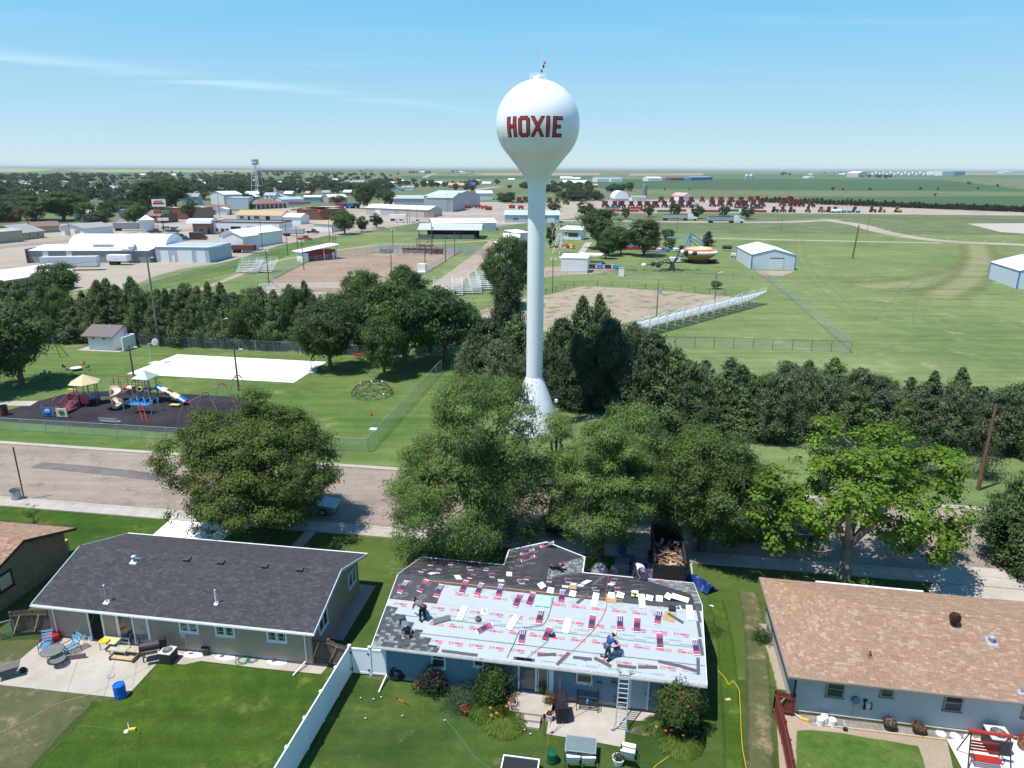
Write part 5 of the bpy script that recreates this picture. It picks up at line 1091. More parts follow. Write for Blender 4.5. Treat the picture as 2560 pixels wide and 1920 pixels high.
for px,py,top,lb,kw in((399,866,640,'very tall grey light pole behind the restroom block',dict(r0=0.2,m=m_woodg,lamp='arm')),(561,871,792,'short grey pole before the windbreak behind the court',dict(m=m_woodg,lamp='arm')),(336,952,863,'dark light pole at the near left corner of the basketball court',dict(lamp='arm')),(597,977,868,'dark light pole in front of the basketball court',dict(lamp='arm')),(1381,732,645,'wooden light pole behind the water tower column',dict(m=m_woodg,lamp='flood')),(1641,792,702,'wooden pole in the weedy sand pen',dict(m=m_woodg,lamp='can',r0=0.14)),(1786,760,677,'wooden pole beside the white grandstand',dict(m=m_woodg,lamp='arm',r0=0.14)),(1643,650,602,'brown pole beside the big fairground tree',{}),(2131,646,562,'stout leaning brown pole alone on the mown field',dict(r0=0.3,lean=.6)),(2167,585,545,'thin pole beside the bend of the gravel road',dict(r0=0.12)),(1952,583,544,'thin pole before the equipment yard',dict(r0=0.12)),(1692,581,541,'thin pole below the left grain truck',dict(r0=0.12)),(673,714,625,'tall pole at the near left corner of the arena',dict(lamp='flood')),(760,675,602,'pole left of the red shed',dict(lamp='flood')),(842,640,583,'pole right of the red shed',dict(r0=0.13)),(980,705,635,'bare brown pole between the two bushy arena trees',dict(lamp='flood')),(1063,670,610,'pole at the right side of the arena sand',dict(lamp='arm')),(1114,655,588,'pole at the far right arena corner',dict(lamp='arm')),(983,624,573,'pole behind the arena chutes',dict(lamp='flood')),(1070,617,580,'pole before the open stable, left of two',{}),(1137,640,580,'pole by the stable corner',{}),(1080,617,556,'transformer pole before the open stable',dict(lamp='can',r0=.16)),(825,612,550,'pole with transformers by the weedy verge, left of two',dict(lamp='can')),(834,610,565,'pole with transformers by the weedy verge, right of two',dict(lamp='can')),(720,640,560,'tall pole with crossarms before the orange truck',dict(arms=2)),(745,632,565,'pole just right of the double crossarm pole',dict(arms=1)),(657,628,538,'pole beside the white shed gable',dict(r0=.12)),(400,600,530,'pole beside the diner sign',dict(r0=.12)),(1019,560,510,'pole in front of the long low warehouse, left of three',dict(arms=1)),(1024,558,505,'pole in front of the long low warehouse, middle of three',dict(arms=1)),(1043,548,510,'pole in front of the long low warehouse, right of three',dict(arms=1)),(1118,530,484,'double pole in front of the big warehouse',dict(arms=1)),(1086,528,486,'pole before the warehouse wall',{}),(1252,572,512,'pole with lamp in the gravel yard',dict(m=m_white,lamp='flood',r0=.1)),(1209,525,513,'white yard light with two arms',dict(m=m_white,lamp='flood',r0=.1)),(176,593,557,'street lamp before the white gabled garage',dict(lamp='arm',r0=.1)),(550,545,480,'town utility pole by the dark trees',dict(arms=1)),(592,520,485,'town utility pole behind the tan roof',dict(arms=1)),(700,500,478,'town pole near the brown hipped roof',{}),(730,520,485,'town pole by the fuel canopy',dict(arms=1)),(1395,540,520,'lamp post at the right end of the blue roofed hall',dict(lamp='arm',r0=.1))):
 PT[lb]=pole(px,py,top,lb,**kw)[1]
def wire(name,label,a,b,sag=0.5,r=0.012,n=14,m=None,cat='cable'):
 O=a.copy(); pts=[(a.lerp(b,t/n)-O)+Vector((0,0,-4*sag*(t/n)*(1-t/n)))for t in range(n+1)]; mb=MB(); mb.path(pts,r,4); o=mb.build(name,m or m_darkmetal,None,O); return tag(o,label,cat)
wire('overhead_wire','overhead wire from the tall light pole along the windbreak',PT['very tall grey light pole behind the restroom block'],PT['very tall grey light pole behind the restroom block']+Vector((-60,6,-2)),1.5,.02)
a_,b_=PT['r'],PT['r']+Vector((60,-9,0)); wire('overhead_wire','overhead wire leaving the brown pole towards the right edge',a_,b_,1.0,.02)
wire('overhead_wire','overhead wire from the brown pole to the cedars by the tower',a_,G(1600,1000)+Vector((0,0,8)),1.2,.015)
wire('service_cable','left of two dark service cables over the charcoal house back lawn',mastW,Vector((-8.2,-6.0,7.5)),0.6,.007)
wire('service_cable','right of two dark service cables over the charcoal house back lawn',hd.F@Vector((hd.wallu(341,1610)[0],hd.inset,2.5)),Vector((-7.3,-6.0,7.5)),0.6,.007)
# ================================================================ PARK
m_galvp=mat('play_pipe',(0.30,0.33,0.38),0.4,0.1,3,metal=0.3); m_pl={k:mat('plastic_'+k,v,0.35,0.03,2,spec=0.5)for k,v in dict(tan=(0.62,0.48,0.27),cream=(0.66,0.60,0.36),blue=(0.01,0.14,0.50),red=(0.42,0.03,0.04),yellow=(0.68,0.50,0.10),maroon=(0.16,0.03,0.05),grey=(0.42,0.46,0.43),navy=(0.02,0.03,0.07),green=(0.02,0.20,0.13),sky=(0.05,0.25,0.55),orange=(.55,.09,.03)).items()}
# restroom block
rb0=G(224,874); rb1=G(289,879); ld=(rb1-rb0); o=thing('restroom_building','small white block restroom with grey shingle roof on the park lawn','building',rb0,AX); W=4.4; Dp=3.6
MB().prism([(0,0),(Dp,0),(Dp,3.2),(Dp*.62,3.4),(0,2.35)],0,W,'x').build('wall',m_white,o)
MB().prism([(-.6,2.2),(Dp*.62,3.5),(Dp+.5,3.1),(Dp+.5,3.25),(Dp*.62,3.65),(-.6,2.35)],-.7,W+.5,'x').build('roof',mat('brown_grey_shingles',(0.17,0.14,0.13),0.9,0.2,6),o)
for u in(1.0,2.9):MB().box((u,-.01,1.9),(.45,.04,.22)).build('vent_window',m_darkmetal,o)
for u in(1.9,3.2):MB().tube((u,1.4,2.9),(u,1.4,3.9),.06).build('vent_pipe',m_white,o)
MB().box((W/2,Dp/2,0.03),(W+3.0,Dp+1.8,0.08)).build('slab',m_conc,o)
MB().box((W+1.7,1.3,1.1),(0.2,3.0,2.2)).build('privacy_wall',m_white,o); MB().box((W+.9,2.9,1.1),(1.6,0.2,2.2)).build('privacy_wall',m_white,o)
LM.append(('the park restroom',rb0))
def hoop(px,py,lb,face):
 o=thing('basketball_hoop',lb,'basketball hoop',G(px,py),AX); H=3.6
 MB().path([(0,0,0),(0,0,2.9),(face*1.1,0,3.1)],.06,8).build('pole',m_galv,o)
 b=MB(); b.lathe([(0,-.02),(.62,-.02),(.62,.03),(0,.03)],20,M=Matrix.Translation((face*1.15,0,3.25))@Matrix.Rotation(math.pi/2,4,'Y')@Matrix.Diagonal((.85,1.15,1,1))); b.build('backboard',m_white,o)
 b=MB(); n=12
 for k in range(n):b.tube((face*1.45+.23*math.cos(k*6.283/n),.23*math.sin(k*6.283/n),3.0),(face*1.45+.23*math.cos((k+1)*6.283/n),.23*math.sin((k+1)*6.283/n),3.0),.02,n=4)
 b.build('rim',m_pl['orange'],o); b=MB(); [b.tube((face*1.45+.22*math.cos(k),.22*math.sin(k),3.0),(face*1.45+.12*math.cos(k+.3),.12*math.sin(k+.3),2.6),.008,n=3)for k in range(0,7)]; b.build('net',m_white,o)
hoop(377,907,'basketball hoop at the left end of the white court',1); hoop(779,929,'basketball hoop at the right end of the white court',-1)
# big playground structure. local frame: x along the street, y away
pg0=G(373,1010); F0=frame(pg0,AX); Fi=F0.inverted()
def pl(px,py):v=Fi@G(px,py); return v.x,v.y
R6=1.45; PG=thing('playground_structure','large playground with tan hexagon roof, spiral slide, tube slide and ramps','playground',pg0,AX)
def ppost(x,y,h,m=None):MB().tube((x,y,0),(x,y,h),.065,n=8).build('post',m or m_galvp,PG)
def deck(x,y,w,d,z,m=None):MB().box((x,y,z),(w,d,.09)).build('deck',m or m_pl['maroon'],PG)
def barrier(x0,y0,x1,y1,z0,z1,m,n=6,solid=False):
 b=MB(); A=Vector((x0,y0,0)); B=Vector((x1,y1,0))
 if solid:c=(A+B)/2; b.box((c.x,c.y,(z0+z1)/2),((B-A).length,.05,z1-z0),rz=math.atan2(y1-y0,x1-x0))
 else:
  for z in(z0,z1):b.tube(A+EZ*z,B+EZ*z,.025,n=5)
  for k in range(n+1):p=A.lerp(B,k/n); b.tube(p+EZ*z0,p+EZ*z1,.018,n=4)
 b.build('barrier',m,PG)
PG.scale=(1,1,.70); hx,hy=pl(220,1008)
for k in range(6):a=k*math.pi/3; ppost(hx+R6*.9*math.cos(a),hy+R6*.9*math.sin(a),4.1)
b=MB(); ring6=[(hx+1.85*math.cos(k*math.pi/3),hy+1.85*math.sin(k*math.pi/3),3.9)for k in range(6)]
for k in range(6):b=MB(); b.quad([ring6[k],ring6[(k+1)%6],(hx,hy,5.35)]); b.quad([ring6[(k+1)%6],ring6[k],(hx,hy,5.25)]); b.build('roof_panel',m_pl['tan'],PG)
deck(hx,hy,2.9,2.9,1.3); barrier(hx-1.4,hy-1.45,hx+1.4,hy-1.45,.7,2.3,m_pl['maroon'],solid=True); barrier(hx-1.5,hy-1.4,hx-1.5,hy+1.4,1.5,2.3,m_pl['yellow'])
for k in range(2):MB().box((hx-2.0,hy-.3+k*.5,1.6+.7*k),(1.1,.4,.12)).build('play_panel',m_pl['yellow' if k else 'red'],PG)
MB().box((hx+1.2,hy-1.3,2.2),(1.2,.1,.8)).build('play_panel',m_pl['green'],PG)
# ramp with red rails down to the near left activity panels
A=Vector((hx-.6,hy-1.6,1.25)); q=pl(165,1027); B=Vector((q[0],q[1],.45)); d=(B-A); n_=Vector((-d.y,d.x,0)).normalized()*.65
b=MB(); b.quad([A-n_,A+n_,B+n_,B-n_][::-1]); b.quad([A-n_-EZ*.08,A+n_-EZ*.08,B+n_-EZ*.08,B-n_-EZ*.08]); b.build('ramp',m_pl['maroon'],PG)
for s in(-1,1):
 b=MB()
 for z in(.3,.95):b.tube(A+n_*s+EZ*z,B+n_*s+EZ*z,.025,n=5)
 for k in range(15):p=A.lerp(B,k/14)+n_*s; b.tube(p+EZ*.3,p+EZ*.95,.015,n=4)
 b.build('handrail',m_pl['red'],PG)
 for k in range(4):p=A.lerp(B,k/3)+n_*s*1.05; ppost(p.x,p.y,p.z+1.0)
for(px,py),c in(((122,1042),'blue'),((157,1045),'cream')):
 x,y=pl(px,py); o=MB().box((x,y,.95),(1.35,.1,1.45)).build('activity_panel',m_pl[c],PG)
 MB().lathe([(0,0),(.38,0),(.38,.06),(0,.10)],16,M=Matrix.Translation((x,y-.05,1.05))@Matrix.Rotation(math.pi/2,4,'X')).build('bubble',m_pl['grey' if c=='blue' else 'green'],o)
 for s in(-.72,.72):ppost(x+s,y,1.9)
x,y=pl(140,1036); deck(x,y+1.0,2.6,2.0,.4); x,y=pl(105,1028); barrier(x,y,x+1.6,y+1.2,.3,1.2,m_pl['maroon'])
x,y=pl(141,1028); MB().tube((x,y,0),(x,y,2.1),.05).build('post',m_galvp,PG); MB().lathe([(0,0),(.25,.05),(.2,.25),(0,.3)],10,(x,y,2.0)).build('play_horn',m_pl['red'],PG)
# spiral slide
sx,sy=pl(283,1022); o=MB(); turns=1.45; n=40; prev=None
for k in range(n+1):
 t=k/n; a=2.2-t*turns*2*math.pi; z=3.0*(1-t)+.35; c_,s_=math.cos(a),math.sin(a); w0,w1=.35,1.15
 cur=[(sx+w0*c_,sy+w0*s_,z+.25),(sx+(w0+.08)*c_,sy+(w0+.08)*s_,z),(sx+(w1-.08)*c_,sy+(w1-.08)*s_,z),(sx+w1*c_,sy+w1*s_,z+.42)]
 if prev:
  for j in range(3):o.quad([prev[j],prev[j+1],cur[j+1],cur[j]])
 prev=cur
o.build('spiral_slide',mat('beige_plastic',(0.70,0.52,0.38),0.35,.03,spec=.5),PG); MB().tube((sx,sy,0),(sx,sy,3.6),.09,n=10).build('slide_post',m_pl['cream'],PG)
# central decks
cx,cy=pl(330,1006)
for dx in(-2.3,-1.0,.5,1.9):
 for dy in(-.2,1.1):ppost(cx+dx,cy+dy,4.0 if dx>-1.5 else 3.4)
deck(cx-1.6,cy+.45,1.4,1.3,1.5); deck(cx,cy+.45,1.5,1.3,1.9,m_pl['navy']); deck(cx+1.2,cy+.45,1.4,1.3,2.2)
barrier(cx-2.3,cy-.2,cx-1.0,cy-.2,2.2,3.1,m_pl['yellow']); barrier(cx-1,cy+1.1,cx+1.9,cy+1.1,2.3,3.0,m_pl['yellow']); barrier(cx+.5,cy-.2,cx+1.9,cy-.2,2.3,3.1,m_pl['navy'],solid=True)
def tubepipe(name,pts,r,cols):
 for i,(a,b)in enumerate(zip(pts,pts[1:])):MB().tube(a,b,r,n=14).build(name,m_pl[cols[i%len(cols)]],PG)
tubepipe('crawl_tube',[(cx-.8,cy+.2,2.6),(cx-.3,cy+.2,2.6),(cx+.5,cy+.2,2.65),(cx+1.0,cy+.2,2.7)],.42,['red','cream','red'])
MB().lathe([(.28,0),(.45,0),(.45,.15),(.28,.15)],14,M=Matrix.Translation((cx+1.6,cy-.3,2.8))@Matrix.Rotation(math.pi/2,4,'X')).build('ring_panel',m_pl['yellow'],PG)
# pyramid roof tower
tx,ty=pl(372,1004)
for dx,dy in((-.8,-.8),(.8,-.8),(.8,.8),(-.8,.8)):ppost(tx+dx,ty+dy,4.6)
for k in range(3):
 z=4.55+k*.38; w=1.12-k*.34; w2=w-.34; b=MB()
 for a in range(4):
  c_=[(1,1),(-1,1),(-1,-1),(1,-1)]; p,q=c_[a],c_[(a+1)%4]; b.quad([(tx+p[0]*w,ty+p[1]*w,z),(tx+q[0]*w,ty+q[1]*w,z),(tx+q[0]*max(w2,.02),ty+q[1]*max(w2,.02),z+.42),(tx+p[0]*max(w2,.02),ty+p[1]*max(w2,.02),z+.42)])
 b.build('roof_tier',m_pl['grey'],PG)
deck(tx,ty,1.6,1.6,2.3); barrier(tx-.8,ty-.8,tx+.8,ty-.8,2.4,3.2,m_pl['grey'])
x1,y1=pl(395,990); x2,y2=pl(458,1016); barrier(tx+1,ty+.9,tx+2.8,ty+.9,2.4,3.4,m_pl['yellow'],9)
tubepipe('tube_slide',[Vector((tx+1.2,ty+.3,2.7)).lerp(Vector((x2,y2+.6,.55)),t)+Vector((0,0,.15*math.sin(t*3.1)))for t in(0,.17,.34,.54,.76,.9,1.0)],.46,['blue','cream','maroon','cream','blue','blue'])
MB().box((x2-.9,y2-.2,.35),(1.2,.6,.12)).build('slide_step',m_pl['yellow'],PG)
# monkey bars and blue climber
x0,y0=pl(262,1000); x1,y1=pl(312,1003)
b=MB()
for s in(0,.9):b.tube((x0,y0+2+s,3.4),(x1,y1+2+s,3.4),.035,n=5)
for k in range(13):t=k/12; b.tube((x0+(x1-x0)*t,y0+2,3.4),(x0+(x1-x0)*t,y0+2.9,3.4),.02,n=4)
b.build('monkey_bars',m_pl['orange'],PG); [ppost(x,y,3.5)for x,y in((x0,y0+2),(x0,y0+2.9),(x1,y1+2),(x1,y1+2.9))]
x,y=pl(355,1030); b=MB()
for k in range(4):
 for s in(0,1):b.path([(x-1.7+.9*k,y-.6+s,1.9),(x-1.2+.9*k,y+.1+s,2.2),(x-.8+.9*k,y-.6+s,1.9)],.035,5)
 b.path([(x-1.7+.9*k,y-.6,1.9),(x-1.5+.9*k,y+.6,1.7)],.035,5)
b.build('wave_climber',m_pl['sky'],PG); MB().box((x+.2,y-.3,1.6),(2.4,.9,.1)).build('climber_deck',m_pl['sky'],PG)
for k in(-1.8,1.8):ppost(x+k,y-.7,2.2); ppost(x+k,y+.7,2.2)
xa,ya=pl(364,1056); b=MB()
for s in(-.3,.3):b.tube((xa+s,ya,.1),(x+.3+s,y-.6,1.7),.035,n=5)
for k in range(7):t=k/6; p=Vector((xa,ya,.1)).lerp(Vector((x+.3,y-.6,1.7)),t); b.tube(p-Vector((.3,0,0)),p+Vector((.3,0,0)),.025,n=5)
b.build('ladder',m_pl['red'],PG)
LM.append(('the playground',pg0))
# swing frame
o=thing('swing_frame','long swing frame with red topped supports at right of the playground mulch','swing',G(474,1062)); P0=G(474,1062); P1=G(600,990); dd=(P1-P0); n_=Vector((-dd.y,dd.x,0)).normalized()
MB().tube(EZ*2.6,dd+EZ*2.6,.05).build('top_bar',m_galvp,o)
for k in range(4):
 p=dd*(k/3); MB().path([p-n_*1.5,p-n_*.5+EZ*2.45],.045,6).build('leg',m_galvp,o); MB().path([p+n_*1.5,p+n_*.5+EZ*2.45],.045,6).build('leg',m_galvp,o); MB().path([p-n_*.5+EZ*2.45,p-n_*.2+EZ*2.75,p+n_*.2+EZ*2.75,p+n_*.5+EZ*2.45],.07,7).build('arch',m_pl['red'],o)
for k in(.15,.5,.85):
 p=dd*k; s=MB(); s.box((p.x,p.y,.55),(.45,.2,.05)); s.build('swing_seat',m_black,o); c=MB(); [c.tube(p+dd.normalized()*s_+EZ*.55,p+dd.normalized()*s_+EZ*2.6,.012,n=3)for s_ in(-.22,.22)]; c.build('chain',m_galv,o)
 # dome climber
dm=thing('dome_climber','domed rope and bar climber with coloured balls on the mown grass','climber',G(925,995)); ctr=Vector((0,1.5,0)); bars=MB(); Rd,Hd=2.7,1.75; ring_pts=[]
for j,(n,t)in enumerate(((12,0),(12,.35),(10,.68),(6,1.02),(1,1.5708))):
 ring_pts.append([ctr+Vector((Rd*math.cos(t)*math.cos((k+(j%2)*.5)*6.2832/n),Rd*math.cos(t)*math.sin((k+(j%2)*.5)*6.2832/n),Hd*math.sin(t)))for k in range(n)])
for j,rg in enumerate(ring_pts):
 n=len(rg)
 if 0<j<4:
  for k in range(n):bars.tube(rg[k],rg[(k+1)%n],.03,n=5)
 if j:
  for k,p in enumerate(rg):
   near=sorted(ring_pts[j-1],key=lambda q:(q-p).length)[:2 if n>1 else 6]
   for q in near:bars.tube(p,q,.03,n=5)
bars.build('bars',m_darkmetal,dm); cs=['red','grey','navy','green']; k=0
sph={c:MB().lathe([(0,-.13),(.11,-.07),(.13,0),(.11,.07),(0,.13)],8).mesh('ball',m_pl[c]if c!='grey' else m_white)for c in cs}
for rg in ring_pts[1:]:
 for p in rg:place('ball',sph[cs[(k*7+k//3)%4]],dm,p); k+=1
 # spinner, spring toy, benches, bins, grill, plate
o=thing('spinner_ride','low four seat spinner with white disc on the park lawn','playground toy',G(191,926),AX); o.scale=(.7,.7,.7); MB().lathe([(0,.55),(1.0,.5),(1.05,.6),(0,.72)],20).build('disc',m_white,o); MB().tube((0,0,0),(0,0,.55),.1).build('pedestal',m_pl['red'],o)
for k,c in enumerate(('green','orange','navy','grey')):
 a=.1+k*1.57; MB().tube((.5*math.cos(a),.5*math.sin(a),.5),(2.3*math.cos(a),2.3*math.sin(a),.6),.06).build('arm',m_pl['orange'],o); s=MB(); s.box((2.5*math.cos(a),2.5*math.sin(a),.75),(.6,.35,.3),rz=a); s.box((2.75*math.cos(a),2.75*math.sin(a),1.05),(.15,.35,.4),rz=a); s.build('seat',m_pl[c],o)
o=thing('spring_toy','green spring rocker toys under the dark tree','playground toy',G(121,950),AX); s=MB(); s.box((0,0,.7),(.9,.3,.35)); s.box((.4,0,1.05),(.25,.22,.5)); s.box((-.4,0,.95),(.2,.3,.3)); s.build('rocker',m_pl['green'],o); MB().tube((0,0,0),(0,0,.55),.12).build('spring',m_darkmetal,o); s=MB(); s.box((-1.2,.6,.65),(.8,.3,.3)); s.box((-.9,.6,1.0),(.2,.2,.4)); s.tube((-1.2,.6,0),(-1.2,.6,.5),.1); s.build('rocker',m_pl['green'],o)
def bench(o,L,m,mm):
 for k in range(3):MB().box((0,-.2+k*.17,.45),(L,.14,.04)).build('seat_slat',m,o)
 for k in range(2):MB().box((0,.25+.03*k,.65+.18*k),(L,.03,.14)).build('back_slat',m,o)
 for s in(-.4,.4):b=MB(); b.path([(s*L,-.25,0),(s*L,-.25,.43),(s*L,.2,.43),(s*L,.3,.92)],.03,5); b.tube((s*L,.25,0),(s*L,.2,.43),.03); b.build('leg',mm,o)
o=thing('park_bench','grey slatted bench on the mulch by the street fence','bench',G(277,1062),AX+math.pi); bench(o,2.4,m_galv,m_galv)
o=thing('park_bench','red bench in the shade at the back of the park','bench',G(897,898),AX+2.6); bench(o,1.8,m_red,m_darkmetal)
def can(px,py,lb,r,h,m,cat='bin',name='trash_can'):
 o=thing(name,lb,cat,G(px,py)); MB().lathe([(r*.85,0),(r,h*.3),(r*.97,h),(r*.9,h),(r*.8,.1),(0,.1)],16).build('barrel',m,o); MB().lathe([(r*.99,h-.04),(r*1.06,h-.02),(r*1.06,h+.02),(r*.95,h+.02)],16).build('rim',m_darkmetal,o); return o
can(12,1038,'rusty red brown barrel bin at the left edge of the mulch',.42,1.2,mat('rusty_red',(0.13,0.035,0.03),.7,.4,5)); can(42,1249,'grey barrel bin at the kerb beside the thin leaning pole',.42,.95,m_galv)
o=thing('signal_pole','thin bare metal pole at the kerb, left edge','pole',G(61,1250)); MB().tube((0,0,0),(0,0,ztop(G(61,1250),1118,61)),.06).build('pole',mat('rusty_pole',(0.16,0.10,0.08)),o)
o=thing('hydrant_marker','small red marker post by its white pad near the fence','marker',G(931,1066)); MB().tube((0,0,0),(0,0,1.4),.04).build('post',m_galv,o); MB().box((0,0,1.4),(.2,.1,.3)).build('flag',m_red,o)
o=thing('tripod_swing','dark tripod frame beside the left park tree','frame',G(140,893)); [MB().tube((0,0,3.2),p,.05).build('leg',m_darkmetal,o)for p in((1.6,.5,0),(1.1,-.6,0),(-1.8,.4,0))]
# ================================================================ ARENA AND GRANDSTANDS
def bleacher(name,lb,M,W,rows,tread=.62,rise=.36,group=None,guard=True,z0=.35):
 o=thing(name,lb,'bleachers',M=M,group=group); sb=MB().box((W/2,0,0),(W,.26,.045)).mesh('seat_plank',m_white); fb=MB().box((W/2,0,0),(W,.24,.04)).mesh('foot_plank',m_galv)
 for k in range(rows):
  place('seat_plank',sb,o,(0,k*tread,z0+.1+k*rise));
  if k:place('foot_plank',fb,o,(0,k*tread-.3,z0-.25+k*rise))
 n=max(2,int(W/1.9)+1); fm=MB(); D=(rows-1)*tread; Hh=z0+(rows-1)*rise
 fm.tube((0,-.1,z0-.1),(0,D+.1,Hh+.05),.03,n=5); fm.tube((0,D,0),(0,D,Hh+(.9 if guard else .1)),.03,n=5); fm.tube((0,0,0),(0,0,z0),.03,n=5); fm.tube((0,D*.5,0),(0,D*.5,Hh*.55),.03,n=5); fm.tube((0,0,.05),(0,D,.05),.025,n=5); fm.tube((0,0,.05),(0,D,Hh),.02,n=4); fmm=fm.mesh('frame',m_white)
 for k in range(n):place('frame',fmm,o,(W*k/(n-1),0,0))
 if guard:
  g=MB()
  for z in(.5,.95):g.tube((0,D+.05,Hh+z),(W,D+.05,Hh+z),.022,n=4)
  for x in(0,W):
   for z in(.45,.95):g.tube((x,D*.3,z0+rise*(rows-1)*.3+z),(x,D,Hh+z),.022,n=4)
  g.build('guard_rail',m_white,o)
 return o
A=G(1575,852); B=G(1912,760); dv=(B-A); n=9; ang=0
for k in range(n):
 M=Matrix.Translation(A+dv*(k/n))@Matrix.Rotation(math.atan2(dv.y,dv.x),4,'Z')@Matrix.Translation((dv.length/n-.15,3.6,0))@Matrix.Rotation(math.pi,4,'Z')
 bleacher('grandstand_section','white open grandstand section, %s from the near end'%ordw(k+1),M,dv.length/n-.25,7,.62,.40,'sections of the white grandstand')
def at(px,py,ang):return Matrix.Translation(G(px,py))@Matrix.Rotation(math.radians(ang),4,'Z')
bleacher('bleachers','white bleachers beside the gravel lot, left of two',at(590,683,-9),6.2,8,.6,.38,'bleachers at the left of the arena'); bleacher('bleachers','white bleachers beside the gravel lot, right of two',at(628,682,-9),6.0,8,.6,.38,'bleachers at the left of the arena')
for k,(px,py,lb)in enumerate(((1085,742,'nearest'),(1135,737,'second'),(1178,728,'third'),(1200,716,'farthest'))):bleacher('bleachers','white bleachers beside the dirt track, %s of four'%lb,at(px,py,6+4*k),6.5,8,.65,.38,'bleachers beside the dirt track')
# red shed
rs0=G(768,654); rs1=G(840,647); w=(rs1-rs0).length; o=thing('announcer_shed','red open-sided shed with sloping white roof beside the arena','shed',rs0,math.atan2((rs1-rs0).y,(rs1-rs0).x))
MB().box((w/2,2,1.5),(w,4,3.0)).build('wall',mat('barn_red',(0.25,0.025,0.03),.6,.1),o); MB().box((-.9,1,1.3),(1.7,4,2.6)).build('wall',m_white,o)
MB().prism([(-2.2,2.95),(w+1.2,4.5),(w+1.2,4.62),(-2.2,3.07)],-.8,5,'y').build('roof',m_white,o); MB().box((w-.9,-.03,1.1),(.8,.05,2.2)).build('door',m_white,o); MB().box((w*.6,-.03,1.1),(.3,.05,1.6)).build('door',m_white,o)
for x in(w*.55,w-.1):MB().box((x,-.6,2.0),(.15,.15,3.9)).build('post',m_white,o)
LM.append(('the red arena shed',rs0))
# chutes
o=thing('bucking_chutes','maze of steel bucking chutes and pens at the far end of the arena','chutes',G(930,633),AX); M0=frame(G(930,633),AX).inverted(); e=M0@G(1150,630); r_=random.Random(8)
nx=14; gate=MB();
for z in(.3,.7,1.1,1.5,1.9):gate.tube((0,0,z),(2.8,0,z),.035,n=4)
gate.tube((0,0,0),(0,0,2.1),.05,n=5); gate.tube((2.8,0,0),(2.8,0,2.1),.05,n=5); gm=gate.mesh('gate_panel',m_galv)
for i in range(nx):
 for j in range(4):
  if r_.random()<.85:place('gate_panel',gm,o,(i*2.9+r_.uniform(-.3,.3),j*3.2,0),0)
  if r_.random()<.6:place('gate_panel',gm,o,(i*2.9,j*3.2,0),math.pi/2)
MB().box((18,0.0,1.2),(14,.2,1.7)).build('chute_gate',mat('brown_gate',(0.13,0.075,0.06)),o)
for k in range(8):MB().box((11+2*k,-.15,1.3),(.15,.15,2.6)).build('chute_post',m_darkmetal,o)
b=MB(); [b.tube((x,y,0),(x,y,4.8),.06)for x in(15,20)for y in(3,6)]; b.box((17.5,4.5,4.8),(5.4,3.4,.12)); b.box((17.5,4.5,2.4),(5.2,3.2,.1)); b.build('judges_stand',m_darkmetal,o); MB().box((17.5,3,3.0),(5,.06,.25)).build('banner',m_pl['orange'],o)
MB().box((5,1.4,.8),(4,1.2,1.2)).build('loading_chute',mat('teal_paint',(0.03,0.14,0.17)),o)
LM.append(('the arena chutes',G(1000,625)))
o=thing('timing_booth','white railed announcer stand at the near right corner of the arena','stand',G(1056,704),AX); MB().box((0,0,2.6),(2.4,2.2,.12)).build('deck',m_white,o); MB().box((0,.2,3.6),(2.0,1.6,1.9)).build('booth',m_white,o)
for x in(-1.1,1.1):
 for y in(-1,1):MB().tube((x,y,0),(x,y,4.4),.06).build('post',m_white,o)
o=thing('trough','long low green and grey planting troughs in the near pen','trough',G(732,742),AX); MB().box((0,0,.35),(5.5,.9,.7)).build('tank',mat('grey_blue_tank',(0.15,0.18,0.25)),o); MB().box((0,1.6,.3),(6.5,1.2,.5)).build('weeds',mat('weed_green',(0.10,0.18,0.07)),o)
# ================================================================ BUILDINGS BEYOND
def cm(c,nm=None,**k):return mat(nm or 'paint_%02x%02x%02x'%tuple(int(255*x)for x in c),c,k.pop('rough',.7),k.pop('var',.07),k.pop('scale',.8),**k)
WH=cm((0.72,0.73,0.74),'white_sheet_metal',rough=.4); WR=cm((0.80,0.80,0.80),'white_metal_roof',rough=.35); GB=cm((0.33,0.37,0.41),'grey_blue_sheet_metal',rough=.45); GR=cm((0.30,0.29,0.28),'grey_shingle_roof'); TN=cm((0.40,0.34,0.27),'tan_wall'); BR=cm((0.19,0.13,0.10),'brown_shingle_roof')
TR=cm((0.45,0.32,0.19),'ochre_roof'); RB=cm((0.20,0.085,0.06),'red_brick_wall'); BK=cm((0.23,0.18,0.14),'brown_brick_wall'); TE=cm((0.25,0.42,0.44),'teal_wall'); PB=cm((0.38,0.46,0.53),'pale_blue_sheet_metal',rough=.45); CO=cm((0.26,0.27,0.28),'corrugated_grey'); DK=cm((0.02,0.02,0.022),'dark_opening')
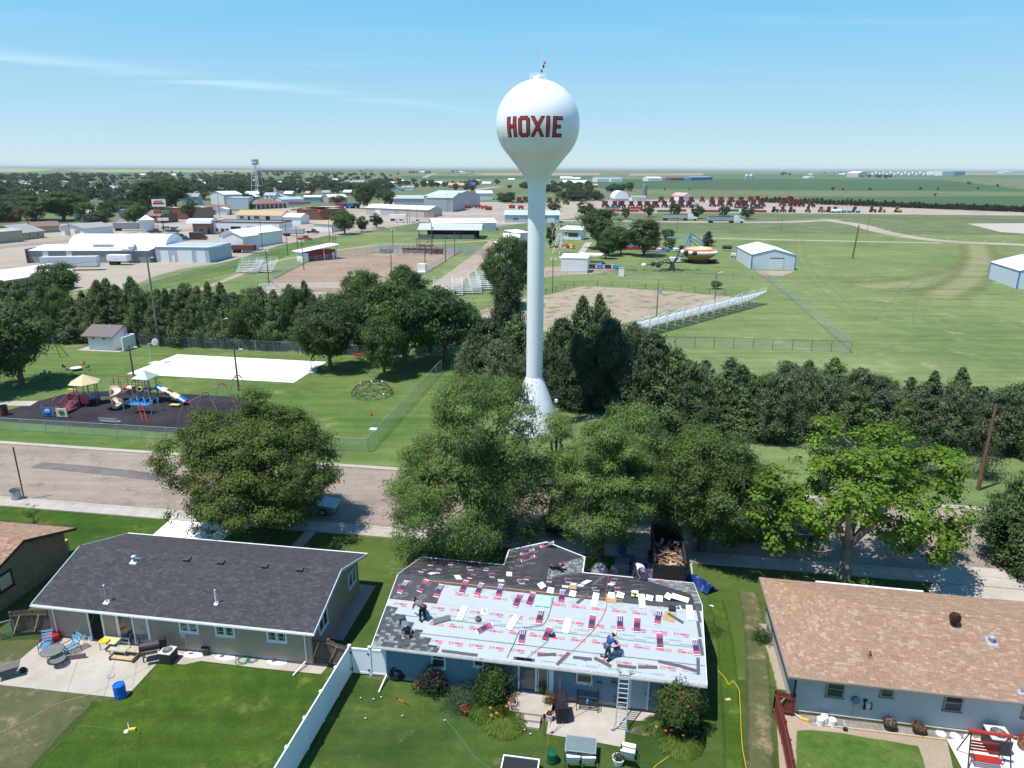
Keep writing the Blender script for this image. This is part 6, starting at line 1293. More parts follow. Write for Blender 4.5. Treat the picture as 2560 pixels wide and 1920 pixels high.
def bld(name,label,a,b,depth,h,rise,wall,roof,ridge='u',over=.4,wins=(),doors=(),cat='building',z=True,ang=None,width=None,trim=None,short=None):
 """a, b: picture feet of the front wall (left, right). ridge: u along the front, v away from it, flat, arch, hip, shed"""
 A=G(*a);
 if width is None:B=G(*b); d=B-A; W=d.length; an=math.atan2(d.y,d.x)
 else:W=width; an=AX
 if ang is not None:an=math.radians(ang)
 o=thing(name,label,cat,A,an); D=depth
 if ridge=='u':MB().prism([(0,0),(D,0),(D,h),(D/2,h+rise),(0,h)],0,W,'x').build('wall',wall,o)
 elif ridge=='v':MB().prism([(0,0),(W,0),(W,h),(W/2,h+rise),(0,h)],0,D,'y').build('wall',wall,o)
 elif ridge=='arch':MB().box((W/2,D/2,h/2),(W,D,h)).build('wall',wall,o)
 else:MB().box((W/2,D/2,h/2),(W,D,h)).build('wall',wall,o)
 t=.15; e=over
 if ridge=='u':
  s=rise/(D/2); MB().prism([(-e,h-e*s+.02),(D/2,h+rise+.02),(D+e,h-e*s+.02),(D+e,h-e*s+t),(D/2,h+rise+t),(-e,h-e*s+t)],-e,W+e,'x').build('roof',roof,o)
 elif ridge=='v':
  s=rise/(W/2); MB().prism([(-e,h-e*s+.02),(W/2,h+rise+.02),(W+e,h-e*s+.02),(W+e,h-e*s+t),(W/2,h+rise+t),(-e,h-e*s+t)],-e,D+e,'y').build('roof',roof,o)
 elif ridge=='flat':
  q=MB(); q.box((W/2,D/2,h+.05),(W+.1,D+.1,.1)); q.build('roof',roof,o); q=MB(); [q.box(c,s)for c,s in(((W/2,0,h+.2),(W+.1,.2,.4)),((W/2,D,h+.2),(W+.1,.2,.4)),((0,D/2,h+.2),(.2,D-.2,.4)),((W,D/2,h+.2),(.2,D-.2,.4)))]; q.build('parapet',trim or wall,o)
 elif ridge=='shed':MB().prism([(-e,h),(D+e,h+rise),(D+e,h+rise+t),(-e,h+t)],-e,W+e,'x').build('roof',roof,o)
 elif ridge=='hip':
  q=MB(); P=[(-e,-e,h),(W+e,-e,h),(W+e,D+e,h),(-e,D+e,h)]; m_=min(D,W)/2; R1=(m_,D/2,h+rise)if W>=D else(W/2,m_,h+rise); R2_=(W-m_,D/2,h+rise)if W>=D else(W/2,D-m_,h+rise)
  if W>=D:q.quad([P[0],P[1],R2_,R1]); q.quad([P[1],P[2],R2_]); q.quad([P[2],P[3],R1,R2_]); q.quad([P[3],P[0],R1])
  else:q.quad([P[0],P[1],R1]); q.quad([P[1],P[2],R2_,R1]); q.quad([P[2],P[3],R2_]); q.quad([P[3],P[0],R1,R2_])
  q.quad(P[::-1]); q.build('roof',roof,o)
 elif ridge=='arch':
  pr=[(W*.5-math.cos(math.pi*k/16)*W*.52,h+rise*math.sin(math.pi*k/16))for k in range(17)]; MB().prism(pr,-.2,D+.2,'y').build('roof',roof,o)
 elif ridge=='archu':
  pr=[(D*.5-math.cos(math.pi*k/16)*D*.52,h+rise*math.sin(math.pi*k/16))for k in range(17)]; MB().prism(pr,-.2,W+.2,'x').build('roof',roof,o)
 for u,zz,w,hh in wins:
  f=MB(); f.box((u*W,-.03,zz),(w+.2,.1,hh+.2)); q=f.build('window',m_white if wall is not WH else GR,o); MB().box((u*W,-.09,zz),(w,.04,hh)).build('pane',m_glass,q)
 for u,w,hh,m in doors:
  f=MB(); f.box((u*W,-.04,hh/2),(w,.1,hh)); f.build('door',m,o)
 if z:LM.append((short or 'the '+label.split(' with ')[0].split(' beside ')[0].split(' behind ')[0].split(' at ')[0].split(' before ')[0],A+(Vector((math.cos(an),math.sin(an),0))*W/2)))
 o['W']=W; return o
 # near-left gravel lot
q=bld('quonset_store','long white arch roofed warehouse with corrugated lean-to front',(74,657),(375,657),9,3.6,.8,CO,WR,'shed',.3,short='the white arch roofed warehouse',doors=[(.43,1.6,2.2,WH),(.54,2.6,2.6,TN)])
W=q['W']; pr=[(14.5-math.cos(math.pi*k/20)*7.8,2.2+5.2*math.sin(math.pi*k/20))for k in range(21)]; MB().prism(pr,8,W+2,'x').build('arch_roof',WR,q)
for u in(.145,.34):MB().box((W*u,-.06,1.8),(1.6,.1,3.4)).build('panel',WH,q)
MB().box((0.0,4,2.1),(.3,10,4.2)).build('end_wall',cm((.13,.11,.10),'brown_end'),q)
for k in range(4):MB().box((19.5+k*1.5,2.0,4.9),(1.3,1.2,.9)).build('roof_fan',m_galv,q)
MB().lathe([(1.1,0),(1.1,1.6)],12,M=Matrix.Translation((W*.84,.8,4.5))@Matrix.Rotation(math.pi/2,4,'Y')).build('duct',m_galv,q); b=MB(); [b.box((W*.84+x,-.8,2),(.15,.15,4.0))for x in(-1,1)]; b.box((W*.84,-.8,3.9),(3,1.5,.5)); b.build('dust_collector',m_galv,q)
bld('metal_shed','pale steel shed with three white roll-up doors at the warehouse end',(392,655),(525,657),15,4.6,-.9,PB,WR,'shed',.2,doors=[(.17,2.6,3.4,WH),(.33,.9,2.1,WH),(.55,4.6,3.6,WH),(.85,2.9,3.5,WH)])
bld('metal_shed','white gabled steel roof at the left edge below the semi trailer',(-90,742),(22,750),17,4.2,1.3,GB,WR,'v',.3,short='the white roof at the left edge')
bld('garage','white gabled garage with two doors and grey roof',(153,588),(212,591),14,3.2,1.5,WH,GR,'v',.5,doors=[(.3,3,2.4,GR),(.72,2.8,2.4,GR)])
bld('tan_building','low tan shed at the left edge of the gravel lot',(-30,612),(60,603),12,4.2,.6,TN,cm((.42,.38,.33),'tan_roof'),'u')
bld('house','tan house with grey shingle roof beside the low tan shed',(60,600),(112,594),16,2.8,2.6,TN,GR,'u',.6,wins=[(.3,1.6,1.2,1),(.7,1.6,1.2,1.2)])
bld('house','long brown roofed house behind the tan house',(85,583),(150,580),10,2.8,1.6,TN,BR,'u',.6)
bld('house','dark roofed tan house in the trees at the left edge',(-20,556),(20,556),12,3,7,RB,BR,'v',.6,short='the steep brown roofed church')
bld('kiosk','small white square building with pyramid roof before the diner sign',(352,582),(388,581),5,5.5,1.8,WH,WR,'hip',.2)
bld('blue_shed','small blue grey shed behind the round bright tree',(298,547),(312,547),5,4,1,PB,GB,'v')
bld('service_station','white service garage with dark bay doors and flat roof',(531,585),(700,588),13,5.0,0,WH,cm((.26,.24,.22),'tar_roof'),'flat',trim=DK,doors=[(.36,4.6,3.4,DK),(.60,4.6,3.4,DK),(.80,1.0,2.6,DK)],wins=[(.08,1.8,1,1.2),(.16,1.8,1.6,1.2),(.23,1.8,1.2,1.2)])
q=bld('station_office','stone walled station office under a white hipped canopy',(484,586),(531,586),8,4.2,0,cm((.20,.15,.12),'stone_wall',var=.5,scale=2),cm((.26,.24,.22),'tar_roof'),'flat',wins=[(.45,1.8,2.6,1.8)],doors=[(.85,1,2.4,DK)]); MB().prism([(-1.5,4.7),(7,5.2),(7,6.2),(3,6.6),(-1.2,6.0)],-2,q['W']+.5,'x').build('canopy',WR,q)
bld('metal_shed','white steel building with gable end facing the parked cars',(560,628),(609,642),8,5.2,1.5,WH,WR,'v',.3,doors=[(.5,5,.4,GR)],z=True,ang=-20,width=8.5)
q=bld('metal_shed','long white steel building with low gabled roof beside the trailers',(610,623),(707,607),10,4.8,1.7,WH,WR,'u',.3)
bld('brick_building','plain brown brick building with flat roof',(437,545),(474,549),14,6,0,BK,WR,'flat',wins=[(.6,2,2.4,1.6)],doors=[(.15,1,2.4,DK)]); bld('brick_building','right half of the flat brown brick building',(474,549),(505,545),14,6,0,RB,WR,'flat')
bld('house','grey metal roofed hall left of the brown brick building',(385,545),(435,545),12,3.5,3,BK,GB,'hip')
bld('house','reddish gabled house behind the small white kiosk',(362,556),(402,558),11,3.6,2.4,RB,BR,'u')
q=bld('courthouse','tan stone courthouse with tall windows above the trees',(291,475),(376,475),18,12,0,TN,WR,'flat',wins=[(.15,7.5,3,5),(.3,7.5,2,5)],short='the courthouse')
for k in range(4):MB().box((q['W']*(.27+.05*k),-.8,5),(.9,.9,10)).build('column',cm((.55,.52,.46),'pale_stone'),q)
bld('house','teal walled house with dark roof',(455,512),(497,512),10,6,2.4,TE,GR,'u'); bld('white_building','tall white gabled building right of the teal house',(528,510),(562,514),14,8,2,cm((.55,.60,.63),'white_blue_wall'),WR,'v'); bld('white_building','broad white flat building with small blue windows',(568,523),(622,523),14,7.5,0,cm((.55,.60,.63),'white_blue_wall'),WR,'flat')
bld('house','brown roofed house behind the ochre roofed one',(500,538),(580,536),14,3,2.4,BK,BR,'u'); bld('carport','white topped carport beside the brown roofed house',(540,538),(568,538),6,3.5,1,WH,WR,'v')
bld('motel','long low motel with ochre shingle roof',(592,550),(704,552),11,2.8,2.2,WH,TR,'u',.6,wins=[(.12,1.5,2,1.2),(.45,1.5,2.6,1.4)],doors=[(.28,1.2,2.1,DK),(.7,2.4,2.3,DK)])
q=bld('restaurant','brown hip roofed restaurant with white columned porch',(640,523),(716,520),16,3.4,3.2,BR,cm((.21,.13,.10),'brown_red_roof'),'hip',.9)
for k in range(8):MB().box((q['W']*k/7,-1,1.5),(.35,.35,3)).build('column',m_white,q)
bld('metal_shed','long pale blue roofed shed behind the brown restaurant',(705,514),(760,512),12,4.4,1.6,WH,PB,'u'); bld('blue_building','low blue building with white roof',(760,505),(802,505),12,4,1.2,TE,WR,'u')
q=bld('store','dark brick store with bright red fascia',(750,545),(805,550),16,5.4,0,RB,cm((.4,.37,.34),'gravel_roof'),'flat',doors=[(.85,2.4,2.6,m_glass)]); MB().box((q['W']/2,-.5,4.9),(q['W']+.6,1.2,1.1)).build('fascia',cm((.60,.09,.03),'orange_red_fascia'),q)
bld('brick_building','dark brick wing right of the red fascia store',(805,550),(862,538),14,5.4,0,RB,cm((.4,.37,.34),'gravel_roof'),'flat')
for k,(px,py)in enumerate(((803,520),(822,518),(836,519))):pass
bld('white_building','small white gabled building before the red fascia store',(710,560),(752,561),9,3.6,1.6,WH,WR,'u'); bld('shed','low shed with ochre roof beside the small truck yard',(785,577),(830,580),8,3.2,.6,WH,TR,'shed')
bld('metal_shed','tan steel shed with white curved roof behind the tall town tree',(822,507),(868,506),12,4.4,2,TN,cm((.62,.54,.42),'cream_roof'),'u')
q=bld('fuel_canopy','dark red fuel station canopy beside the brown restaurant',(726,526),(772,526),7,.2,0,m_conc,m_conc,'flat'); MB().box((q['W']/2,3,4.9),(q['W']+1,8,.9)).build('canopy',cm((.22,.02,.05),'dark_red_canopy'),q); [MB().box((q['W']*u,3,2.5),(.4,.4,4.4)).build('column',m_white,q)for u in(.15,.85)]
bld('warehouse','long low warehouse with white steel roof and tan walls',(915,536),(1072,543),14,4.2,1.8,cm((.46,.44,.40),'warm_white_wall'),WR,'u',.4,doors=[(.5,3,3,TN),(.2,4,3.2,WH)]); bld('lean_to','small flat annex at the right end of the long low warehouse',(1060,543),(1085,543),8,3.6,0,TN,WR,'flat')
bld('warehouse','blue grey warehouse behind the long low one',(985,517),(1075,517),16,6,2,GB,PB,'u'); bld('warehouse','tall grey steel warehouse with gable end to the right',(1068,529),(1132,530),34,9,3,GB,cm((.42,.50,.54),'blue_grey_metal_roof'),'u',.3,doors=[(.2,4,4,WH)])
bld('warehouse','far wing of the tall grey warehouse',(1132,524),(1200,515),22,9,3,GB,cm((.42,.50,.54),'blue_grey_metal_roof'),'v',.3,doors=[(.5,8,6,PB)]); bld('warehouse','far white warehouse behind the grey warehouses',(1192,500),(1231,500),20,6,2,WH,WR,'u')
q=bld('stable','open-fronted stable with ribbed metal roof and tan kick boards',(1047,597),(1186,598),15,.1,0,TN,TN,'flat',short='the open-fronted stable'); W=q['W']
MB().prism([(-1,3.6),(7.5,5.6),(16,3.6),(16,3.75),(7.5,5.75),(-1,3.75)],-.5,W+3,'x').build('roof',cm((.50,.53,.55),'ribbed_roof',rough=.35),q)
MB().box((W/2,0,.9),(W,.15,1.8)).build('kick_boards',TN,q); MB().box((W/2+2,7.5,2),(W-1,.2,4.0)).build('back_wall',DK,q)
for k in range(5):MB().box((W*k/4+.1,-.2,2),(.3,.3,4)).build('post',m_darkmetal,q)
for k in range(22):MB().prism([(-1,3.77),(7.5,5.77),(7.5,5.82),(-1,3.82)],k*(W+3)/22-.4,k*(W+3)/22-.3,'x').build('roof_rib',m_galv,q)
bld('long_shed','long white roofed shed behind the open stable',(1082,577),(1240,575),14,3.4,1.6,WH,WR,'u')
bld('hall','pale blue hall with blue grey steel roof behind the tower',(1262,556),(1398,557),12,4.0,2.0,PB,cm((.42,.50,.54),'blue_grey_metal_roof'),'u',.4,doors=[(.45,1,2.2,DK),(.85,4,3,WH)],wins=[(.2,2,3,.8)],short='the pale blue hall')
bld('concession_stand','small white concession building by the ferris wheel',(1404,598),(1452,600),8,4.0,.8,WH,WR,'shed',.8,wins=[(.6,2,4,1.4)]); bld('shed','white roofed shed left of the tower behind the cottonwood',(1292,606),(1322,604),8,3.5,.6,WH,WR,'shed'); bld('shed','low white roofed pen left of the tower',(1262,612),(1300,612),12,2.6,.6,WH,WR,'shed'); bld('shed','white shed glimpsed through the ragged cottonwood',(1240,640),(1285,640),9,3,.8,WH,WR,'shed')
q=bld('train_shed','white sided shed with white roof in the miniature train paddock',(1402,681),(1468,683),5.5,4.0,.6,WH,WR,'shed',.1,short='the white train shed')
q=bld('shade_canopy','flat white shade canopy behind the train shed',(1445,660),(1503,662),5,.1,0,m_conc,m_conc,'flat'); MB().box((q['W']/2,2.5,2.8),(q['W'],5.4,.25)).build('canopy',WR,q); [MB().box((q['W']*u,y,1.4),(.15,.15,2.7)).build('post',m_galv,q)for u in(.05,.5,.95)for y in(.2,4.8)]
o=thing('portable_toilet','small white box cabin at the paddock fence','cabin',G(1553,690),AX); MB().box((0,0,1.1),(1.5,1.2,2.2)).build('wall',m_white,o); MB().box((0,0,2.25),(1.6,1.3,.12)).build('roof',m_galv,o)
m_bt=mat('blue_trim',(0.05,0.16,0.38),.5)
def bluebarn(name,lb,fa,fb,rear,h,rise,short,door):
 A,B=G(*fa),G(*fb); d=B-A; W=d.length; an=math.atan2(d.y,d.x); Rr=G(*rear); n_=Vector((-d.y,d.x,0)).normalized(); D=abs((Rr-A).dot(n_)); o=thing(name,lb,'shed',A,an)
 wl=cm((.56,.63,.68),'pale_barn_steel',rough=.45)
 MB().prism([(0,0),(W,0),(W,h),(W/2,h+rise),(0,h)],0,D,'y').build('wall',wl,o); s=rise/(W/2)
 MB().prism([(-.15,h-.15*s+.02),(W/2,h+rise+.02),(W+.15,h-.15*s+.02),(W+.15,h+.12-.15*s),(W/2,h+rise+.12),(-.15,h+.12-.15*s)],-.1,D+.1,'y').build('roof',WR,o)
 q=MB()
 for x in(0,W):
  for y in(0,D):q.box((x,y,h/2),(.22,.22,h))
  q.box((x,D/2,h-.12),(.2,D-.2,.2))
 for s_ in(0,1):q.tube((0 if s_ else W,-.06,h),(W/2,-.06,h+rise),.12,n=4)
 q.build('trim',m_bt,o)
 if door:q=MB().box((W*.58,-.05,1.6),(3.6,.08,3.2)).build('door',WH,o); [MB().box((W*.58,-.10,.5+.65*k),(3.5,.02,.05)).build('door_rib',m_galv,q)for k in range(5)]; MB().box((W*.58,-.06,3.3),(3.9,.12,.2)).build('door_track',m_darkmetal,o)
 LM.append((short,A)); return o
bluebarn('pole_barn','pale steel barn with blue trim and closed door on the mown field',(1877,673),(1986,675),(1849,650),4.2,1.6,'the blue trimmed barn',True)
q=bluebarn('pole_barn','pale steel barn with blue trim cut by the right edge',(2541,722),(2700,728),(2475,696),4.4,2.2,'the barn at the right edge',False)
o=thing('oil_tank','small black tank on legs behind the blue trimmed barn','tank',G(1817,627),AX); MB().tube((-1.6,0,1.3),(1.6,0,1.3),.7,n=14).build('tank',m_darkmetal,o); b=MB(); [b.box((x,0,.35),(.15,1,.7))for x in(-1,1)]; b.build('stand',m_galv,o)
o=thing('utility_box','small white cart on the grass beside the black tank','cart',G(1835,643),AX); MB().box((0,0,.8),(2,1.2,1.0)).build('box',m_white,o); [MB().tube((x,-.65,.3),(x,-.5,.3),.3,n=10).build('wheel',m_black,o)for x in(-.6,.6)]
# beyond the equipment yard
q=bld('hoop_barn','round white hoop barn behind the combines',(1537,503),(1571,503),18,2.0,7,PB,WR,'arch',short='the hoop barn'); o=thing('silo','tall grey concrete silo behind the combines','silo',G(1610,497)); MB().lathe([(2.6,0),(2.6,13.5),(2.4,13.7),(0,13.7)],20).build('shell',cm((.24,.23,.20),'old_concrete'),o); [MB().lathe([(2.62,z),(2.66,z+.1),(2.62,z+.2)],20).build('hoop',m_galv,o)for z in(3,6,9,12)]; LM.append(('the silo',o.location))
bld('farm_building','white shed with grey roof below the silo',(1580,505),(1615,505),10,4,1.2,WH,GR,'u'); bld('farm_building','open farm shed with red and white striped roof',(1679,500),(1708,502),10,4.5,2.4,WH,cm((.55,.35,.28),'pink_roof'),'u')
bld('farm_building','long pale blue roofed shed beyond the trees, left of two',(1493,455),(1522,455),30,7,2,WH,PB,'u',0); bld('farm_building','long pale roofed shed beyond the trees, right of two',(1528,455),(1556,455),30,7,2,WH,PB,'u',0); bld('farm_building','white gabled shed on the far field edge',(1620,453),(1655,453),30,7,3,WH,WR,'u',0); bld('farm_building','dark red roofed shed on the far field edge',(1678,451),(1711,451),30,6,1,RB,RB,'u',0); bld('farm_building','bright blue fronted shed on the far field edge',(1729,451),(1781,450),30,8,1,m_blue,PB,'u',0); bld('farm_building','grey shed between the red and the blue ones',(1712,451),(1728,451),30,6,1,GB,GB,'u',0)
for k,px in enumerate((1866,1877)):b0=G(px,448); r_b=wpx(b0,11)/2; o=thing('grain_bin','far grain bin pair beyond the crops, %s one'%('left','right')[k],'grain bin',b0); MB().lathe([(r_b,0),(r_b,r_b*1.6),(r_b*.15,r_b*2.3),(0,r_b*2.3)],16).build('shell',m_galv,o)
for k in range(18):
 px=2180+k*9.2; b0=G(px,441-(k%2)*3); r_b=wpx(b0,9)/2; o=thing('grain_bin','silver grain bin in the long far row at right, %s from left'%ordw(k+1),'grain bin',b0,0,'grain bins of the far row'); MB().lathe([(r_b,0),(r_b,r_b*1.1),(r_b*.15,r_b*1.9),(0,r_b*1.9)],12).build('shell',m_galv,o)
bld('farm_building','cream barn at the left end of the far grain bins',(2145,443),(2168,443),60,16,6,cm((.6,.5,.42),'cream_pink'),WR,'v',0); bld('farm_building','large white hall at the right end of the far grain bins',(2355,439),(2385,439),90,22,2,WH,TN,'u',0); bld('farm_building','grey hall right of the far white hall',(2385,439),(2412,438),90,22,2,GR,GR,'u',0); bld('farm_building','small cream building far away at the right edge',(2508,433),(2530,433),60,14,5,WH,WR,'u',0); bld('farm_building','tiny white shed alone in the green crops',(2022,445.5),(2036,445.5),30,6,1,WH,WR,'u',0)
# scattered far houses of the town: px, py, width px, roof, wall, label
T_=[(40,470,36,WR,TN,'white roofed store among trees at far left'),(20,492,60,WR,WH,'white roofed shed left of the dark town trees'),(90,497,70,WR,WH,'long white roof between dark trees at left'),(170,473,26,BR,BK,'brown gabled house among the left trees'),(188,553,40,WR,TE,'white topped shop beside the gabled garage'),(250,470,18,PB,WH,'pale blue house left of the courthouse'),(222,438,12,m_blue,WH,'far shed with bright blue roof'),(32,439,10,WR,WH,'tiny white farm at far left'),(485,475,26,WR,TN,'white roofed block right of the courthouse'),(495,466,20,WR,WH,'small white roof beyond the courthouse trees'),(610,458,26,PB,WH,'pale metal roofed house by the old tower'),(430,440,14,WR,WH,'tiny white house on the far green slope'),(350,440,14,WR,TN,'tiny tan house on the far green slope'),(690,463,26,WR,WH,'white roofed house right of the old tower'),(737,466,26,GB,PB,'blue roofed house right of the old tower'),(780,466,20,GB,PB,'second blue roofed house right of the old tower'),(800,469,18,GR,TE,'grey roofed house between blue roofs'),(830,454,14,WR,WH,'small white house in the far trees'),(850,464,60,GR,TN,'long grey roofed school in the trees'),(660,498,30,GB,WH,'slate roofed house behind the brown restaurant'),(710,493,22,WR,TN,'cream house behind the brown restaurant'),(762,492,12,TR,BK,'orange roofed house in the town'),(804,490,20,GR,WH,'grey roofed cottage by the cream shed'),(858,489,20,WR,BK,'white roofed shop left of the tall town tree'),(1065,465,40,WR,TN,'pale roofed house at the end of the tree belt'),(1120,470,44,TR,BK,'orange roofed house at the end of the tree belt'),(1168,466,20,m_blue,PB,'blue house at the town edge'),(1205,464,22,WR,PB,'white roofed house at the town edge'),(1185,457,16,TR,BK,'brown house at the town edge'),(1270,453,16,WR,GB,'shed just left of the tower stem'),(1400,449,30,WR,WH,'white shed right of the tower stem'),(1430,450,20,WR,PB,'long white shed in the trees right of the tower'),(1405,464,60,WR,GB,'wide pale roof in the trees right of the tower'),(1482,469,12,TR,RB,'reddish shed on the bare lot right of the tower'),(2022,437,8,WR,WH,'tiny white farmhouse in the right fields'),(1150,437,18,GR,BR,'farmstead roof on the horizon left of the tower'),(1050,432,14,WR,GB,'farmstead on the far plain'),(1148,431,10,WR,WH,'white farm on the horizon'),(2098,437,14,WR,WH,'white farm left of the far grain bins')]
for px,py,w,rf,wl_m,lb in T_:
 a0=G(px,py); w_=wpx(a0,w); bld('house',lb,(px,py),None,max(8,w_*.5),3.2+w_*.03,1.6+w_*.06,wl_m,rf,'u',.3,width=w_,short='the '+' '.join(lb.split()[:7]),wins=[(.3,1.8,1.4,1.2),(.7,1.8,1.4,1.2)]if py>460 else())
r_=random.Random(44); rows_=[]; cols_h=[WR,GR,BR,GB,WR,TR,GR]
for k in range(100):
 px=r_.uniform(-40,1010); py=r_.uniform(453,512)if px<700 else r_.uniform(453,482); a0=G(px,py); w_=r_.uniform(10,17)
 o=bld('house','x',(px,py),None,9,3,2,r_.choice([WH,TN,TE,BK,WH]),r_.choice(cols_h),r_.choice('uv'),.4,width=w_,z=False,wins=[(.3,1.6,1.3,1.1)]); rows_.append(o)
autolabel(rows_,'small town','house'); [tag(o,group='small houses of the town')for o in rows_]
# legged town water tower
o=thing('old_water_tower','old silver water tower on legs rising over the town trees','water tower',G(645,486),0); H1=ztop(o.location,395,645); s=wpx(o.location,17)/2
MB().lathe([(0,H1*.80),(s*.6,H1*.815),(s,H1*.86),(s,H1*.955),(s*1.05,H1*.96),(0,H1)],18).build('tank',m_galv,o,smooth=False); MB().lathe([(s*1.3,H1*.855),(s*1.3,H1*.87),(s,H1*.87)],18).build('walkway',m_white,o); MB().tube((0,0,0),(0,0,H1*.81),s*.12).build('riser',m_white,o)
for k in range(4):a=.6+k*1.571; MB().tube((s*1.9*math.cos(a),s*1.9*math.sin(a),0),(s*.95*math.cos(a),s*.95*math.sin(a),H1*.87),s*.06).build('leg',m_white,o)
b=MB()
for z in(.25,.5,.7):
 for k in range(4):a=.6+k*1.571; f=s*(1.9-1.1*z); b.tube((f*math.cos(a),f*math.sin(a),H1*z),(f*math.cos(a+1.571),f*math.sin(a+1.571),H1*z),s*.02)
b.build('bracing',m_white,o); LM.append(('the old legged water tower',o.location))
o=thing('diner_sign','tall roadside sign with white board and red and green message panels','sign',G(411,586),AX+.3)
MB().tube((0,0,0),(0,0,12.5),.22).build('post',m_darkmetal,o); MB().box((-.6,0,13.2),(5.4,.5,3.0)).build('sign_board',m_white,o); b=MB(); b.box((-.6,-.27,13.9),(3.4,.04,.5)); b.box((-.6,-.27,13.0),(4.6,.04,.8)); b.build('sign_print',m_red,o)
MB().box((-1.6,0,9.4),(3.0,.5,1.3)).build('message_panel',m_red,o); MB().box((1.8,0,9.4),(2.6,.5,1.3)).build('message_panel',cm((.02,.3,.15),'green_panel'),o); MB().box((.2,0,6.4),(4.6,.4,1.2)).build('price_panel',m_white,o)
# ================================================================ VEHICLES
def car(name,label,px,py,ang,col,kind='suv',cat='car',group=None,z=0.0,base=None):
 L,Wd,H=dict(suv=(4.7,1.9,1.7),sedan=(4.7,1.8,1.42),pickup=(5.6,2.0,1.85),van=(6.6,2.2,2.9))[kind]; o=thing(name,label,cat,base or G(px,py,z),math.radians(ang),group); m=mat('car_%02x%02x%02x'%tuple(int(255*c)for c in col),col,.25,.03,2,spec=.6)
 b0=.32; bh=.95 if kind!='van' else 1.2
 b=MB()
 if kind=='van':pr=[(-L/2,b0),(L/2,b0),(L/2,1.3),(L/2-.9,1.5),(L/2-1.3,H),(-L/2,H)]
 else:pr=[(-L/2,b0),(L/2,b0),(L/2+.05,.62),(L/2-.1,bh-.12),(L/2-1.15,bh),(-L/2+.1,bh),(-L/2-.05,.7)]
 i=len(b.v)
 for s,w in((-1,1.0),(1,1.0)):
  pass
 b.prism(pr,-Wd/2,Wd/2,'y'); bo=b.build('body',m,o)
 if kind!='van':
  x0,x1=dict(suv=(-L/2+.15,L/2-1.2),sedan=(-L/2+.8,L/2-1.4),pickup=(-.4,L/2-1.3))[kind]; t=.18
  c=MB(); bot=[(x0,-Wd/2+.04),(x1,-Wd/2+.04),(x1,Wd/2-.04),(x0,Wd/2-.04)]; top=[(x0+.25,-Wd/2+t),(x1-.65,-Wd/2+t),(x1-.65,Wd/2-t),(x0+.25,Wd/2-t)]
  v=[(x,y,bh)for x,y in bot]+[(x,y,H)for x,y in top]
  for k in range(4):c.quad([v[k],v[(k+1)%4],v[4+(k+1)%4],v[4+k]])
  c.build('windows',m_glass,o); r=MB(); r.box(((x0+x1)/2-.2,0,H),(x1-x0-.8,Wd-.3,.08)); [r.tube((v[k][0],v[k][1],bh),(v[k+4][0],v[k+4][1],H),.05,n=4)for k in range(4)]; r.build('roof',m,o)
  if kind=='pickup':MB().box((-L/2+1.15,0,bh+.003),(2.0,Wd-.3,.02)).build('cargo_bed',m_black,o)
 else:MB().box((L/2-1.0,0,2.0),(.5,Wd-.2,.8)).build('windshield',m_glass,o)
 wm=MB().lathe([(0,-.12),(.2,-.13),(.34,-.11),(.35,.1),(.2,.12),(0,.12)],14,M=Matrix.Rotation(math.pi/2,4,'X')).mesh('wheel',m_black); rm=MB().lathe([(0,-.01),(.2,0)],10,M=Matrix.Rotation(math.pi/2,4,'X')).mesh('rim',m_galv)
 for x in(-L/2+.85,L/2-.9):
  for y in(-Wd/2+.08,Wd/2-.08):w=place('wheel',wm,o,(x,y,.35)); place('rim',rm,w,(0,-.14 if y<0 else .14,0))
 for y in(-Wd/2+.3,Wd/2-.3):MB().box((L/2+.01,y,.72),(.08,.35,.15)).build('headlight',m_galv,o); MB().box((-L/2-.02,y,.8),(.06,.3,.18)).build('tail_light',m_red,o)
 return o
W_=(.7,.71,.72); K_=(.03,.03,.035); S_=(.35,.37,.39); R_=(.25,.02,.03); B_=(.03,.08,.13)
for px,py,ang,col,k,lb in((372,597,-8,W_,'suv','white car alone left of the red equipment row'),(388,582,0,K_,'pickup','black pickup under the diner sign'),(418,575,-10,S_,'suv','silver car behind the black pickups'),(432,581,0,K_,'pickup','black pickup right of the diner sign post'),(440,576,-10,W_,'suv','white car right of the diner sign'),(423,591,60,W_,'suv','white car at left of the used car row'),(440,592,60,W_,'suv','white car second in the used car row'),(452,595,60,B_,'suv','teal car third in the used car row'),(445,602,60,B_,'sedan','dark blue car at the front of the car row'),(463,601,60,B_,'sedan','dark blue car at the right end of the car row'),(560,587,-8,R_,'sedan','dark red car before the service bays'),(800,527,-8,K_,'pickup','dark pickup before the red fascia store'),(715,540,-8,K_,'suv','black car by the motel end'),(735,540,-8,K_,'pickup','black pickup left of the red fascia store'),(300,553,-8,W_,'sedan','white car beyond the motorhome'),(1001,556,-5,W_,'pickup','white pickup beside the white travel trailer'),(1042,557,-5,W_,'pickup','white pickup right of the travel trailer'),(1085,529,5,S_,'pickup','grey pickup at the warehouse corner'),(1816,538,0,W_,'sedan','white car beyond the right grain truck'),(850,512,0,W_,'pickup','white pickup near the tall town tree'),(680,512,0,W_,'pickup','white pickup behind the brown restaurant')):
 car('parked_car',lb,px,py,ang,col,k)
car('delivery_van','dark brown delivery truck parked before the service garage',497,599,-8,(.045,.02,.012),'van','delivery truck')
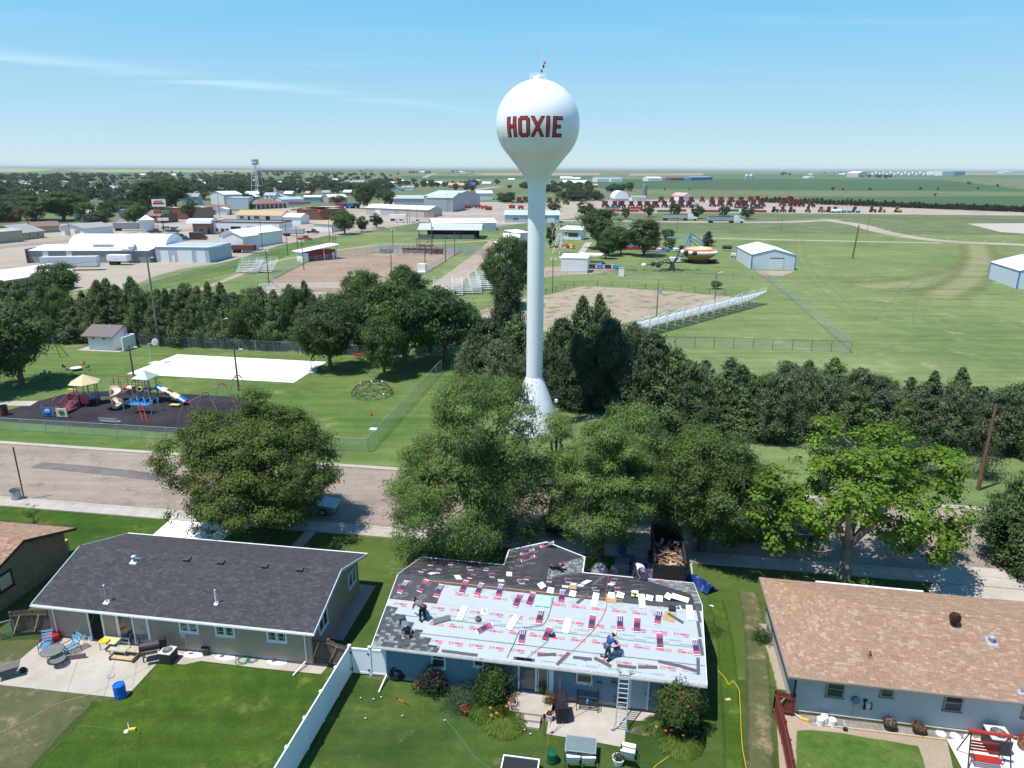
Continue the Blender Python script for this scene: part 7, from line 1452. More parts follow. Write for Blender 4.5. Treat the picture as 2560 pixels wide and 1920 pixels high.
# street cars, under the trees
car('parked_car','silver blue car half hidden under the big round tree',778,1275,-8.6,(.22,.28,.34),'sedan'); car('parked_car','white car glimpsed behind the smaller willow',1378,1208,171,W_,'suv'); car('parked_car','pale car on the far kerb behind the smaller willow',1490,1212,171,S_,'suv'); car('pickup_truck','dark pickup backed to the kerb under the trees',1400,1300,82,(.03,.03,.035),'pickup','pickup'); car('pickup_truck','dark blue pickup in the shade left of the catalpa',1945,1345,172,(.02,.05,.11),'pickup','pickup'); car('pickup_truck','black pickup hitched to the dump trailer under the trees',1655,1292,82,K_,'pickup','pickup')
def semi(label,px,py,ang,L,tm,cab,hopper=False,H=3.9):
 o=thing('semi_trailer',label,'truck' if cab else 'trailer',G(px,py),math.radians(ang)); b=MB()
 if hopper:b.prism([(-L/2,1.9),(-L/2+1.2,1.2),(-L*.12,1.2),(0,1.9),(L*.12,1.2),(L/2-1.2,1.2),(L/2,1.9),(L/2,3.3),(-L/2,3.3)],-1.25,1.25,'y'); b.build('hopper',tm,o); MB().box((0,0,3.35),(L,2.6,.12)).build('tarp',m_darkmetal,o)
 else:b.box((0,0,1.2+(H-1.2)/2),(L,2.55,H-1.2)); b.build('cargo_box',tm,o)
 wm=MB().lathe([(0,-.2),(.5,-.2),(.5,.2),(0,.2)],12,M=Matrix.Rotation(math.pi/2,4,'X')).mesh('wheel',m_black); xs=[-L/2+1,-L/2+2.2]+([L/2-1.2,L/2-.1]if cab else[])
 for x in xs:
  for y in(-1,1):place('wheel',wm,o,(x,y,.5))
 MB().box((0,0,1.05),(L,1.0,.25)).build('chassis',m_darkmetal,o)
 if cab:
  x=L/2+2.6; b=MB(); b.prism([(x-1.6,1),(x+3.4,1),(x+3.4,1.9),(x+1.5,2.2),(x+1.1,3.2),(x+.3,3.8),(x-1.6,3.8)],-1.15,1.15,'y'); b.build('cab',m_white,o); MB().box((x+1.05,0,2.75),(.35,2.36,.7)).build('windshield',m_glass,o); MB().box((L/2+2,0,.95),(4.5,.9,.2)).build('chassis',m_darkmetal,o)
  for y in(-1,1):place('wheel',wm,o,(x+2.4,y,.5))
 return o
semi('left grain hopper truck with white cab on the gravel road',1686,551,-1,13.5,m_galv,True,True); semi('right grain hopper truck with white cab on the gravel road',1800,557,-1,13.5,mat('pale_green_steel',(.33,.42,.42),.4),True,True)
semi('long white semi trailer parked behind the warehouse',180,676,10,14.5,mat('trailer_white',(.55,.58,.62),.4),False); semi('white cargo trailer beside the long semi trailer',300,662,-2,6.0,m_white,False,H=3.0)
o=car('truck_cab','red truck cab at the front of the long semi trailer',128,681,185,R_,'pickup','truck'); semi('white travel trailer beside the long low warehouse',995,552,-3,9,m_white,False,H=3.4); semi('silver tank trailer beside the orange truck',735,590,0,9,m_galv,False,H=3.2); semi('dark stock trailer below the white gabled shed',610,632,-3,8,mat('rust_trailer',(.16,.06,.035)),False,H=2.6)
semi('motorhome in grey and silver beside the round bright tree',318,577,8,10.5,mat('motorhome_silver',(.30,.30,.31),.4),False,H=3.6); car('truck','orange truck parked beside the weedy verge',762,600,0,(.45,.07,.02),'pickup','truck'); car('truck','dark truck parked left of the low ochre shed',782,583,0,K_,'pickup','truck')
for px,c,lb in((852,R_,'red grain cart'),(874,m_blue,'blue grain cart'),(890,K_,'dark grain cart')):
 o=thing('grain_cart',lb+' parked before the tall town tree','farm wagon',G(px,521),AX); mm=c if not isinstance(c,tuple)else mat('cart_%s'%lb.split()[0],c,.4); MB().prism([(-4,3.6),(-2.6,1.2),(2.6,1.2),(4,3.6)],-1.4,1.4,'y').build('hopper',mm,o); [MB().tube((x,-1.5,.7),(x,1.5,.7),.7,n=12).build('wheel',m_black,o)for x in(-1.5,1.5)]
 # combines
def combine():
 o=thing('combine_harvester','x','combine',(0,0,0)); red=mat('combine_red',(0.24,0.018,0.02),.45,.1,2)
 MB().prism([(-1.4,1.2),(1.4,1.2),(1.5,3.2),(1.1,3.9),(-1.1,3.9),(-1.5,3.2)],1.2,7.0,'y').build('body',red,o); MB().prism([(-1.6,3.9),(1.6,3.9),(1.9,4.5),(-1.9,4.5)],2.0,5,'y').build('grain_tank',mat('tank_dark_red',(.12,.012,.014)),o)
 MB().box((0,.3,2.9),(1.9,1.7,1.9)).build('cab',m_glass,o); MB().box((0,.3,3.95),(2.1,1.9,.2)).build('cab_roof',red,o); MB().prism([(-.6,.8),(.6,.8),(.6,1.9),(-.6,1.9)],-2.0,.6,'y').build('feeder',red,o)
 wm=MB().lathe([(0,-.4),(1.0,-.4),(1.05,0),(1.0,.4),(0,.4)],14,M=Matrix.Rotation(math.pi/2,4,'Y')).mesh('wheel',m_black)
 for x in(-1.9,1.9):place('wheel',wm,o,(x,1.2,1.0))
 for x in(-1.5,1.5):w=place('wheel',wm,o,(x,6.0,.7)); w.scale=(.7,.7,.7)
 MB().tube((-1.7,2.2,4.2),(-2.0,7.4,4.4),.2).build('unloading_auger',red,o); return o
cb=combine(); km=subtree_map(cb); first=True; allc=[]
for i,(px,py)in enumerate([(1515+k*(21 if k<20 else 24),519-.0*k)for k in range(11)]+[(1783+k*20.5,517)for k in range(7)]+[(1957,516),(1983,516),(2005,517),(2030,518)]+[(1300,508),(1315,506),(1375,509),(1392,510),(1416,512)]+[(1655+k*25,506)for k in range(9)]+[(1895,504),(1880,505),(1968,509),(1975,504)]):
 o=cb if first else dup(cb,kids=km); first=False; o.location=G(px,py); o.rotation_euler=(0,0,math.radians(random.Random(i).uniform(-14,10))); allc.append(o); o['group']='red combines in the equipment yard'; o.scale=(1.05,)*3
LM.append(('the equipment yard',G(1700,510)))
allc.sort(key=lambda o:(o.location.y>G(1500,512).y,PX(o.location)[0]))
fr=[o for o in allc if PX(o.location)[1]>511.5]; bk=[o for o in allc if PX(o.location)[1]<=511.5]
for lst,w in((fr,'front row'),(bk,'rear row')):
 for i,o in enumerate(sorted(lst,key=lambda o:PX(o.location)[0])):o['label']='red combine harvester in the %s of the yard, %s from left'%(w,ordw(i+1))
def header(px,py,col,n,lb):
 o=thing('combine_header',lb,'combine header',G(px,py),-.03); m=mat('header_%02x%02x%02x'%tuple(int(255*c)for c in col),col,.5,.15,2); W=n*.8
 MB().box((W/2,.9,1.0),(W,.8,1.1)).build('auger_trough',m,o); s=MB().prism([(-.3,.1),(.3,.1),(0,.75)],-1.4,.5,'y').mesh('snout',m)
 for k in range(n):place('snout',s,o,(k*.8+.4,0,0))
HC=[(1538,529,(.36,.03,.03),'red'),(1576,530,(.40,.04,.05),'red'),(1613,528,(.34,.03,.03),'red'),(1656,531,(.03,.20,.08),'green'),(1695,529,(.36,.04,.05),'pinkish red'),(1742,530,(.36,.05,.05),'red'),(1775,531,(.30,.04,.04),'red'),(1826,529,(.06,.10,.10),'dark green'),(1868,530,(.05,.06,.10),'dark blue'),(1895,531,(.30,.03,.03),'red'),(1530,522,(.05,.20,.22),'teal'),(1588,523,(.34,.03,.03),'red'),(1850,521,(.08,.10,.12),'slate'),(1890,522,(.05,.10,.08),'dark green')]
for i,(px,py,c,nm_)in enumerate(HC):header(px-14,py,c,12,'%s combine header on the gravel by the road trees, %s listed from left'%(nm_,ordw(1+sum(1 for h in HC if h[0]<px))))
r_=random.Random(5)
IMP=[(2054,(.45,.12,.02),'orange'),(2074,(.4,.03,.03),'red'),(2090,(.4,.03,.03),'red'),(2205,(.55,.28,.02),'yellow'),(2245,(.5,.38,.04),'yellow'),(2182,(.10,.02,.03),'dark red'),(2134,(.06,.04,.05),'dark'),(2020,(.2,.03,.04),'maroon'),(1938,(.03,.03,.05),'black'),(1958,(.3,.03,.04),'red'),(1980,(.2,.03,.04),'maroon')]
for i,(px,c,nm_)in enumerate(IMP):
 o=thing('tractor','%s tractor in the machinery row, %s from left'%(nm_,ordw(1+sum(1 for h in IMP if h[0]<px))),'tractor',G(px,531),r_.uniform(-1,1)); m=mat('tractor_%s_%d'%(nm_.replace(' ','_'),i),c,.4); MB().box((0,0,1.7),(1.3,4,1.1)).build('body',m,o); MB().box((0,1.0,2.9),(1.6,1.6,1.6)).build('cab',m_glass,o); MB().box((0,1.0,3.75),(1.7,1.7,.15)).build('cab_roof',m,o)
 wm=MB().lathe([(0,-.3),(.9,-.3),(.9,.3),(0,.3)],12,M=Matrix.Rotation(math.pi/2,4,'Y')).mesh('wheel',m_black); [place('wheel',wm,o,(x,1.4,.9))for x in(-1.2,1.2)]; [setattr(place('wheel',wm,o,(x,-1.4,.6)),'scale',(.65,)*3)for x in(-1.0,1.0)]
for i,px in enumerate((2083,2096,2109,2123,2144)):o=thing('tank_trailer','%s tank on a small trailer in the machinery row, %s from left'%('white' if i<2 else 'pale blue',ordw(i+1)),'tank',G(px,532)); MB().tube((-1.4,0,1.5),(1.4,0,1.5),.95,n=12).build('tank',m_white if i<2 else mat('pale_blue_tank',(.3,.42,.5)),o); [MB().tube((x,-.8,.4),(x,.8,.4),.4,n=10).build('wheel',m_black,o)for x in(-.8,.8)]
for i,px in enumerate((1280,1302,1330,1195,1210,1222,1170,1380)):o=thing('red_implement','red farm implement in the gravel lot behind the tower, %s from left'%ordw(1+sorted((1280,1302,1330,1195,1210,1222,1170,1380)).index(px)),'farm machine',G(px,521+(i%3)*2),r_.uniform(-.5,.5)); MB().prism([(-2.4,2.6),(-1.4,1),(1.4,1),(2.4,2.6)],-1.2,1.2,'y').build('hopper',m_red,o); [MB().tube((x,-1.3,.6),(x,1.3,.6),.6,n=10).build('wheel',m_black,o)for x in(-1.2,1.2)]; MB().box((0,0,1.0),(5,.3,.3)).build('beam',m_darkmetal,o)
# hedge of cedars past the yard, lone bushes, horizon groves
hl=[]
for k in range(64):
 t=k/63; px=1905+665*t; py=506+25*t; b=G(px,py); o=tree(r_.choice(['farcedar0','farcedar1']),'hedge_cedar','x',b,(5.0 if t<.5 else 4.4)*r_.uniform(.8,1.15),2.6*r_.uniform(.9,1.2),group='row of small cedars along the crops'); o['label']='small dark cedar in the row along the crops, %s from left'%ordw(k+1); hl.append(o)
for px,py,h,lb in((2081,476,5,'largest lone bush in the crops'),(2108,476,3.6,'lone bush just right of the largest one'),(2175,476,4.2,'lone bush above the yellow tractor'),(2300,475,4.6,'lone bush in the middle of the right crops'),(2344,475,3.4,'small lone bush right of the middle one'),(2422,462,7,'double bush on the upper right pasture'),(2445,474,4,'lone bush below the double bush'),(2494,467,5,'lone bush near the right edge'),(2337,490,3,'tiny bush on the lower field edge'),(1662,476,3,'bush above the second combines'),(1723,475,2.6,'small bush above the striped roof')):
 tree('far0','lone_bush',lb,G(px,py),h,h*.62,cat='bush')
groves=[]
for x0,x1,py,n,h in((-50,180,458,20,10),(135,200,441,10,12),(370,420,442,10,14),(1025,1075,433,10,12),(900,940,428,6,12),(1130,1185,430,8,12),(1270,1340,470,14,9),(1345,1400,480,14,9),(1380,1480,470,18,10),(1400,1500,500,16,9),(1520,1580,478,12,10),(1955,1985,437,6,14),(2150,2240,444,10,12),(2480,2570,430,10,12),(700,1000,448,26,10),(1250,1290,505,8,8),(2060,2120,432,5,12),(640,760,430,8,10),(1330,1370,455,6,10),(380,640,432,14,10)):
 for k in range(n):groves.append(tree(r_.choice(['far0','far1','far2','far3']),'distant_tree','x',G(r_.uniform(x0,x1),py+r_.uniform(-2,3)),h*r_.uniform(.6,1.15),h*.55*r_.uniform(.8,1.3)))
autolabel(far,'dark leafy','town tree'); autolabel(groves,'distant','tree','near'); [tag(o,group='trees of the town')for o in far]; [tag(o,group='distant groves')for o in groves]
# ================================================================ FAIRGROUND RIDES
o=thing('ferris_wheel','small ferris wheel with red tubs beside the tower column','ferris wheel',G(1399,633),.9); b=MB(); Rw=3.9
for s in(-.7,.7):
 for k in range(10):a,a2=k*.6283,(k+1)*.6283; b.tube((Rw*math.cos(a),s,6+Rw*math.sin(a)),(Rw*math.cos(a2),s,6+Rw*math.sin(a2)),.05,n=4); b.tube((0,s,6),(Rw*math.cos(a),s,6+Rw*math.sin(a)),.04,n=4)
b.build('wheel',m_white,o); b=MB(); [b.tube((x,y,0),(0,y*.6,6),.12)for x in(-2.2,2.2)for y in(-1.4,1.4)]; b.build('support',m_white,o)
for k in range(5):a=.3+k*1.2566; MB().lathe([(0,-.9),(.5,-.8),(.65,-.2),(.6,-.2),(0,-.3)],10,(Rw*math.cos(a),0,6+Rw*math.sin(a))).build('tub',m_red,o)
o=thing('tub_ride','round kiddie ride with red and yellow cars below the ferris wheel','fairground ride',G(1410,620),0); MB().lathe([(0,.3),(4.5,.3),(4.5,0)],24).build('platform',m_conc,o)
for k in range(10):a=k*.6283; MB().box((3.6*math.cos(a),3.6*math.sin(a),.8),(1.2,.8,.8),rz=a+1.57).build('ride_car',(m_red,m_yellow,m_pl['orange'],m_yellow)[k%4],o)
o=thing('carousel_tent','white conical carousel tent behind the fairground trees','tent',G(1585,606),0); MB().lathe([(6.5,4.0),(3.5,5.2),(0,6.4)],20).build('canopy',m_white,o); [MB().tube((6*math.cos(k*.785),6*math.sin(k*.785),0),(6*math.cos(k*.785),6*math.sin(k*.785),4),.1).build('pole',m_white,o)for k in range(8)]; MB().lathe([(5,0),(5,.6),(0,.6)],20).build('platform',m_blue,o)
o=thing('funhouse_trailer','red white and blue ride trailer behind the trees','fairground ride',G(1600,624),AX); MB().box((0,0,.5),(18,3,.9)).build('base',m_red,o); MB().box((-4,0,2.2),(6,2.4,2.4)).build('booth',mat('pale_blue_panel',(.25,.45,.6)),o); MB().box((4,0,1.8),(5,2.4,1.6)).build('booth',m_white,o)
# black arm ride
o=thing('octopus_ride','black folded octopus ride with spider legs and tubs','fairground ride',G(1680,676),0); o.scale=(.85,.85,.8); MB().lathe([(1.2,0),(.9,1.2),(.5,3),(0,3.2)],12).build('hub',m_darkmetal,o)
for k in range(8):a=k*.785; MB().tube((0,0,.5),(4.4*math.cos(a),4.4*math.sin(a),.12),.14).build('foot',m_darkmetal,o)
for i,(x,z,x2,z2)in enumerate(((-2.4,3.2,-5.2,2.0),(-1.6,4.2,-6.8,2.4),(1.6,5.4,4.2,6.4),(2.2,4.8,7.4,6.0),(-3,2.8,-9.4,1.6),(1.2,3.6,3.2,8.0))):
 y=(i-2.5)*.6; MB().path([(0,0,2.4),(x,y,z),(x2,y*1.5,z2)],.22,6).build('arm',m_darkmetal,o); MB().lathe([(0,-.7),(.7,-.6),(.9,.1),(.7,.7),(0,.8)],10,(x2,y*1.5,z2)).build('tub',m_darkmetal if i!=4 else m_white,o)
 # flying saucer ride on trailer
o=thing('saucer_ride','folded round orange and yellow striped ride on a trailer','fairground ride',G(1745,656),0); mo,my=m_pl['orange'],m_pl['tan']; o.scale=(1,1,.78)
MB().lathe([(2.8,1.2),(5.2,3.2),(5.6,3.9)],32).build('lower_skirt',mat('amber_panels',(.42,.24,.06),.5),o)
MB().lathe([(5.6,3.9),(5.7,4.5),(5.1,4.9)],32).build('rim',m_white,o); MB().lathe([(5.1,4.9),(4.2,5.5),(4.1,5.2),(4.9,4.6)],32).build('upper_rim',mo,o); MB().lathe([(4.2,5.5),(3.9,5.8),(3.4,5.0),(0,4.6)],32).build('floor',my,o)
for k in range(16):a=k*.3927; MB().box((4.95*math.cos(a),4.95*math.sin(a),5.05),(.5,1.0,.12),rz=a).build('panel',(my,m_yellow)[k%2],o)
MB().box((-1,0,1.0),(14,2.2,.3)).build('trailer_bed',m_darkmetal,o); [MB().tube((x,-1.3,.5),(x,1.3,.5),.5,n=12).build('wheel',m_black,o)for x in(3.5,4.8,-2.5)]; MB().box((-7.3,0,1.2),(3,2.4,1.6)).build('generator',m_white,o)
o=thing('blue_ride','bright blue armed ride behind the saucer ride','fairground ride',G(1723,628),0); b=MB(); b.path([(-8,1,4.6),(0,0,5.0),(5,0,2)],.18,6); b.path([(0,0,0),(0,0,6.4),(4.5,0,3.6),(5.5,0,0)],.2,6); b.path([(-2,0,0),(0,0,6.4)],.2,6); b.tube((0,0,4),(4,2,1),.15); b.build('arms',m_pl['sky'],o)
for x in(-11,-8,-5):MB().lathe([(0,.2),(1,.3),(1.1,1.1),(0,1.3)],10,(x,-1,0)).build('ride_car',m_pl['sky']if x==-8 else m_white,o)
MB().path([(-18,-4,.4),(-10,-4,.3),(-8,-2,.6)],.2).build('track',m_pl['sky'],o)
o=thing('kiddie_train','blue kiddie train cars beside the white train shed','fairground ride',G(1480,672),AX); [MB().box((k*2.3,0,.8),(1.9,1.2,.9)).build('carriage',m_pl['sky']if k%2 else m_darkmetal,o)for k in range(4)]; b=MB(); pts=[(x0*9+4,y0*2.4-1,.05)for x0,y0 in[(math.cos(t*.3927),math.sin(t*.3927))for t in range(17)]]; b.path(pts,.08,4); b.build('track',m_darkmetal,o)
# ================================================================ ON THE ROOF BEING SHINGLED
def nm(name,label,cat,M,mesh,group=None):o=place(name,mesh,None,M=M); return tag(o,label,cat,group)
def wrapper_mesh(l,seed):
 r=random.Random(seed); b=MB(); w=.34; b.box((0,0,.025),(w,l,.05),col=(.60,.58,.62)); z=.0525; e=l/2-.055
 def q(x0,y0,x1,y1,c,dz=0):x0,x1=(x0*1.1,x1*1.1); b.quad([(x0,y0,z+dz),(x1,y0,z+dz),(x1,y1,z+dz),(x0,y1,z+dz)],col=c)
 q(-.15,-e,.15,e,(.055,.02,.06)); q(-.15,-e,.15,-e*.62,(.40,.05,.10),.001)if seed%2 else q(-.15,e*.62,.15,e,(.40,.05,.10),.001)
 b.quad([(-.15,-.10,z+.002),(.15,.02,z+.002),(.15,.10,z+.002),(-.15,-.02,z+.002)],col=(.05,.012,.14))
 for k in range(4):
  for j in range(3):q(-.13+j*.09,.12+k*e*.19,-.13+j*.09+.045,.12+k*e*.19+.06,(.55,.5,.55)if seed%2 else(.5,.12,.18),.003)
 for k in range(5):x=-.11+k*.05; q(x,-.12-e*.55,x+.028,-.12-e*.25+.03*(k%2),(.55,.10,.14)if seed%2 else(.55,.06,.08),.003)
 return b.mesh('bundle',m_col)
WM=[wrapper_mesh(.98,1),wrapper_mesh(.98,2)]; WS=[wrapper_mesh(.62,3),wrapper_mesh(.62,4)]
bm_=MB().box((0,0,.02),(.36,1.0,.04),col=(.80,.80,.80)).box((.0,-.47,.042),(.30,.03,.005),col=(.5,.5,.52)).mesh('bundle',m_col); bs_=MB().box((0,0,.02),(.38,.42,.035),col=(.80,.79,.80)).mesh('paper',m_col)
def cp3(x,y):return 900+x*.226,1320+y*.226
def cp4(x,y):return 1300+x*.226,1320+y*.226
NP=[]
for f,L_ in((cp3,[(478,660,-12),(700,645,-15),(872,700,-8),(1150,655,-6),(1318,685,-10),(1545,700,-3),(1745,805,-12),(1890,790,-10),(1990,990,-4),(1380,1110,-50),(1795,1205,0),(2070,1180,-12)]),(cp4,[(462,765,-2),(795,1045,-3),(1105,1055,3),(1293,1075,-2),(1527,995,-8),(1545,1250,3),(1945,1325,6)])):
 for x,y,a in L_:NP.append((*f(x,y),a))
NP.sort()
for k,(px,py,a)in enumerate(NP):nm('shingle_bundle','printed shingle bundle lying on the bare back slope, %s from left'%ordw(k+1),'shingle bundle',onslope(hq,px,py,a,dz=.018),WM[k%2],'printed shingle bundles on the back slope')
BL=[(*cp3(1690,1050),-20,0),(*cp4(830,800),-5,0),(*cp4(520,1085),-8,0),(*cp4(1348,815),5,0),(*cp4(1878,940),4,0),(*cp3(1130,945),-8,0),(*cp4(338,695),-5,1),(*cp4(240,640),40,1),(*cp4(583,730),-8,1),(*cp4(1010,750),-5,1),(*cp4(1270,730),0,1),(*cp4(1640,760),-30,1),(*cp4(1540,785),0,1),(*cp4(1110,748),80,1),(*cp4(1430,778),80,1),(*cp4(1770,780),75,0)]
BL.sort()
for k,(px,py,a,s)in enumerate(BL):nm('white_wrapper','white upturned wrapper on the back slope, %s from left'%ordw(k+1),'shingle wrapper',onslope(hq,px,py,a,dz=.022),bs_ if s else bm_,'white wrappers on the back slope')
FP=[cp3(800,403),cp3(1003,403),cp3(695,483),cp3(870,485),cp3(1215,455),cp3(1397,465),cp3(1235,543),cp3(1460,530),cp3(1780,600),cp3(1850,565),cp3(2098,583),cp4(530,587),cp4(1040,590),cp4(835,685),cp4(1080,690)]
FP.sort()
for k,(px,py)in enumerate(FP):nm('shingle_bundle','printed shingle bundle on the dark street-side slope, %s from left'%ordw(k+1),'shingle bundle',onslope(hq,px,py,172+(k*37)%30,hq.far,.015),WM[k%2]if k%3 else WS[k%2],'printed shingle bundles on the street-side slope')
FB=sorted([cp3(1085,553),cp3(1560,590),cp4(500,655),cp4(735,605),cp4(1010,630),cp3(1650,515),cp4(585,640),cp4(672,643),cp3(800,510)])
for k,(px,py)in enumerate(FB):nm('white_wrapper','white or pale sheet on the dark street-side slope, %s from left'%ordw(k+1),'shingle wrapper',onslope(hq,px,py,150+(k*53)%60,hq.far,.02),bm_ if k%2 else bs_,'pale wrappers on the street-side slope')
for k,(x,y)in enumerate(((1860,285),(1870,368),(2100,268))):nm('shingle_bundle','curled printed wrapper on the front wing roof, %s'%('top left','lower left','top right')[k],'shingle wrapper',hq.F@wlM@Matrix.Translation(((hq.F@wlM).inverted()@Vector(G(*cp3(x,y),3.0)))[:2]+(.03,))@Matrix.Rotation(.3,4,'Z'),WM[k%2],'curled wrappers on the front wing')
st=MB().box((0,0,.012),(1.0,.17,.022)).mesh('strip',mat('dark_grey_strip',(.085,.087,.095),.85,.12,20))
SL=[(*cp4(295,1403),10),(*cp4(475,1447),55),(*cp4(690,1443),0),(*cp4(915,1487),-24),(*cp4(1180,1535),0),(*cp4(1412,1542),6),(*cp4(1635,1500),-8),(*cp4(1843,1550),-12),(*cp4(1970,1530),88),(*cp4(2003,1320),96),(*cp4(1980,1120),95),(*cp4(1975,960),97),(*cp4(1720,1000),-32),(*cp4(695,780),52),(*cp3(1000,1372),0),(*cp3(1200,1398),0),(*cp3(1800,1452),0),(*cp4(60,1455),0),(*cp4(875,577),50)]
SL.sort()
for k,(px,py,a)in enumerate(SL):nm('starter_strip','dark grey starter strip loose on the back slope, %s from left'%ordw(k+1),'starter strip',onslope(hq,px,py,a,dz=.012),st,'loose starter strips on the back slope')
nm('shingle_bundle','open grey shingle stack lying slantwise near the two left roofers','shingle bundle',onslope(hq,*cp3(905,1020),-65,dz=.02),MB().box((0,0,.03),(.34,1.0,.06),col=(.11,.115,.12)).mesh('bundle',m_col))
tb=mat('tan_board',(.42,.26,.11),.85,.15,4)
nm('board','tan board under a white wrapper at the ridge','board',onslope(hq,*cp4(1008,782),-2,dz=.014),MB().box((0,0,.008),(.62,.6,.016)).mesh('board',tb)); nm('board','tan cardboard square near the right rake under a grey strip','board',onslope(hq,*cp4(1655,985),-12,dz=.012),MB().box((0,0,.006),(.66,.62,.012)).mesh('board',tb)); nm('board','small tan box lid on the ridge left of the plastic sheet','board',onslope(hq,*cp4(585,662),0,dz=.03),MB().box((0,0,.03),(.42,.3,.06)).mesh('board',tb))
cy=mat('pale_cyan_sheet',(.34,.56,.62),.5,.05,3,bump=.3,bscale=5); u,d=hq.hit(*cp3(2020,810)); b=MB(); r_=random.Random(3); n=6; hgt=[[r_.uniform(.012,.06)for _ in range(n+1)]for _ in range(n+1)]
for i in range(n):
 for j in range(n):b.quad([(-.45+(i+a)*.15,-.4+(j+c)*.13,hgt[i+a][j+c])for a,c in((0,0),(1,0),(1,1),(0,1))])
nm('plastic_sheet','crumpled pale cyan sheet across the ridge edge of the underlayment','sheet',hq.F@hq.near@Matrix.Translation((u,d,.02)),b.mesh('sheet',cy))
def roofthing(name,lb,cat,px,py,dz=.02,M=None,a=0):return thing(name,lb,cat,M=onslope(hq,px,py,a,M,dz))
o=roofthing('pipe_flashing','square flashing with white collar on the underlayment','flashing',*cp3(1375,930)); MB().box((0,0,0),(.42,.42,.01)).build('flange',m_galv,o); MB().lathe([(.16,0),(.12,.05),(.06,.16),(.05,.16)],12).build('collar',m_white,o)
o=roofthing('box_vent','black square box vent on the felt near the right end','vent',*cp4(1682,895)); MB().prism([(-.2,0),(.2,0),(.14,.12),(-.14,.12)],-.2,.2,'x').build('hood',m_black,o); o=roofthing('pipe_flashing','blue and white pipe flashing beside the black box vent','flashing',*cp4(1750,890),a=20); MB().box((0,0,0),(.36,.3,.01)).build('flange',m_white,o); MB().lathe([(.12,0),(.1,.06),(.06,.12)],10).build('collar',m_pl['sky'],o)
o=roofthing('tool_bag','khaki tool bag lying below the flashing','tool bag',*cp3(1308,1015)); MB().lathe([(.0,0),(.17,.01),(.18,.12),(.1,.2),(0,.2)],9).build('bag',mat('khaki',(.14,.13,.09)),o); MB().path([(-.1,0,.18),(0,0,.3),(.1,0,.18)],.015).build('handle',m_black,o)
o=roofthing('nail_gun','yellow nail gun resting on a white wrapper near the ridge','nail gun',*cp4(1262,738),dz=.07); MB().box((0,0,.08),(.28,.1,.12)).build('body',m_yellow,o); MB().box((.05,-.1,.05),(.07,.2,.07)).build('handle',m_black,o)
o=roofthing('nail_gun','black nail gun beside a bundle at mid roof','nail gun',*cp3(2120,1200),dz=.05); MB().box((0,0,.08),(.3,.1,.12)).build('body',m_black,o); MB().lathe([(0,-.04),(.09,-.03),(.09,.03),(0,.04)],10,(.1,.08,.08)).build('magazine',m_black,o)
o=roofthing('tape_roll','small black ring of tape beside the straw hatted roofer','tape roll',*cp4(903,1415)); ringm=MB().lathe([(.05,0),(.09,0),(.09,.04),(.05,.04),(.05,0)],12); ringm.build('roll',m_black,o)
def hose(name,lb,pts,m,r=.012,cat='hose'):
 K=[Vector(p)for p in pts]; P=[]
 for i in range(len(K)-1):
  a,b,c,d=K[max(i-1,0)],K[i],K[i+1],K[min(i+2,len(K)-1)]
  for j in range(6):t=j/6; P.append(.5*((2*b)+(c-a)*t+(2*a-5*b+4*c-d)*t*t+(3*b-a-3*c+d)*t**3))
 P.append(K[-1]); O=P[0].copy(); mb=MB(); mb.path([p-O for p in P],r,5); return tag(mb.build(name,m,None,O),lb,cat)
def rp(px,py,dz=.05,M=None):u,d=hq.hit(px,py,M); return hq.F@(M if M is not None else hq.near)@Vector((u,d,dz))
hose('air_hose','dark air hose curving from the ridge to the eave at mid roof',[rp(*cp3(2140,765)),rp(*cp3(2090,960)),rp(*cp3(2010,1080)),rp(*cp3(1790,1120)),rp(*cp3(1700,1290)),rp(*cp3(1625,1440))],m_black)
hose('air_hose','red air hose down the right part of the back slope',[rp(*cp4(985,535),.3),rp(*cp4(955,720)),rp(*cp4(950,900)),rp(*cp4(830,1110)),rp(*cp4(650,1300)),rp(*cp4(460,1500)),G(1398,1780)+EZ*.6,G(1374,1815)+EZ*.05,G(1371,1862)+EZ*.03],m_pl['orange'])
hose('air_hose','dark hose hanging over the eave to the porch',[rp(*cp3(2060,1270)),rp(*cp3(1830,1460)),G(1290,1760)+EZ*1.9,G(1255,1765)+EZ*1.2],mat('green_hose',(.04,.16,.10)))
hose('extension_cord','dark cord running from the roof edge across the lawn to the table',[rp(1500,1663),G(1440,1790)+EZ*.8,G(1378,1838)+EZ*.03,G(1320,1895)+EZ*.03,G(1290,1930)+EZ*.03],m_black,.014,'cord')
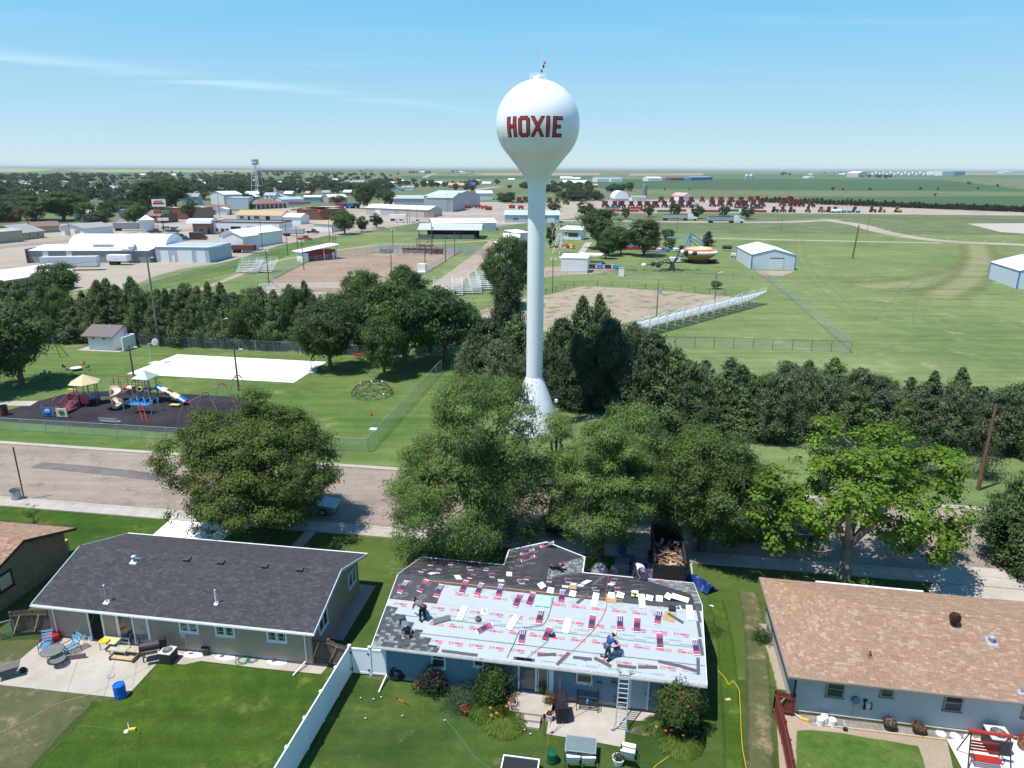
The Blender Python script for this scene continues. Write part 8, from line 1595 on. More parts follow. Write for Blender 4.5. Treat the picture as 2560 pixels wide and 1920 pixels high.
# ---- roofers
SKC=mat('skin',(.33,.19,.13),.6,.05,4)
def skin(name,nodes,edges,m,parent,sub=1):
 me=bpy.data.meshes.new(name); me.from_pydata([n[:3]for n in nodes],edges,[]); o=bpy.data.objects.new(name,me); C.objects.link(o); md=o.modifiers.new('s','SKIN'); md.use_smooth_shade=True
 for i,n in enumerate(nodes):sv=me.skin_vertices[0].data[i]; sv.radius=(n[3],n[3]); sv.use_root=(i==0)
 o.modifiers.new('u','SUBSURF').levels=sub; o.modifiers['u'].render_levels=sub
 dg=bpy.context.evaluated_depsgraph_get(); m2=bpy.data.meshes.new_from_object(o.evaluated_get(dg)); bpy.data.objects.remove(o); m2.materials.clear(); m2.materials.append(m); m2.name=name; return place(name,m2,parent)
def person(label,M,J,shirt,trousers,hat,hatkind='cap',sleeves=True,vest=None):
 """J: joints in local metres, y is forward: pel, chest, neck, head, shoulders, elbows, wrists, hips, knees, ankles (left, right)"""
 o=thing('person',label,'person',M=M); mir=lambda k:[J[k],(-J[k][0],J[k][1],J[k][2])]if not isinstance(J[k][0],tuple)else list(J[k])
 sh,el,wr,hp,kn,an=(mir(k)for k in('sh','el','wr','hp','kn','an'))
 N=[(*J['pel'],.09),(*J['chest'],.09),(*J['neck'],.065),(*J['head'],.095)]; E=[(0,1),(1,2),(2,3)]
 hv=Vector(J['head']); nv=Vector(J['neck']); cr=hv+(hv-nv).normalized()*.09; N.append((*cr,.075)); E.append((3,4))
 for s in range(2):
  b=len(N); N+=[(*sh[s],.045),(*el[s],.045),(*wr[s],.03)]; E+=[(1,b),(b,b+1),(b+1,b+2)]
  w=Vector(wr[s]); dr=(w-Vector(el[s])).normalized(); pm_=w+dr*.08; N.append((*pm_,.034)); E.append((b+2,b+3)); sd_=dr.cross(EZ).normalized()if dr.cross(EZ).length>.1 else Vector((1,0,0))
  for f,(of,ln)in enumerate(((-.03,.06),(-.01,.075),(.01,.07),(.03,.055))):N+=[(*(pm_+sd_*of+dr*.04),.010),(*(pm_+sd_*of*1.2+dr*(.04+ln*.6)-EZ*.02),.009)]; E+=[(b+3,len(N)-2),(len(N)-2,len(N)-1)]
  N.append((*(pm_+sd_*-.05+dr*.0-EZ*.01),.011)); E.append((b+2,len(N)-1))
  b=len(N); N+=[(*hp[s],.07),(*kn[s],.055),(*an[s],.045)]; E+=[(0,b),(b,b+1),(b+1,b+2)]
 body=skin('body',N,E,SKC,o)
 fw=(Vector((0,1,0))-(hv-nv).normalized()*.3).normalized(); MB().lathe([(0,-.02),(.018,0),(0,.03)],6,hv+fw*.10).build('nose',SKC,o)
 fm=MB(); [fm.box(hv+fw*.098+Vector((s*.035,0,0))+(hv-nv).normalized()*.03,(.022,.01,.012))for s in(-1,1)]; fm.build('eyes',m_black,o)
 S=[(*(Vector(J['pel'])*.85+Vector(J['chest'])*.15),.165),(*J['chest'],.185)]; SE=[(0,1)]
 for s in range(2):
  b=len(S); S.append((*sh[s],.09)); SE.append((1,b)); m_=Vector(sh[s]).lerp(Vector(el[s]),1.0 if sleeves else .6); S.append((*m_,.06)); SE.append((b,b+1))
  if sleeves:S.append((*Vector(el[s]).lerp(Vector(wr[s]),.85),.045)); SE.append((b+1,b+2))
 skin('shirt',S,SE,shirt,o); T=[(*J['pel'],.145)]; TE_=[]
 for s in range(2):b=len(T); T+=[(*hp[s],.112),(*kn[s],.083),(*Vector(kn[s]).lerp(Vector(an[s]),.9),.065)]; TE_+=[(0,b),(b,b+1),(b+1,b+2)]
 skin('trousers',T,TE_,trousers,o)
 for s in range(2):a=Vector(an[s]); k_=Vector(kn[s]); f=Vector((0,1,0))if abs((a-k_).z)>.2 else Vector((0,-.3,-.6)); b=MB(); b.tube(a-f.normalized()*.06-EZ*.02,a+f.normalized()*.18-EZ*.04,.055,.045,n=8); b.build('boot',m_black,o,smooth=True)
 up=(hv-nv).normalized(); Q=up.to_track_quat('Z','Y').to_matrix().to_4x4(); Mh=Matrix.Translation(hv+up*.05)@Q
 MB().lathe([(.104,-.12),(.112,-.02),(.1,.02)],12,M=Mh).build('hair',mat('dark_hair',(.02,.014,.01)),o)
 if hatkind=='brim':MB().lathe([(.24,.0),(.235,.02),(.12,.03),(.115,.10),(.08,.14),(0,.15)],18,M=Mh).build('hat',hat,o,smooth=True)
 else:b=MB(); b.lathe([(.118,-.01),(.12,.03),(.09,.10),(0,.13)],14,M=Mh); b.box((0,.15,.0),(.17,.14,.015),M=Mh); b.build('cap',hat,o,smooth=True)
 if vest:skin('tool_belt',[(J['pel'][0]-.12,J['pel'][1],J['pel'][2]+.05,.10),(J['pel'][0]+.12,J['pel'][1],J['pel'][2]+.05,.10)],[(0,1)],vest,o)
 return o
BEND=dict(pel=(0,-.18,.88),chest=(0,.22,1.02),neck=(0,.42,.98),head=(0,.54,.93),sh=(.2,.34,1.0),el=(.27,.42,.72),wr=(.2,.58,.50),hp=(.10,-.18,.84),kn=(.14,-.02,.46),an=(.15,-.14,.07))
KNEEL=dict(pel=(0,-.22,.38),chest=(0,.20,.52),neck=(0,.38,.54),head=(0,.50,.55),sh=(.2,.30,.50),el=(.28,.42,.28),wr=(.16,.56,.12),hp=(.1,-.22,.34),kn=(.16,.08,.08),an=(.14,-.36,.08))
STOOP=dict(pel=(0,-.05,.86),chest=(0,.16,1.18),neck=(0,.27,1.33),head=(0,.36,1.40),sh=(.2,.22,1.24),el=(.26,.36,1.0),wr=(.12,.56,.90),hp=(.10,-.05,.82),kn=(.13,.06,.45),an=(.14,-.06,.07))
def roofer(px,py,ang,dz=0.0,slope=False,M=None):
 p=rp(px,py,.02,M); W=hq.F@(M if M is not None else hq.near)
 if slope:u,d=hq.hit(px,py,M); return W@Matrix.Translation((u,d,.03))@Matrix.Rotation(math.radians(ang),4,'Z')
 return Matrix.Translation(p+EZ*dz)@Matrix.Rotation(math.radians(ang),4,'Z')
def cl(n,c):return mat('cloth_'+n,c,.9,.12,8)
person('bending roofer in grey hoodie with red tool belt, upper of the left pair',roofer(*cp3(685,1010),40),BEND,cl('grey',(.17,.15,.14)),cl('black',(.014,.014,.018)),cl('darkcap',(.03,.03,.035)),vest=mat('red_leather',(.25,.06,.04)))
person('kneeling roofer in teal shirt laying shingles at the lower left',roofer(*cp3(500,1110),215,slope=True),KNEEL,cl('teal',(.09,.17,.20)),cl('black',(.014,.014,.018)),cl('blackcap',(.02,.02,.022)),sleeves=False)
person('kneeling roofer in dark clothes and orange cap on the front wing roof',roofer(*cp3(2150,505),110,slope=True,M=hq.far)@Matrix.Scale(1.0,4),KNEEL,cl('charcoal',(.035,.035,.04)),cl('black',(.014,.014,.018)),cl('orange',(.60,.09,.02)))
person('bending roofer in white shirt and wide hat at the street-side eave',roofer(1593,1446,200,M=hq.far),BEND,cl('white',(.62,.62,.64)),cl('denimdark',(.03,.04,.06)),cl('palehat',(.30,.38,.38)),'brim',sleeves=False,vest=mat('red_leather',(.25,.06,.04)))
person('roofer in straw hat, blue sleeves and jeans standing with a saw above the ladder',roofer(*cp4(965,1452),-60),STOOP,cl('blue',(.02,.07,.24)),cl('jeans',(.06,.09,.13)),cl('straw',(.62,.50,.32)),'brim')
o=thing('circular_saw','silver saw held by the straw hatted roofer','saw',M=roofer(*cp4(1060,1400),20,.25)); MB().lathe([(0,-.03),(.16,-.03),(.16,.03),(0,.03)],16,M=Matrix.Rotation(math.pi/2,4,'X')).build('blade_guard',m_galv,o); MB().box((.05,0,.12),(.35,.14,.14)).build('motor',m_darkmetal,o); MB().tube((-.1,0,.15),(-.3,0,.3),.03).build('handle',m_black,o); MB().box((.08,.0,-.12),(.4,.25,.02)).build('base_plate',m_galv,o); MB().path([(-.1,0,.1),(.2,-.2,-.15),(.35,-.3,-.22)],.02).build('cord',m_black,o)
# ================================================================ YARDS
def gz(px,py,z=0):return G(px,py,0)+EZ*z
lad=thing('ladder','aluminium extension ladder leaning on the eave above the patio','ladder',G(1551,1829)); A=Vector((0,0,.05)); T=(rp(1561,1690,0)+Vector((0,0,0)))-lad.location; T=A+(T-A)*1.13; ax=EX; rm=MB().tube(-ax*.26,ax*.26,.028,n=6).mesh('rung',m_galv)
for s in(-1,1):MB().path([A+ax*s*(.36),A.lerp(T,.12)+ax*s*.27,T+ax*s*.26],.035,6).build('rail',m_galv,lad); MB().box(A+ax*s*.38,(.18,.1,.06)).build('foot',m_blue,lad)
for k in range(1,13):place('rung',rm,lad,A.lerp(T,k/13.2))
for s in(-1,1):MB().path([A.lerp(T,.93)+ax*s*.26,A.lerp(T,1.0)+ax*s*.42],.03).build('stabilizer',m_galv,lad)
# white vinyl fence
fa,fb=G(878,1684),G(878,1684)+(G(742,1920)-G(878,1684))*2.2; o=thing('vinyl_fence','long white vinyl privacy fence between the two back lawns','fence',fa); dv=fb-fa; n=8; an=math.atan2(dv.y,dv.x)
for k in range(n):
 p=dv*((k+.5)/n); MB().box((p.x,p.y,.98),(dv.length/n-.12,.05,1.62),rz=an).build('panel',m_vinyl,o); MB().box((p.x,p.y,1.83),(dv.length/n-.12,.07,.12),rz=an).build('rail',m_vinyl,o); MB().box((p.x,p.y,.12),(dv.length/n-.12,.07,.14),rz=an).build('rail',m_vinyl,o)
pm=MB().box((0,0,.95),(.13,.13,1.9)).mesh('post',m_vinyl); cm_=MB().box((0,0,1.93),(.17,.17,.05)).mesh('cap',m_vinyl)
for k in range(n+1):q=place('post',pm,o,dv*(k/n),an); place('cap',cm_,q)
o=thing('vinyl_gate','white vinyl gate section joining the fence to the blue house','gate',fa,0); e=G(972,1692)-fa; an=math.atan2(e.y,e.x)
for a,b in((.06,.5),(.56,.98)):c=e*((a+b)/2); w=e.length*(b-a); MB().box((c.x,c.y,.95),(w,.05,1.6),rz=an).build('panel',m_vinyl,o); [MB().box((c.x,c.y,z),(w,.08,.12),rz=an).build('rail',m_vinyl,o)for z in(.16,1.72)]
q=place('post',pm,o,e*.53,an); place('cap',cm_,q)
for t in(.04,.49):[MB().box(e*t+Vector((0,-.07,z)),(.12,.05,.08)).build('hinge',m_black,o)for z in(.4,1.5)]
mb=MB()
# wooden fences: boards are parts
def boards(name,lb,pts,h,m,w=.14,brace=True,cat='fence',dip=0,top='flat',gap=.01):
 P=[G(*p)for p in pts]; o=thing(name,lb,cat,P[0]); bmsh=MB().prism([(-w/2+gap/2,0),(w/2-gap/2,0),(w/2-gap/2,h-.05),(w/4,h),(-w/4,h),(-w/2+gap/2,h-.05)],-.012,.012,'y').mesh('board',m); i=0
 for a,b in zip(P,P[1:]):
  d=b-a; n=max(1,int(d.length/w)); an=math.atan2(d.y,d.x); nn=Vector((d.y,-d.x,0)).normalized()*.05
  for k in range(n):q=place('board',bmsh,o,a+d*((k+.5)/n)-P[0],an); q.scale=(1,1,1-dip*math.sin(math.pi*(k+.5)/n)+random.Random(k).uniform(-.01,.01))
  for z in(.25,h-.3):c=(a+b)/2-P[0]+nn; MB().box((c.x,c.y,z),(d.length,.045,.1),rz=an).build('rail',m,o)
  if brace:MB().tube(a-P[0]+nn*1.6+EZ*.25,a.lerp(b,.45)-P[0]+nn*1.6+EZ*(h-.3),.04,n=4).build('brace',m_woodl,o)
 for p in P:MB().box(p-P[0]+EZ*h/2,(.11,.11,h)).build('post',m,o)
 return o
boards('wooden_fence','weathered picket gate and fence between the charcoal roofed house and the vinyl fence',[(784,1655),(826,1662),(874,1680)],1.8,mat('old_fence_wood',(.12,.09,.075),.9,.3,5),dip=.06); boards('wooden_fence','weathered board fence with braces at the left corner of the charcoal roofed house',[(38,1590),(90,1585),(134,1586)],1.75,mat('old_fence_wood',(.12,.09,.075)),dip=-.03)
boards('picket_fence','red brown picket fence beside the tan roofed house',[(1934,1782),(1956,1860),(1975,1960),(2000,2080)],1.5,mat('red_stain',(.17,.035,.03),.8,.2,4),.12,False,dip=0); boards('picket_gate','red brown gate between the picket fence and the tan roofed house',[(1934,1782),(1980,1790)],1.4,mat('red_stain',(.17,.035,.03)),.13,True,'gate')
posts_fence('chain_link_fence','short green tinted chain-link fence at the lower left edge',[(-60,1575),(2,1600),(40,1590)],1.2,2.5,'net',m_galv)
# pots, plants
def plantmesh(key,R,H,n,leaf,col,seed,fl=None,asp=.5,blade=False):
 rs=np.random.RandomState(seed)
 if blade:th=rs.uniform(0,6.283,n); t=rs.rand(n); rr=R*(.15+.85*t); P=np.stack([rr*np.cos(th),rr*np.sin(th),H*(1-(t-.35)**2*1.6)*rs.uniform(.5,1,n)],1); Nn=np.stack([np.cos(th),np.sin(th),np.full(n,.9)],1)+rs.normal(size=(n,3))*.3; up=np.stack([np.cos(th),np.sin(th),.6-1.5*t],1)
 else:d=rs.normal(size=(n,3)); d/=np.linalg.norm(d,axis=1,keepdims=True); d[:,2]=np.abs(d[:,2]); k=1+.25*np.sin(d[:,0]*5+seed)*np.cos(d[:,1]*6); P=d*(rs.uniform(.5,1.08,n)*k)[:,None]*np.array([R,R,H]); Nn=d+rs.normal(size=(n,3))*.5; up=None
 c=leafcols(n,col,rs,.35)
 if fl:
  f=rs.rand(n)<fl[1]
  if not blade:f&=P[:,2]>H*.3
  c[f]=np.array(fl[0])*rs.uniform(.7,1.2,(f.sum(),1));
 S=leaf*rs.uniform(.6,1.4,n); return leaf_mesh(key,P,Nn,S,asp,c,m_leaf,up)
def shrub(name,lb,px,py,R,H,n,leaf,col,seed,fl=None,cat='shrub',z=0,stem=True,**k):
 o=thing(name,lb,cat,gz(px,py,z)); place('foliage',plantmesh(name,R,H,n,leaf,col,seed,fl,**k),o)
 if stem:b=MB(); [b.tube((0,0,0),(R*.5*math.cos(a),R*.5*math.sin(a),H*.7),.03,.01,n=4)for a in range(6)]; b.build('stem',m_bark,o)
 return o
shrub('bush','purple tinged leafy bush under the left window of the blue house',1085,1722,.85,1.5,2600,.13,(.045,.075,.03),1,((.07,.03,.06),.25)); shrub('flower_bed','low mixed flowers beside the purple tinged bush',1048,1722,.5,.5,500,.12,(.10,.15,.04),2,((.35,.08,.15),.12),'plants')
shrub('bush','soft blue green mounded bush in the bed by the blue wall',1155,1755,1.1,.85,3200,.11,(.07,.125,.075),3,asp=.3); shrub('bush','tallest bright green bush left of the storm door',1235,1745,1.25,2.2,5200,.14,(.075,.135,.025),4); shrub('coleus','dark red and yellow coleus at the front of the bed',1168,1783,.35,.55,500,.13,(.22,.03,.03),5,((.45,.30,.06),.4),'plants')
shrub('daylilies','arching daylilies with orange flowers left of the porch steps',1262,1808,1.2,.5,3000,.34,(.15,.21,.03),6,None,'plants',asp=.09,blade=True,stem=False); shrub('daylilies','narrow clump of lilies right of the coleus',1205,1790,.7,.6,900,.38,(.11,.18,.03),7,None,'plants',asp=.09,blade=True,stem=False)
shrub('daylilies','arching daylilies with orange blooms below the trumpet vine',1700,1862,1.1,.45,3000,.34,(.14,.20,.03),8,None,'plants',asp=.09,blade=True,stem=False); shrub('lilies','leafy lily patch left of the trumpet vine trunk',1645,1822,.8,.55,1300,.32,(.09,.16,.03),9,None,'plants',asp=.12,blade=True,stem=False)
tv=shrub('trumpet_vine','big rounded trumpet vine bush with red orange blooms at the blue house corner',1690,1832,1.25,1.35,6000,.15,(.075,.125,.03),10,((.50,.10,.05),.06),z=1.45,stem=False); MB().tube((0,0,-1.45),(0,0,.3),.14,.1,n=8).build('trunk',m_bark,tv); shrub('bush','dark shaded shrub below the trumpet vine crown',1715,1830,1.15,1.7,3400,.14,(.03,.055,.02),11)
shrub('bush','weedy green bush against the left wall of the tan roofed house',1905,1600,.7,.9,1200,.16,(.07,.12,.03),12,asp=.25); shrub('bush','small shrub at the far left corner of the re-roofed house',1045,1410,.9,1.2,1800,.15,(.07,.12,.03),13); shrub('weeds','weeds along the right foundation of the re-roofed house',1775,1580,.7,.6,900,.2,(.09,.16,.03),14,None,'plants',asp=.1,blade=True,stem=False)
mo=mat('orange_petals',(.65,.20,.03),.6)
fm=MB(); [fm.quad([(0,0,0),(.10*math.cos(a-.4),.10*math.sin(a-.4),.05),(.15*math.cos(a),.15*math.sin(a),.03),(.10*math.cos(a+.4),.10*math.sin(a+.4),.05)])for a in[k*1.047 for k in range(6)]]; fm.v=[tuple(.62*q for q in p)for p in fm.v]; fm=fm.mesh('bloom',mo)
for i,(px,py)in enumerate(((1226,1770),(1241,1783),(1228,1788),(1273,1758),(1281,1760),(1288,1763),(1266,1766),(1663,1827),(1677,1826),(1712,1827),(1707,1840),(1641,1817))):
 o=thing('lily_flower','orange lily bloom by the %s, %s from left'%('porch' if px<1400 else 'vine',ordw(1+sum(1 for q in((1226,1241,1228,1273,1281,1288,1266)if px<1400 else(1663,1677,1712,1707,1641))if q<px))),'flower',G(px,py,.75)-EZ*0,0,'orange lily blooms'); place('bloom',fm,o); MB().tube((0,0,-.7),(0,0,0),.01,n=4).build('stalk',m_pl['green'],o)
def pot(lb,px,py,r,h,m,col,fl,z=0,PR=None,PH=None,n=380):o=thing('flower_pot',lb,'flower pot',gz(px,py,z)); MB().lathe([(0,0),(r*.7,0),(r,h),(r*.88,h),(r*.8,h-.06),(0,h-.06)],16).build('pot',m,o); q=place('foliage',plantmesh('pot_plant',PR or r*1.3,PH or r*1.6,n,.09,col,int(px),fl),o,(0,0,h-.05)); return o
PW=m_white; PD=mat('dark_pot',(.04,.035,.03)); LG=(.09,.14,.04)
pot('white pot of pink and mauve flowers left of the porch',1281,1775,.26,.55,PW,LG,((.45,.15,.25),.2)); pot('leafy dark pot at the right side of the porch slab',1356,1745,.22,.35,PD,(.12,.18,.03),None,.38,.4,.6); pot('brown pot of red and magenta flowers beside the covered grill',1374,1768,.26,.45,mat('brown_pot',(.15,.07,.05)),LG,((.55,.02,.08),.3),0,.42,.7); pot('small white and red pot at the foot of the porch steps',1373,1800,.22,.42,PW,(.30,.10,.03),((.4,.03,.03),.3),0,.2,.15)
pot('pale pot behind the ladder against the wall',1551,1768,.28,.45,mat('stone_pot',(.36,.38,.38)),(.09,.10,.05),None); pot('white bowl pot beside the cushioned lounge chair',1545,1908,.32,.35,PW,(.08,.10,.04),((.6,.5,.1),.08),0,.3,.25); pot('dark bowl of pale pink flowers in the gravel bed',2223,1822,.36,.4,PD,LG,((.62,.30,.34),.5),0,.34,.3); pot('dark bowl of red and yellow flowers in the gravel bed',2296,1833,.36,.38,PD,LG,((.55,.18,.10),.5),0,.34,.28); pot('brown pot of bright red flowers cut by the right edge',2562,1872,.4,.4,mat('clay_pot',(.3,.14,.08)),LG,((.6,.03,.02),.6)); pot('dark wicker pot on the beige house walk',515,1636,.26,.48,mat('wicker',(.09,.08,.07)),(.07,.06,.04),None,0,.1,.05,60)
# furniture and tools
def drum(name,lb,cat,px,py,r,h,m,lid=None):o=thing(name,lb,cat,G(px,py)); MB().lathe([(0,0),(r*.97,0),(r,h*.33),(r*.96,h*.36),(r,h*.66),(r*.98,h),(r*.9,h),(r*.88,h-.04),(0,h-.04)],24).build('shell',m,o,smooth=False); MB().lathe([(r*.12,h-.038),(r*.12,h),(0,h)],8,(r*.5,0,0)).build('bung',lid or m,o); return o
drum('plastic_drum','bright blue plastic drum on the patio corner','drum',302,1742,.31,.82,mat('drum_blue',(.01,.13,.55),.35)); drum('tub','round red tub with tools by the wooden fence','tub',131,1600,.48,.42,mat('tub_red',(.45,.02,.02),.4))
for k,(px,py)in enumerate(((190,1595),(204,1597),(216,1596),(228,1599))):drum('bucket','white bucket by the open doorway of the beige house, %s from left'%ordw(k+1),'bucket',px,py,.17,.38,PW)['group']='buckets by the beige doorway'
for k,(px,py)in enumerate(((2049,1812),(2059,1806),(2079,1814))):drum('bucket','pale bucket in the gravel bed by the tan roofed house, %s from left'%ordw(k+1),'bucket',px,py,.19,.42,PW)['group']='buckets in the gravel bed'
def lounge(lb,px,py,ang,m,w=.6,frame_=m_darkmetal,nsl=9,pad=False):
 o=thing('lounge_chair',lb,'chair',G(px,py),math.radians(ang)); P=[(0,.35,.42),(0,-.25,.36),(0,-.62,.95)]if not pad else[(0,.5,.42),(0,-.2,.38),(0,-.6,1.05)]
 for s in(-1,1):MB().path([Vector(p)+Vector((s*w/2,0,0))for p in P],.02).build('side_rail',frame_,o); MB().path([(s*(w/2+.04),.35,0),(s*(w/2+.04),.3,.62),(s*(w/2+.04),-.35,.62),(s*(w/2+.04),-.45,0)],.02).build('leg_frame',frame_,o)
 A,B,D=map(Vector,P)
 for k in range(nsl):
  t=k/(nsl-1)*2; p=A.lerp(B,t)if t<1 else B.lerp(D,t-1); q=(B-A if t<1 else D-B).normalized(); b=MB(); M_=Matrix.Translation(p)@Matrix.Rotation(math.atan2(q.z,q.y),4,'X'); b.box((0,0,0),(w,(.10 if not pad else .26),.02 if not pad else .09),M=M_); b.build('slat' if not pad else 'cushion',m,o)
 return o
bs=mat('blue_strap',(.06,.30,.52),.5,.1); lounge('blue strapped patio chair left of the round glass table',118,1625,200,bs); lounge('blue strapped patio chair right of the round glass table',178,1632,150,bs)
wc=mat('white_cushion',(.70,.67,.62),.85,.06,3); lounge('white cushioned chair under the left front of the glass table',1430,1912,0,wc,.62,pad=True,nsl=5); lounge('white cushioned chair beside it, right of the glass table pair',1468,1914,0,wc,.62,pad=True,nsl=5); lounge('white cushioned lounge chair alone near the ladder foot',1569,1900,-15,wc,.66,pad=True,nsl=5)
gt=mat('table_glass',(.16,.21,.20),.08,.1,2,spec=.9); o=thing('patio_table','rectangular glass patio table with metal rim on the lawn edge','table',G(1451,1890),AX); MB().box((0,0,.72),(1.45,.95,.012)).build('glass_top',gt,o); b=MB(); [b.box(c,s)for c,s in(((0,.49,.72),(1.52,.04,.03)),((0,-.49,.72),(1.52,.04,.03)),((.745,0,.72),(.04,.94,.03)),((-.745,0,.72),(.04,.94,.03)))]; b.build('rim',m_galv,o); [MB().tube((x,y,0),(x*.95,y*.95,.71),.02).build('leg',m_darkmetal,o)for x in(-.65,.65)for y in(-.4,.4)]
def roundtable(lb,px,py,r,h):o=thing('round_table',lb,'table',G(px,py)); MB().lathe([(0,h),(r,h),(r,h+.012),(0,h+.012)],24).build('glass_top',mat('smoked_glass',(.20,.21,.20),.1,.1,alpha=.75),o); b=MB(); [b.tube((r*math.cos(k*.349),r*math.sin(k*.349),h),(r*math.cos((k+1)*.349),r*math.sin((k+1)*.349),h),.018,n=4)for k in range(18)]; b.build('rim',m_darkmetal,o); [MB().tube((r*.8*math.cos(a),r*.8*math.sin(a),0),(r*.2*math.cos(a+2),r*.2*math.sin(a+2),h),.015).build('leg',m_darkmetal,o)for a in(0,1.57,3.14,4.71)]
roundtable('large round glass patio table between the blue chairs',136,1650,.62,.68); roundtable('small low mesh table in front of the round glass table',148,1664,.42,.45)
o=thing('folding_table','yellow table with a yellow tray by the patio door','table',G(278,1622),AX); MB().box((0,0,.6),(1.1,.6,.04)).build('top',mat('cream_yellow',(.62,.52,.24)),o); [MB().tube((x,y,0),(x,y,.6),.02).build('leg',m_darkmetal,o)for x in(-.5,.5)for y in(-.25,.25)]; MB().lathe([(0,.64),(.25,.64),(.3,.72),(.27,.72),(0,.66)],14,(-.2,-.2,0)).build('tray',m_yellow,o)
o=thing('side_table','white metal table with papers by the sliding door','table',G(317,1607),AX); MB().box((0,0,.5),(.8,.55,.05)).build('top',m_white,o); MB().box((0,0,.2),(.75,.5,.03)).build('shelf',m_white,o); [MB().box((x,y,.25),(.05,.05,.5)).build('leg',m_white,o)for x in(-.38,.38)for y in(-.25,.25)]; [MB().box((x,.0,.55),(.18,.24,.05)).build('paper',m_galv,o)for x in(-.2,.15)]
o=thing('cushion_bench','pale cushion on a low frame in front of the patio tables','bench',G(300,1634),AX); MB().box((0,0,.36),(1.15,.55,.08)).build('cushion',mat('pale_green_cushion',(.42,.42,.34)),o); [MB().box((x,y,.16),(.05,.05,.32)).build('leg',m_woodl,o)for x in(-.5,.5)for y in(-.2,.2)]
o=thing('patio_step','two low wooden steps in front of the sliding door','steps',G(312,1651),AX); [MB().box((-.1,y,z),(1.6,.28,.05)).build('tread',m_woodl,o)for y,z in((.0,.17),(.5,.34))]; [MB().box((s,.2,.15),(.05,.8,.26)).build('stringer',m_wood,o)for s in(-.85,.65)]
o=thing('low_board_box','dark low board box beside the right blue chair','box',G(190,1648),AX+.35); MB().box((0,0,.17),(1.1,.12,.34)).build('board',m_wood,o)  # one low upright board in plain weathered wood
o=thing('smoker_grill','black pellet grill on legs between the doors and the AC unit','grill',G(380,1648),AX+.5); MB().lathe([(0,-.55),(.3,-.55),(.3,.55),(0,.55)],14,M=Matrix.Translation((0,0,.95))@Matrix.Rotation(math.pi/2,4,'Y')).build('barrel',m_darkmetal,o); MB().box((.7,0,1.0),(.35,.4,.6)).build('hopper',m_black,o); MB().tube((-.5,0,1.1),(-.5,0,1.65),.05).build('chimney',m_darkmetal,o); [MB().box((x,y,.35),(.06,.06,.7)).build('leg',m_black,o)for x in(-.4,.5)for y in(-.22,.22)]; MB().box((0,-.5,.8),(.9,.28,.03)).build('shelf',m_black,o)
def acunit(lb,px,py,s,ang=AX):
 o=thing('air_conditioner',lb,'air conditioner',G(px,py),ang); MB().box((0,0,s*.5),(s,s,s)).build('case',m_darkmetal,o); [MB().box((0,0,s*(.15+.1*k)),(s+.02,s+.02,.02)).build('louver',m_black,o)for k in range(8)]; MB().box((0,0,s+.02),(s+.05,s+.05,.05)).build('lid',mat('pale_metal',(.55,.56,.56),.4),o); MB().lathe([(s*.4,s+.05),(0,s+.052)],20).build('fan_opening',m_black,o)
 b=MB(); [b.lathe([(r,s+.055),(r+.015,s+.06)],20)for r in(s*.1,s*.2,s*.3,s*.39)]; [b.box((0,0,s+.07),(s*.8,.015,.01),rz=k*.524)for k in range(6)]; b.build('grille',m_galv,o)
acunit('air conditioner with round fan grille beside the beige wall',423,1652,.72); acunit('large air conditioner behind the red swing',2487,1872,.95)
o=thing('wheelbarrow','wheelbarrow with a bag cut by the left edge of the patio','wheelbarrow',G(22,1692),.5); MB().prism([(-.6,.65),(-.45,.3),(.35,.3),(.65,.7)],-.33,.33,'y').build('tray',mat('grey_tray',(.12,.12,.11)),o); MB().lathe([(0,-.05),(.19,-.05),(.19,.05),(0,.05)],14,M=Matrix.Translation((.7,0,.19))@Matrix.Rotation(math.pi/2,4,'X')).build('wheel',m_black,o); [MB().path([(.6,s*.1,.2),(-.3,s*.25,.35),(-1.1,s*.3,.6)],.02).build('handle',m_woodl,o)for s in(-1,1)]; [MB().tube((-.35,s*.25,.32),(-.45,s*.25,0),.02).build('leg',m_darkmetal,o)for s in(-1,1)]; MB().lathe([(0,0),(.25,.02),(.2,.14),(0,.16)],8,(0,0,.5)).build('sack',m_conc,o)
def coil(name,lb,px,py,r,m,z=.03,n=4,upright=None,rr=.016):
 b=MB(); r_=random.Random(int(px)); M_=Matrix.Identity(4)if upright is None else Matrix.Rotation(upright,4,'X')
 for k in range(n):rd=r*(1-.12*k); c=Vector((r_.uniform(-.06,.06),r_.uniform(-.06,.06),z+.02*k)); b.path([tuple(M_@(c+Vector((rd*math.cos(t*.35),rd*math.sin(t*.35),0))))for t in range(19)],rr,5)
 return tag(b.build(name,m,None,gz(px,py,0 if upright is None else r)),lb,'hose')
gh=mat('garden_hose_green',(.03,.20,.13),.5); coil('garden_hose','green garden hose coiled on the walk, left loop',607,1653,.42,gh); coil('garden_hose','green garden hose coiled on the walk, right loop',632,1650,.36,gh); coil('drain_hose','thick black hose coil leaning on the blue wall corner',992,1700,.42,m_black,0,5,1.25,.04)
hose('yellow_hose','yellow hose running down the strip beside the tan roofed house',[gz(*p,.03)for p in((1795,1677),(1812,1695),(1822,1712),(1832,1704),(1847,1725),(1850,1760),(1855,1860),(1866,1925),(1875,1990))],m_yellow,.018)
hose('yellow_hose','yellow hose from the lily bed towards the bottom edge',[gz(*p,.03)for p in((1690,1875),(1665,1897),(1640,1915),(1620,1940))],m_yellow,.018); hose('power_cable','orange yellow cord across the patio and the dry lawn',[gz(*p,.03)for p in((400,1652),(300,1705),(220,1738),(140,1762),(70,1800),(10,1828),(-60,1850))],mat('amber_cord',(.50,.30,.08)),.016,'cord')
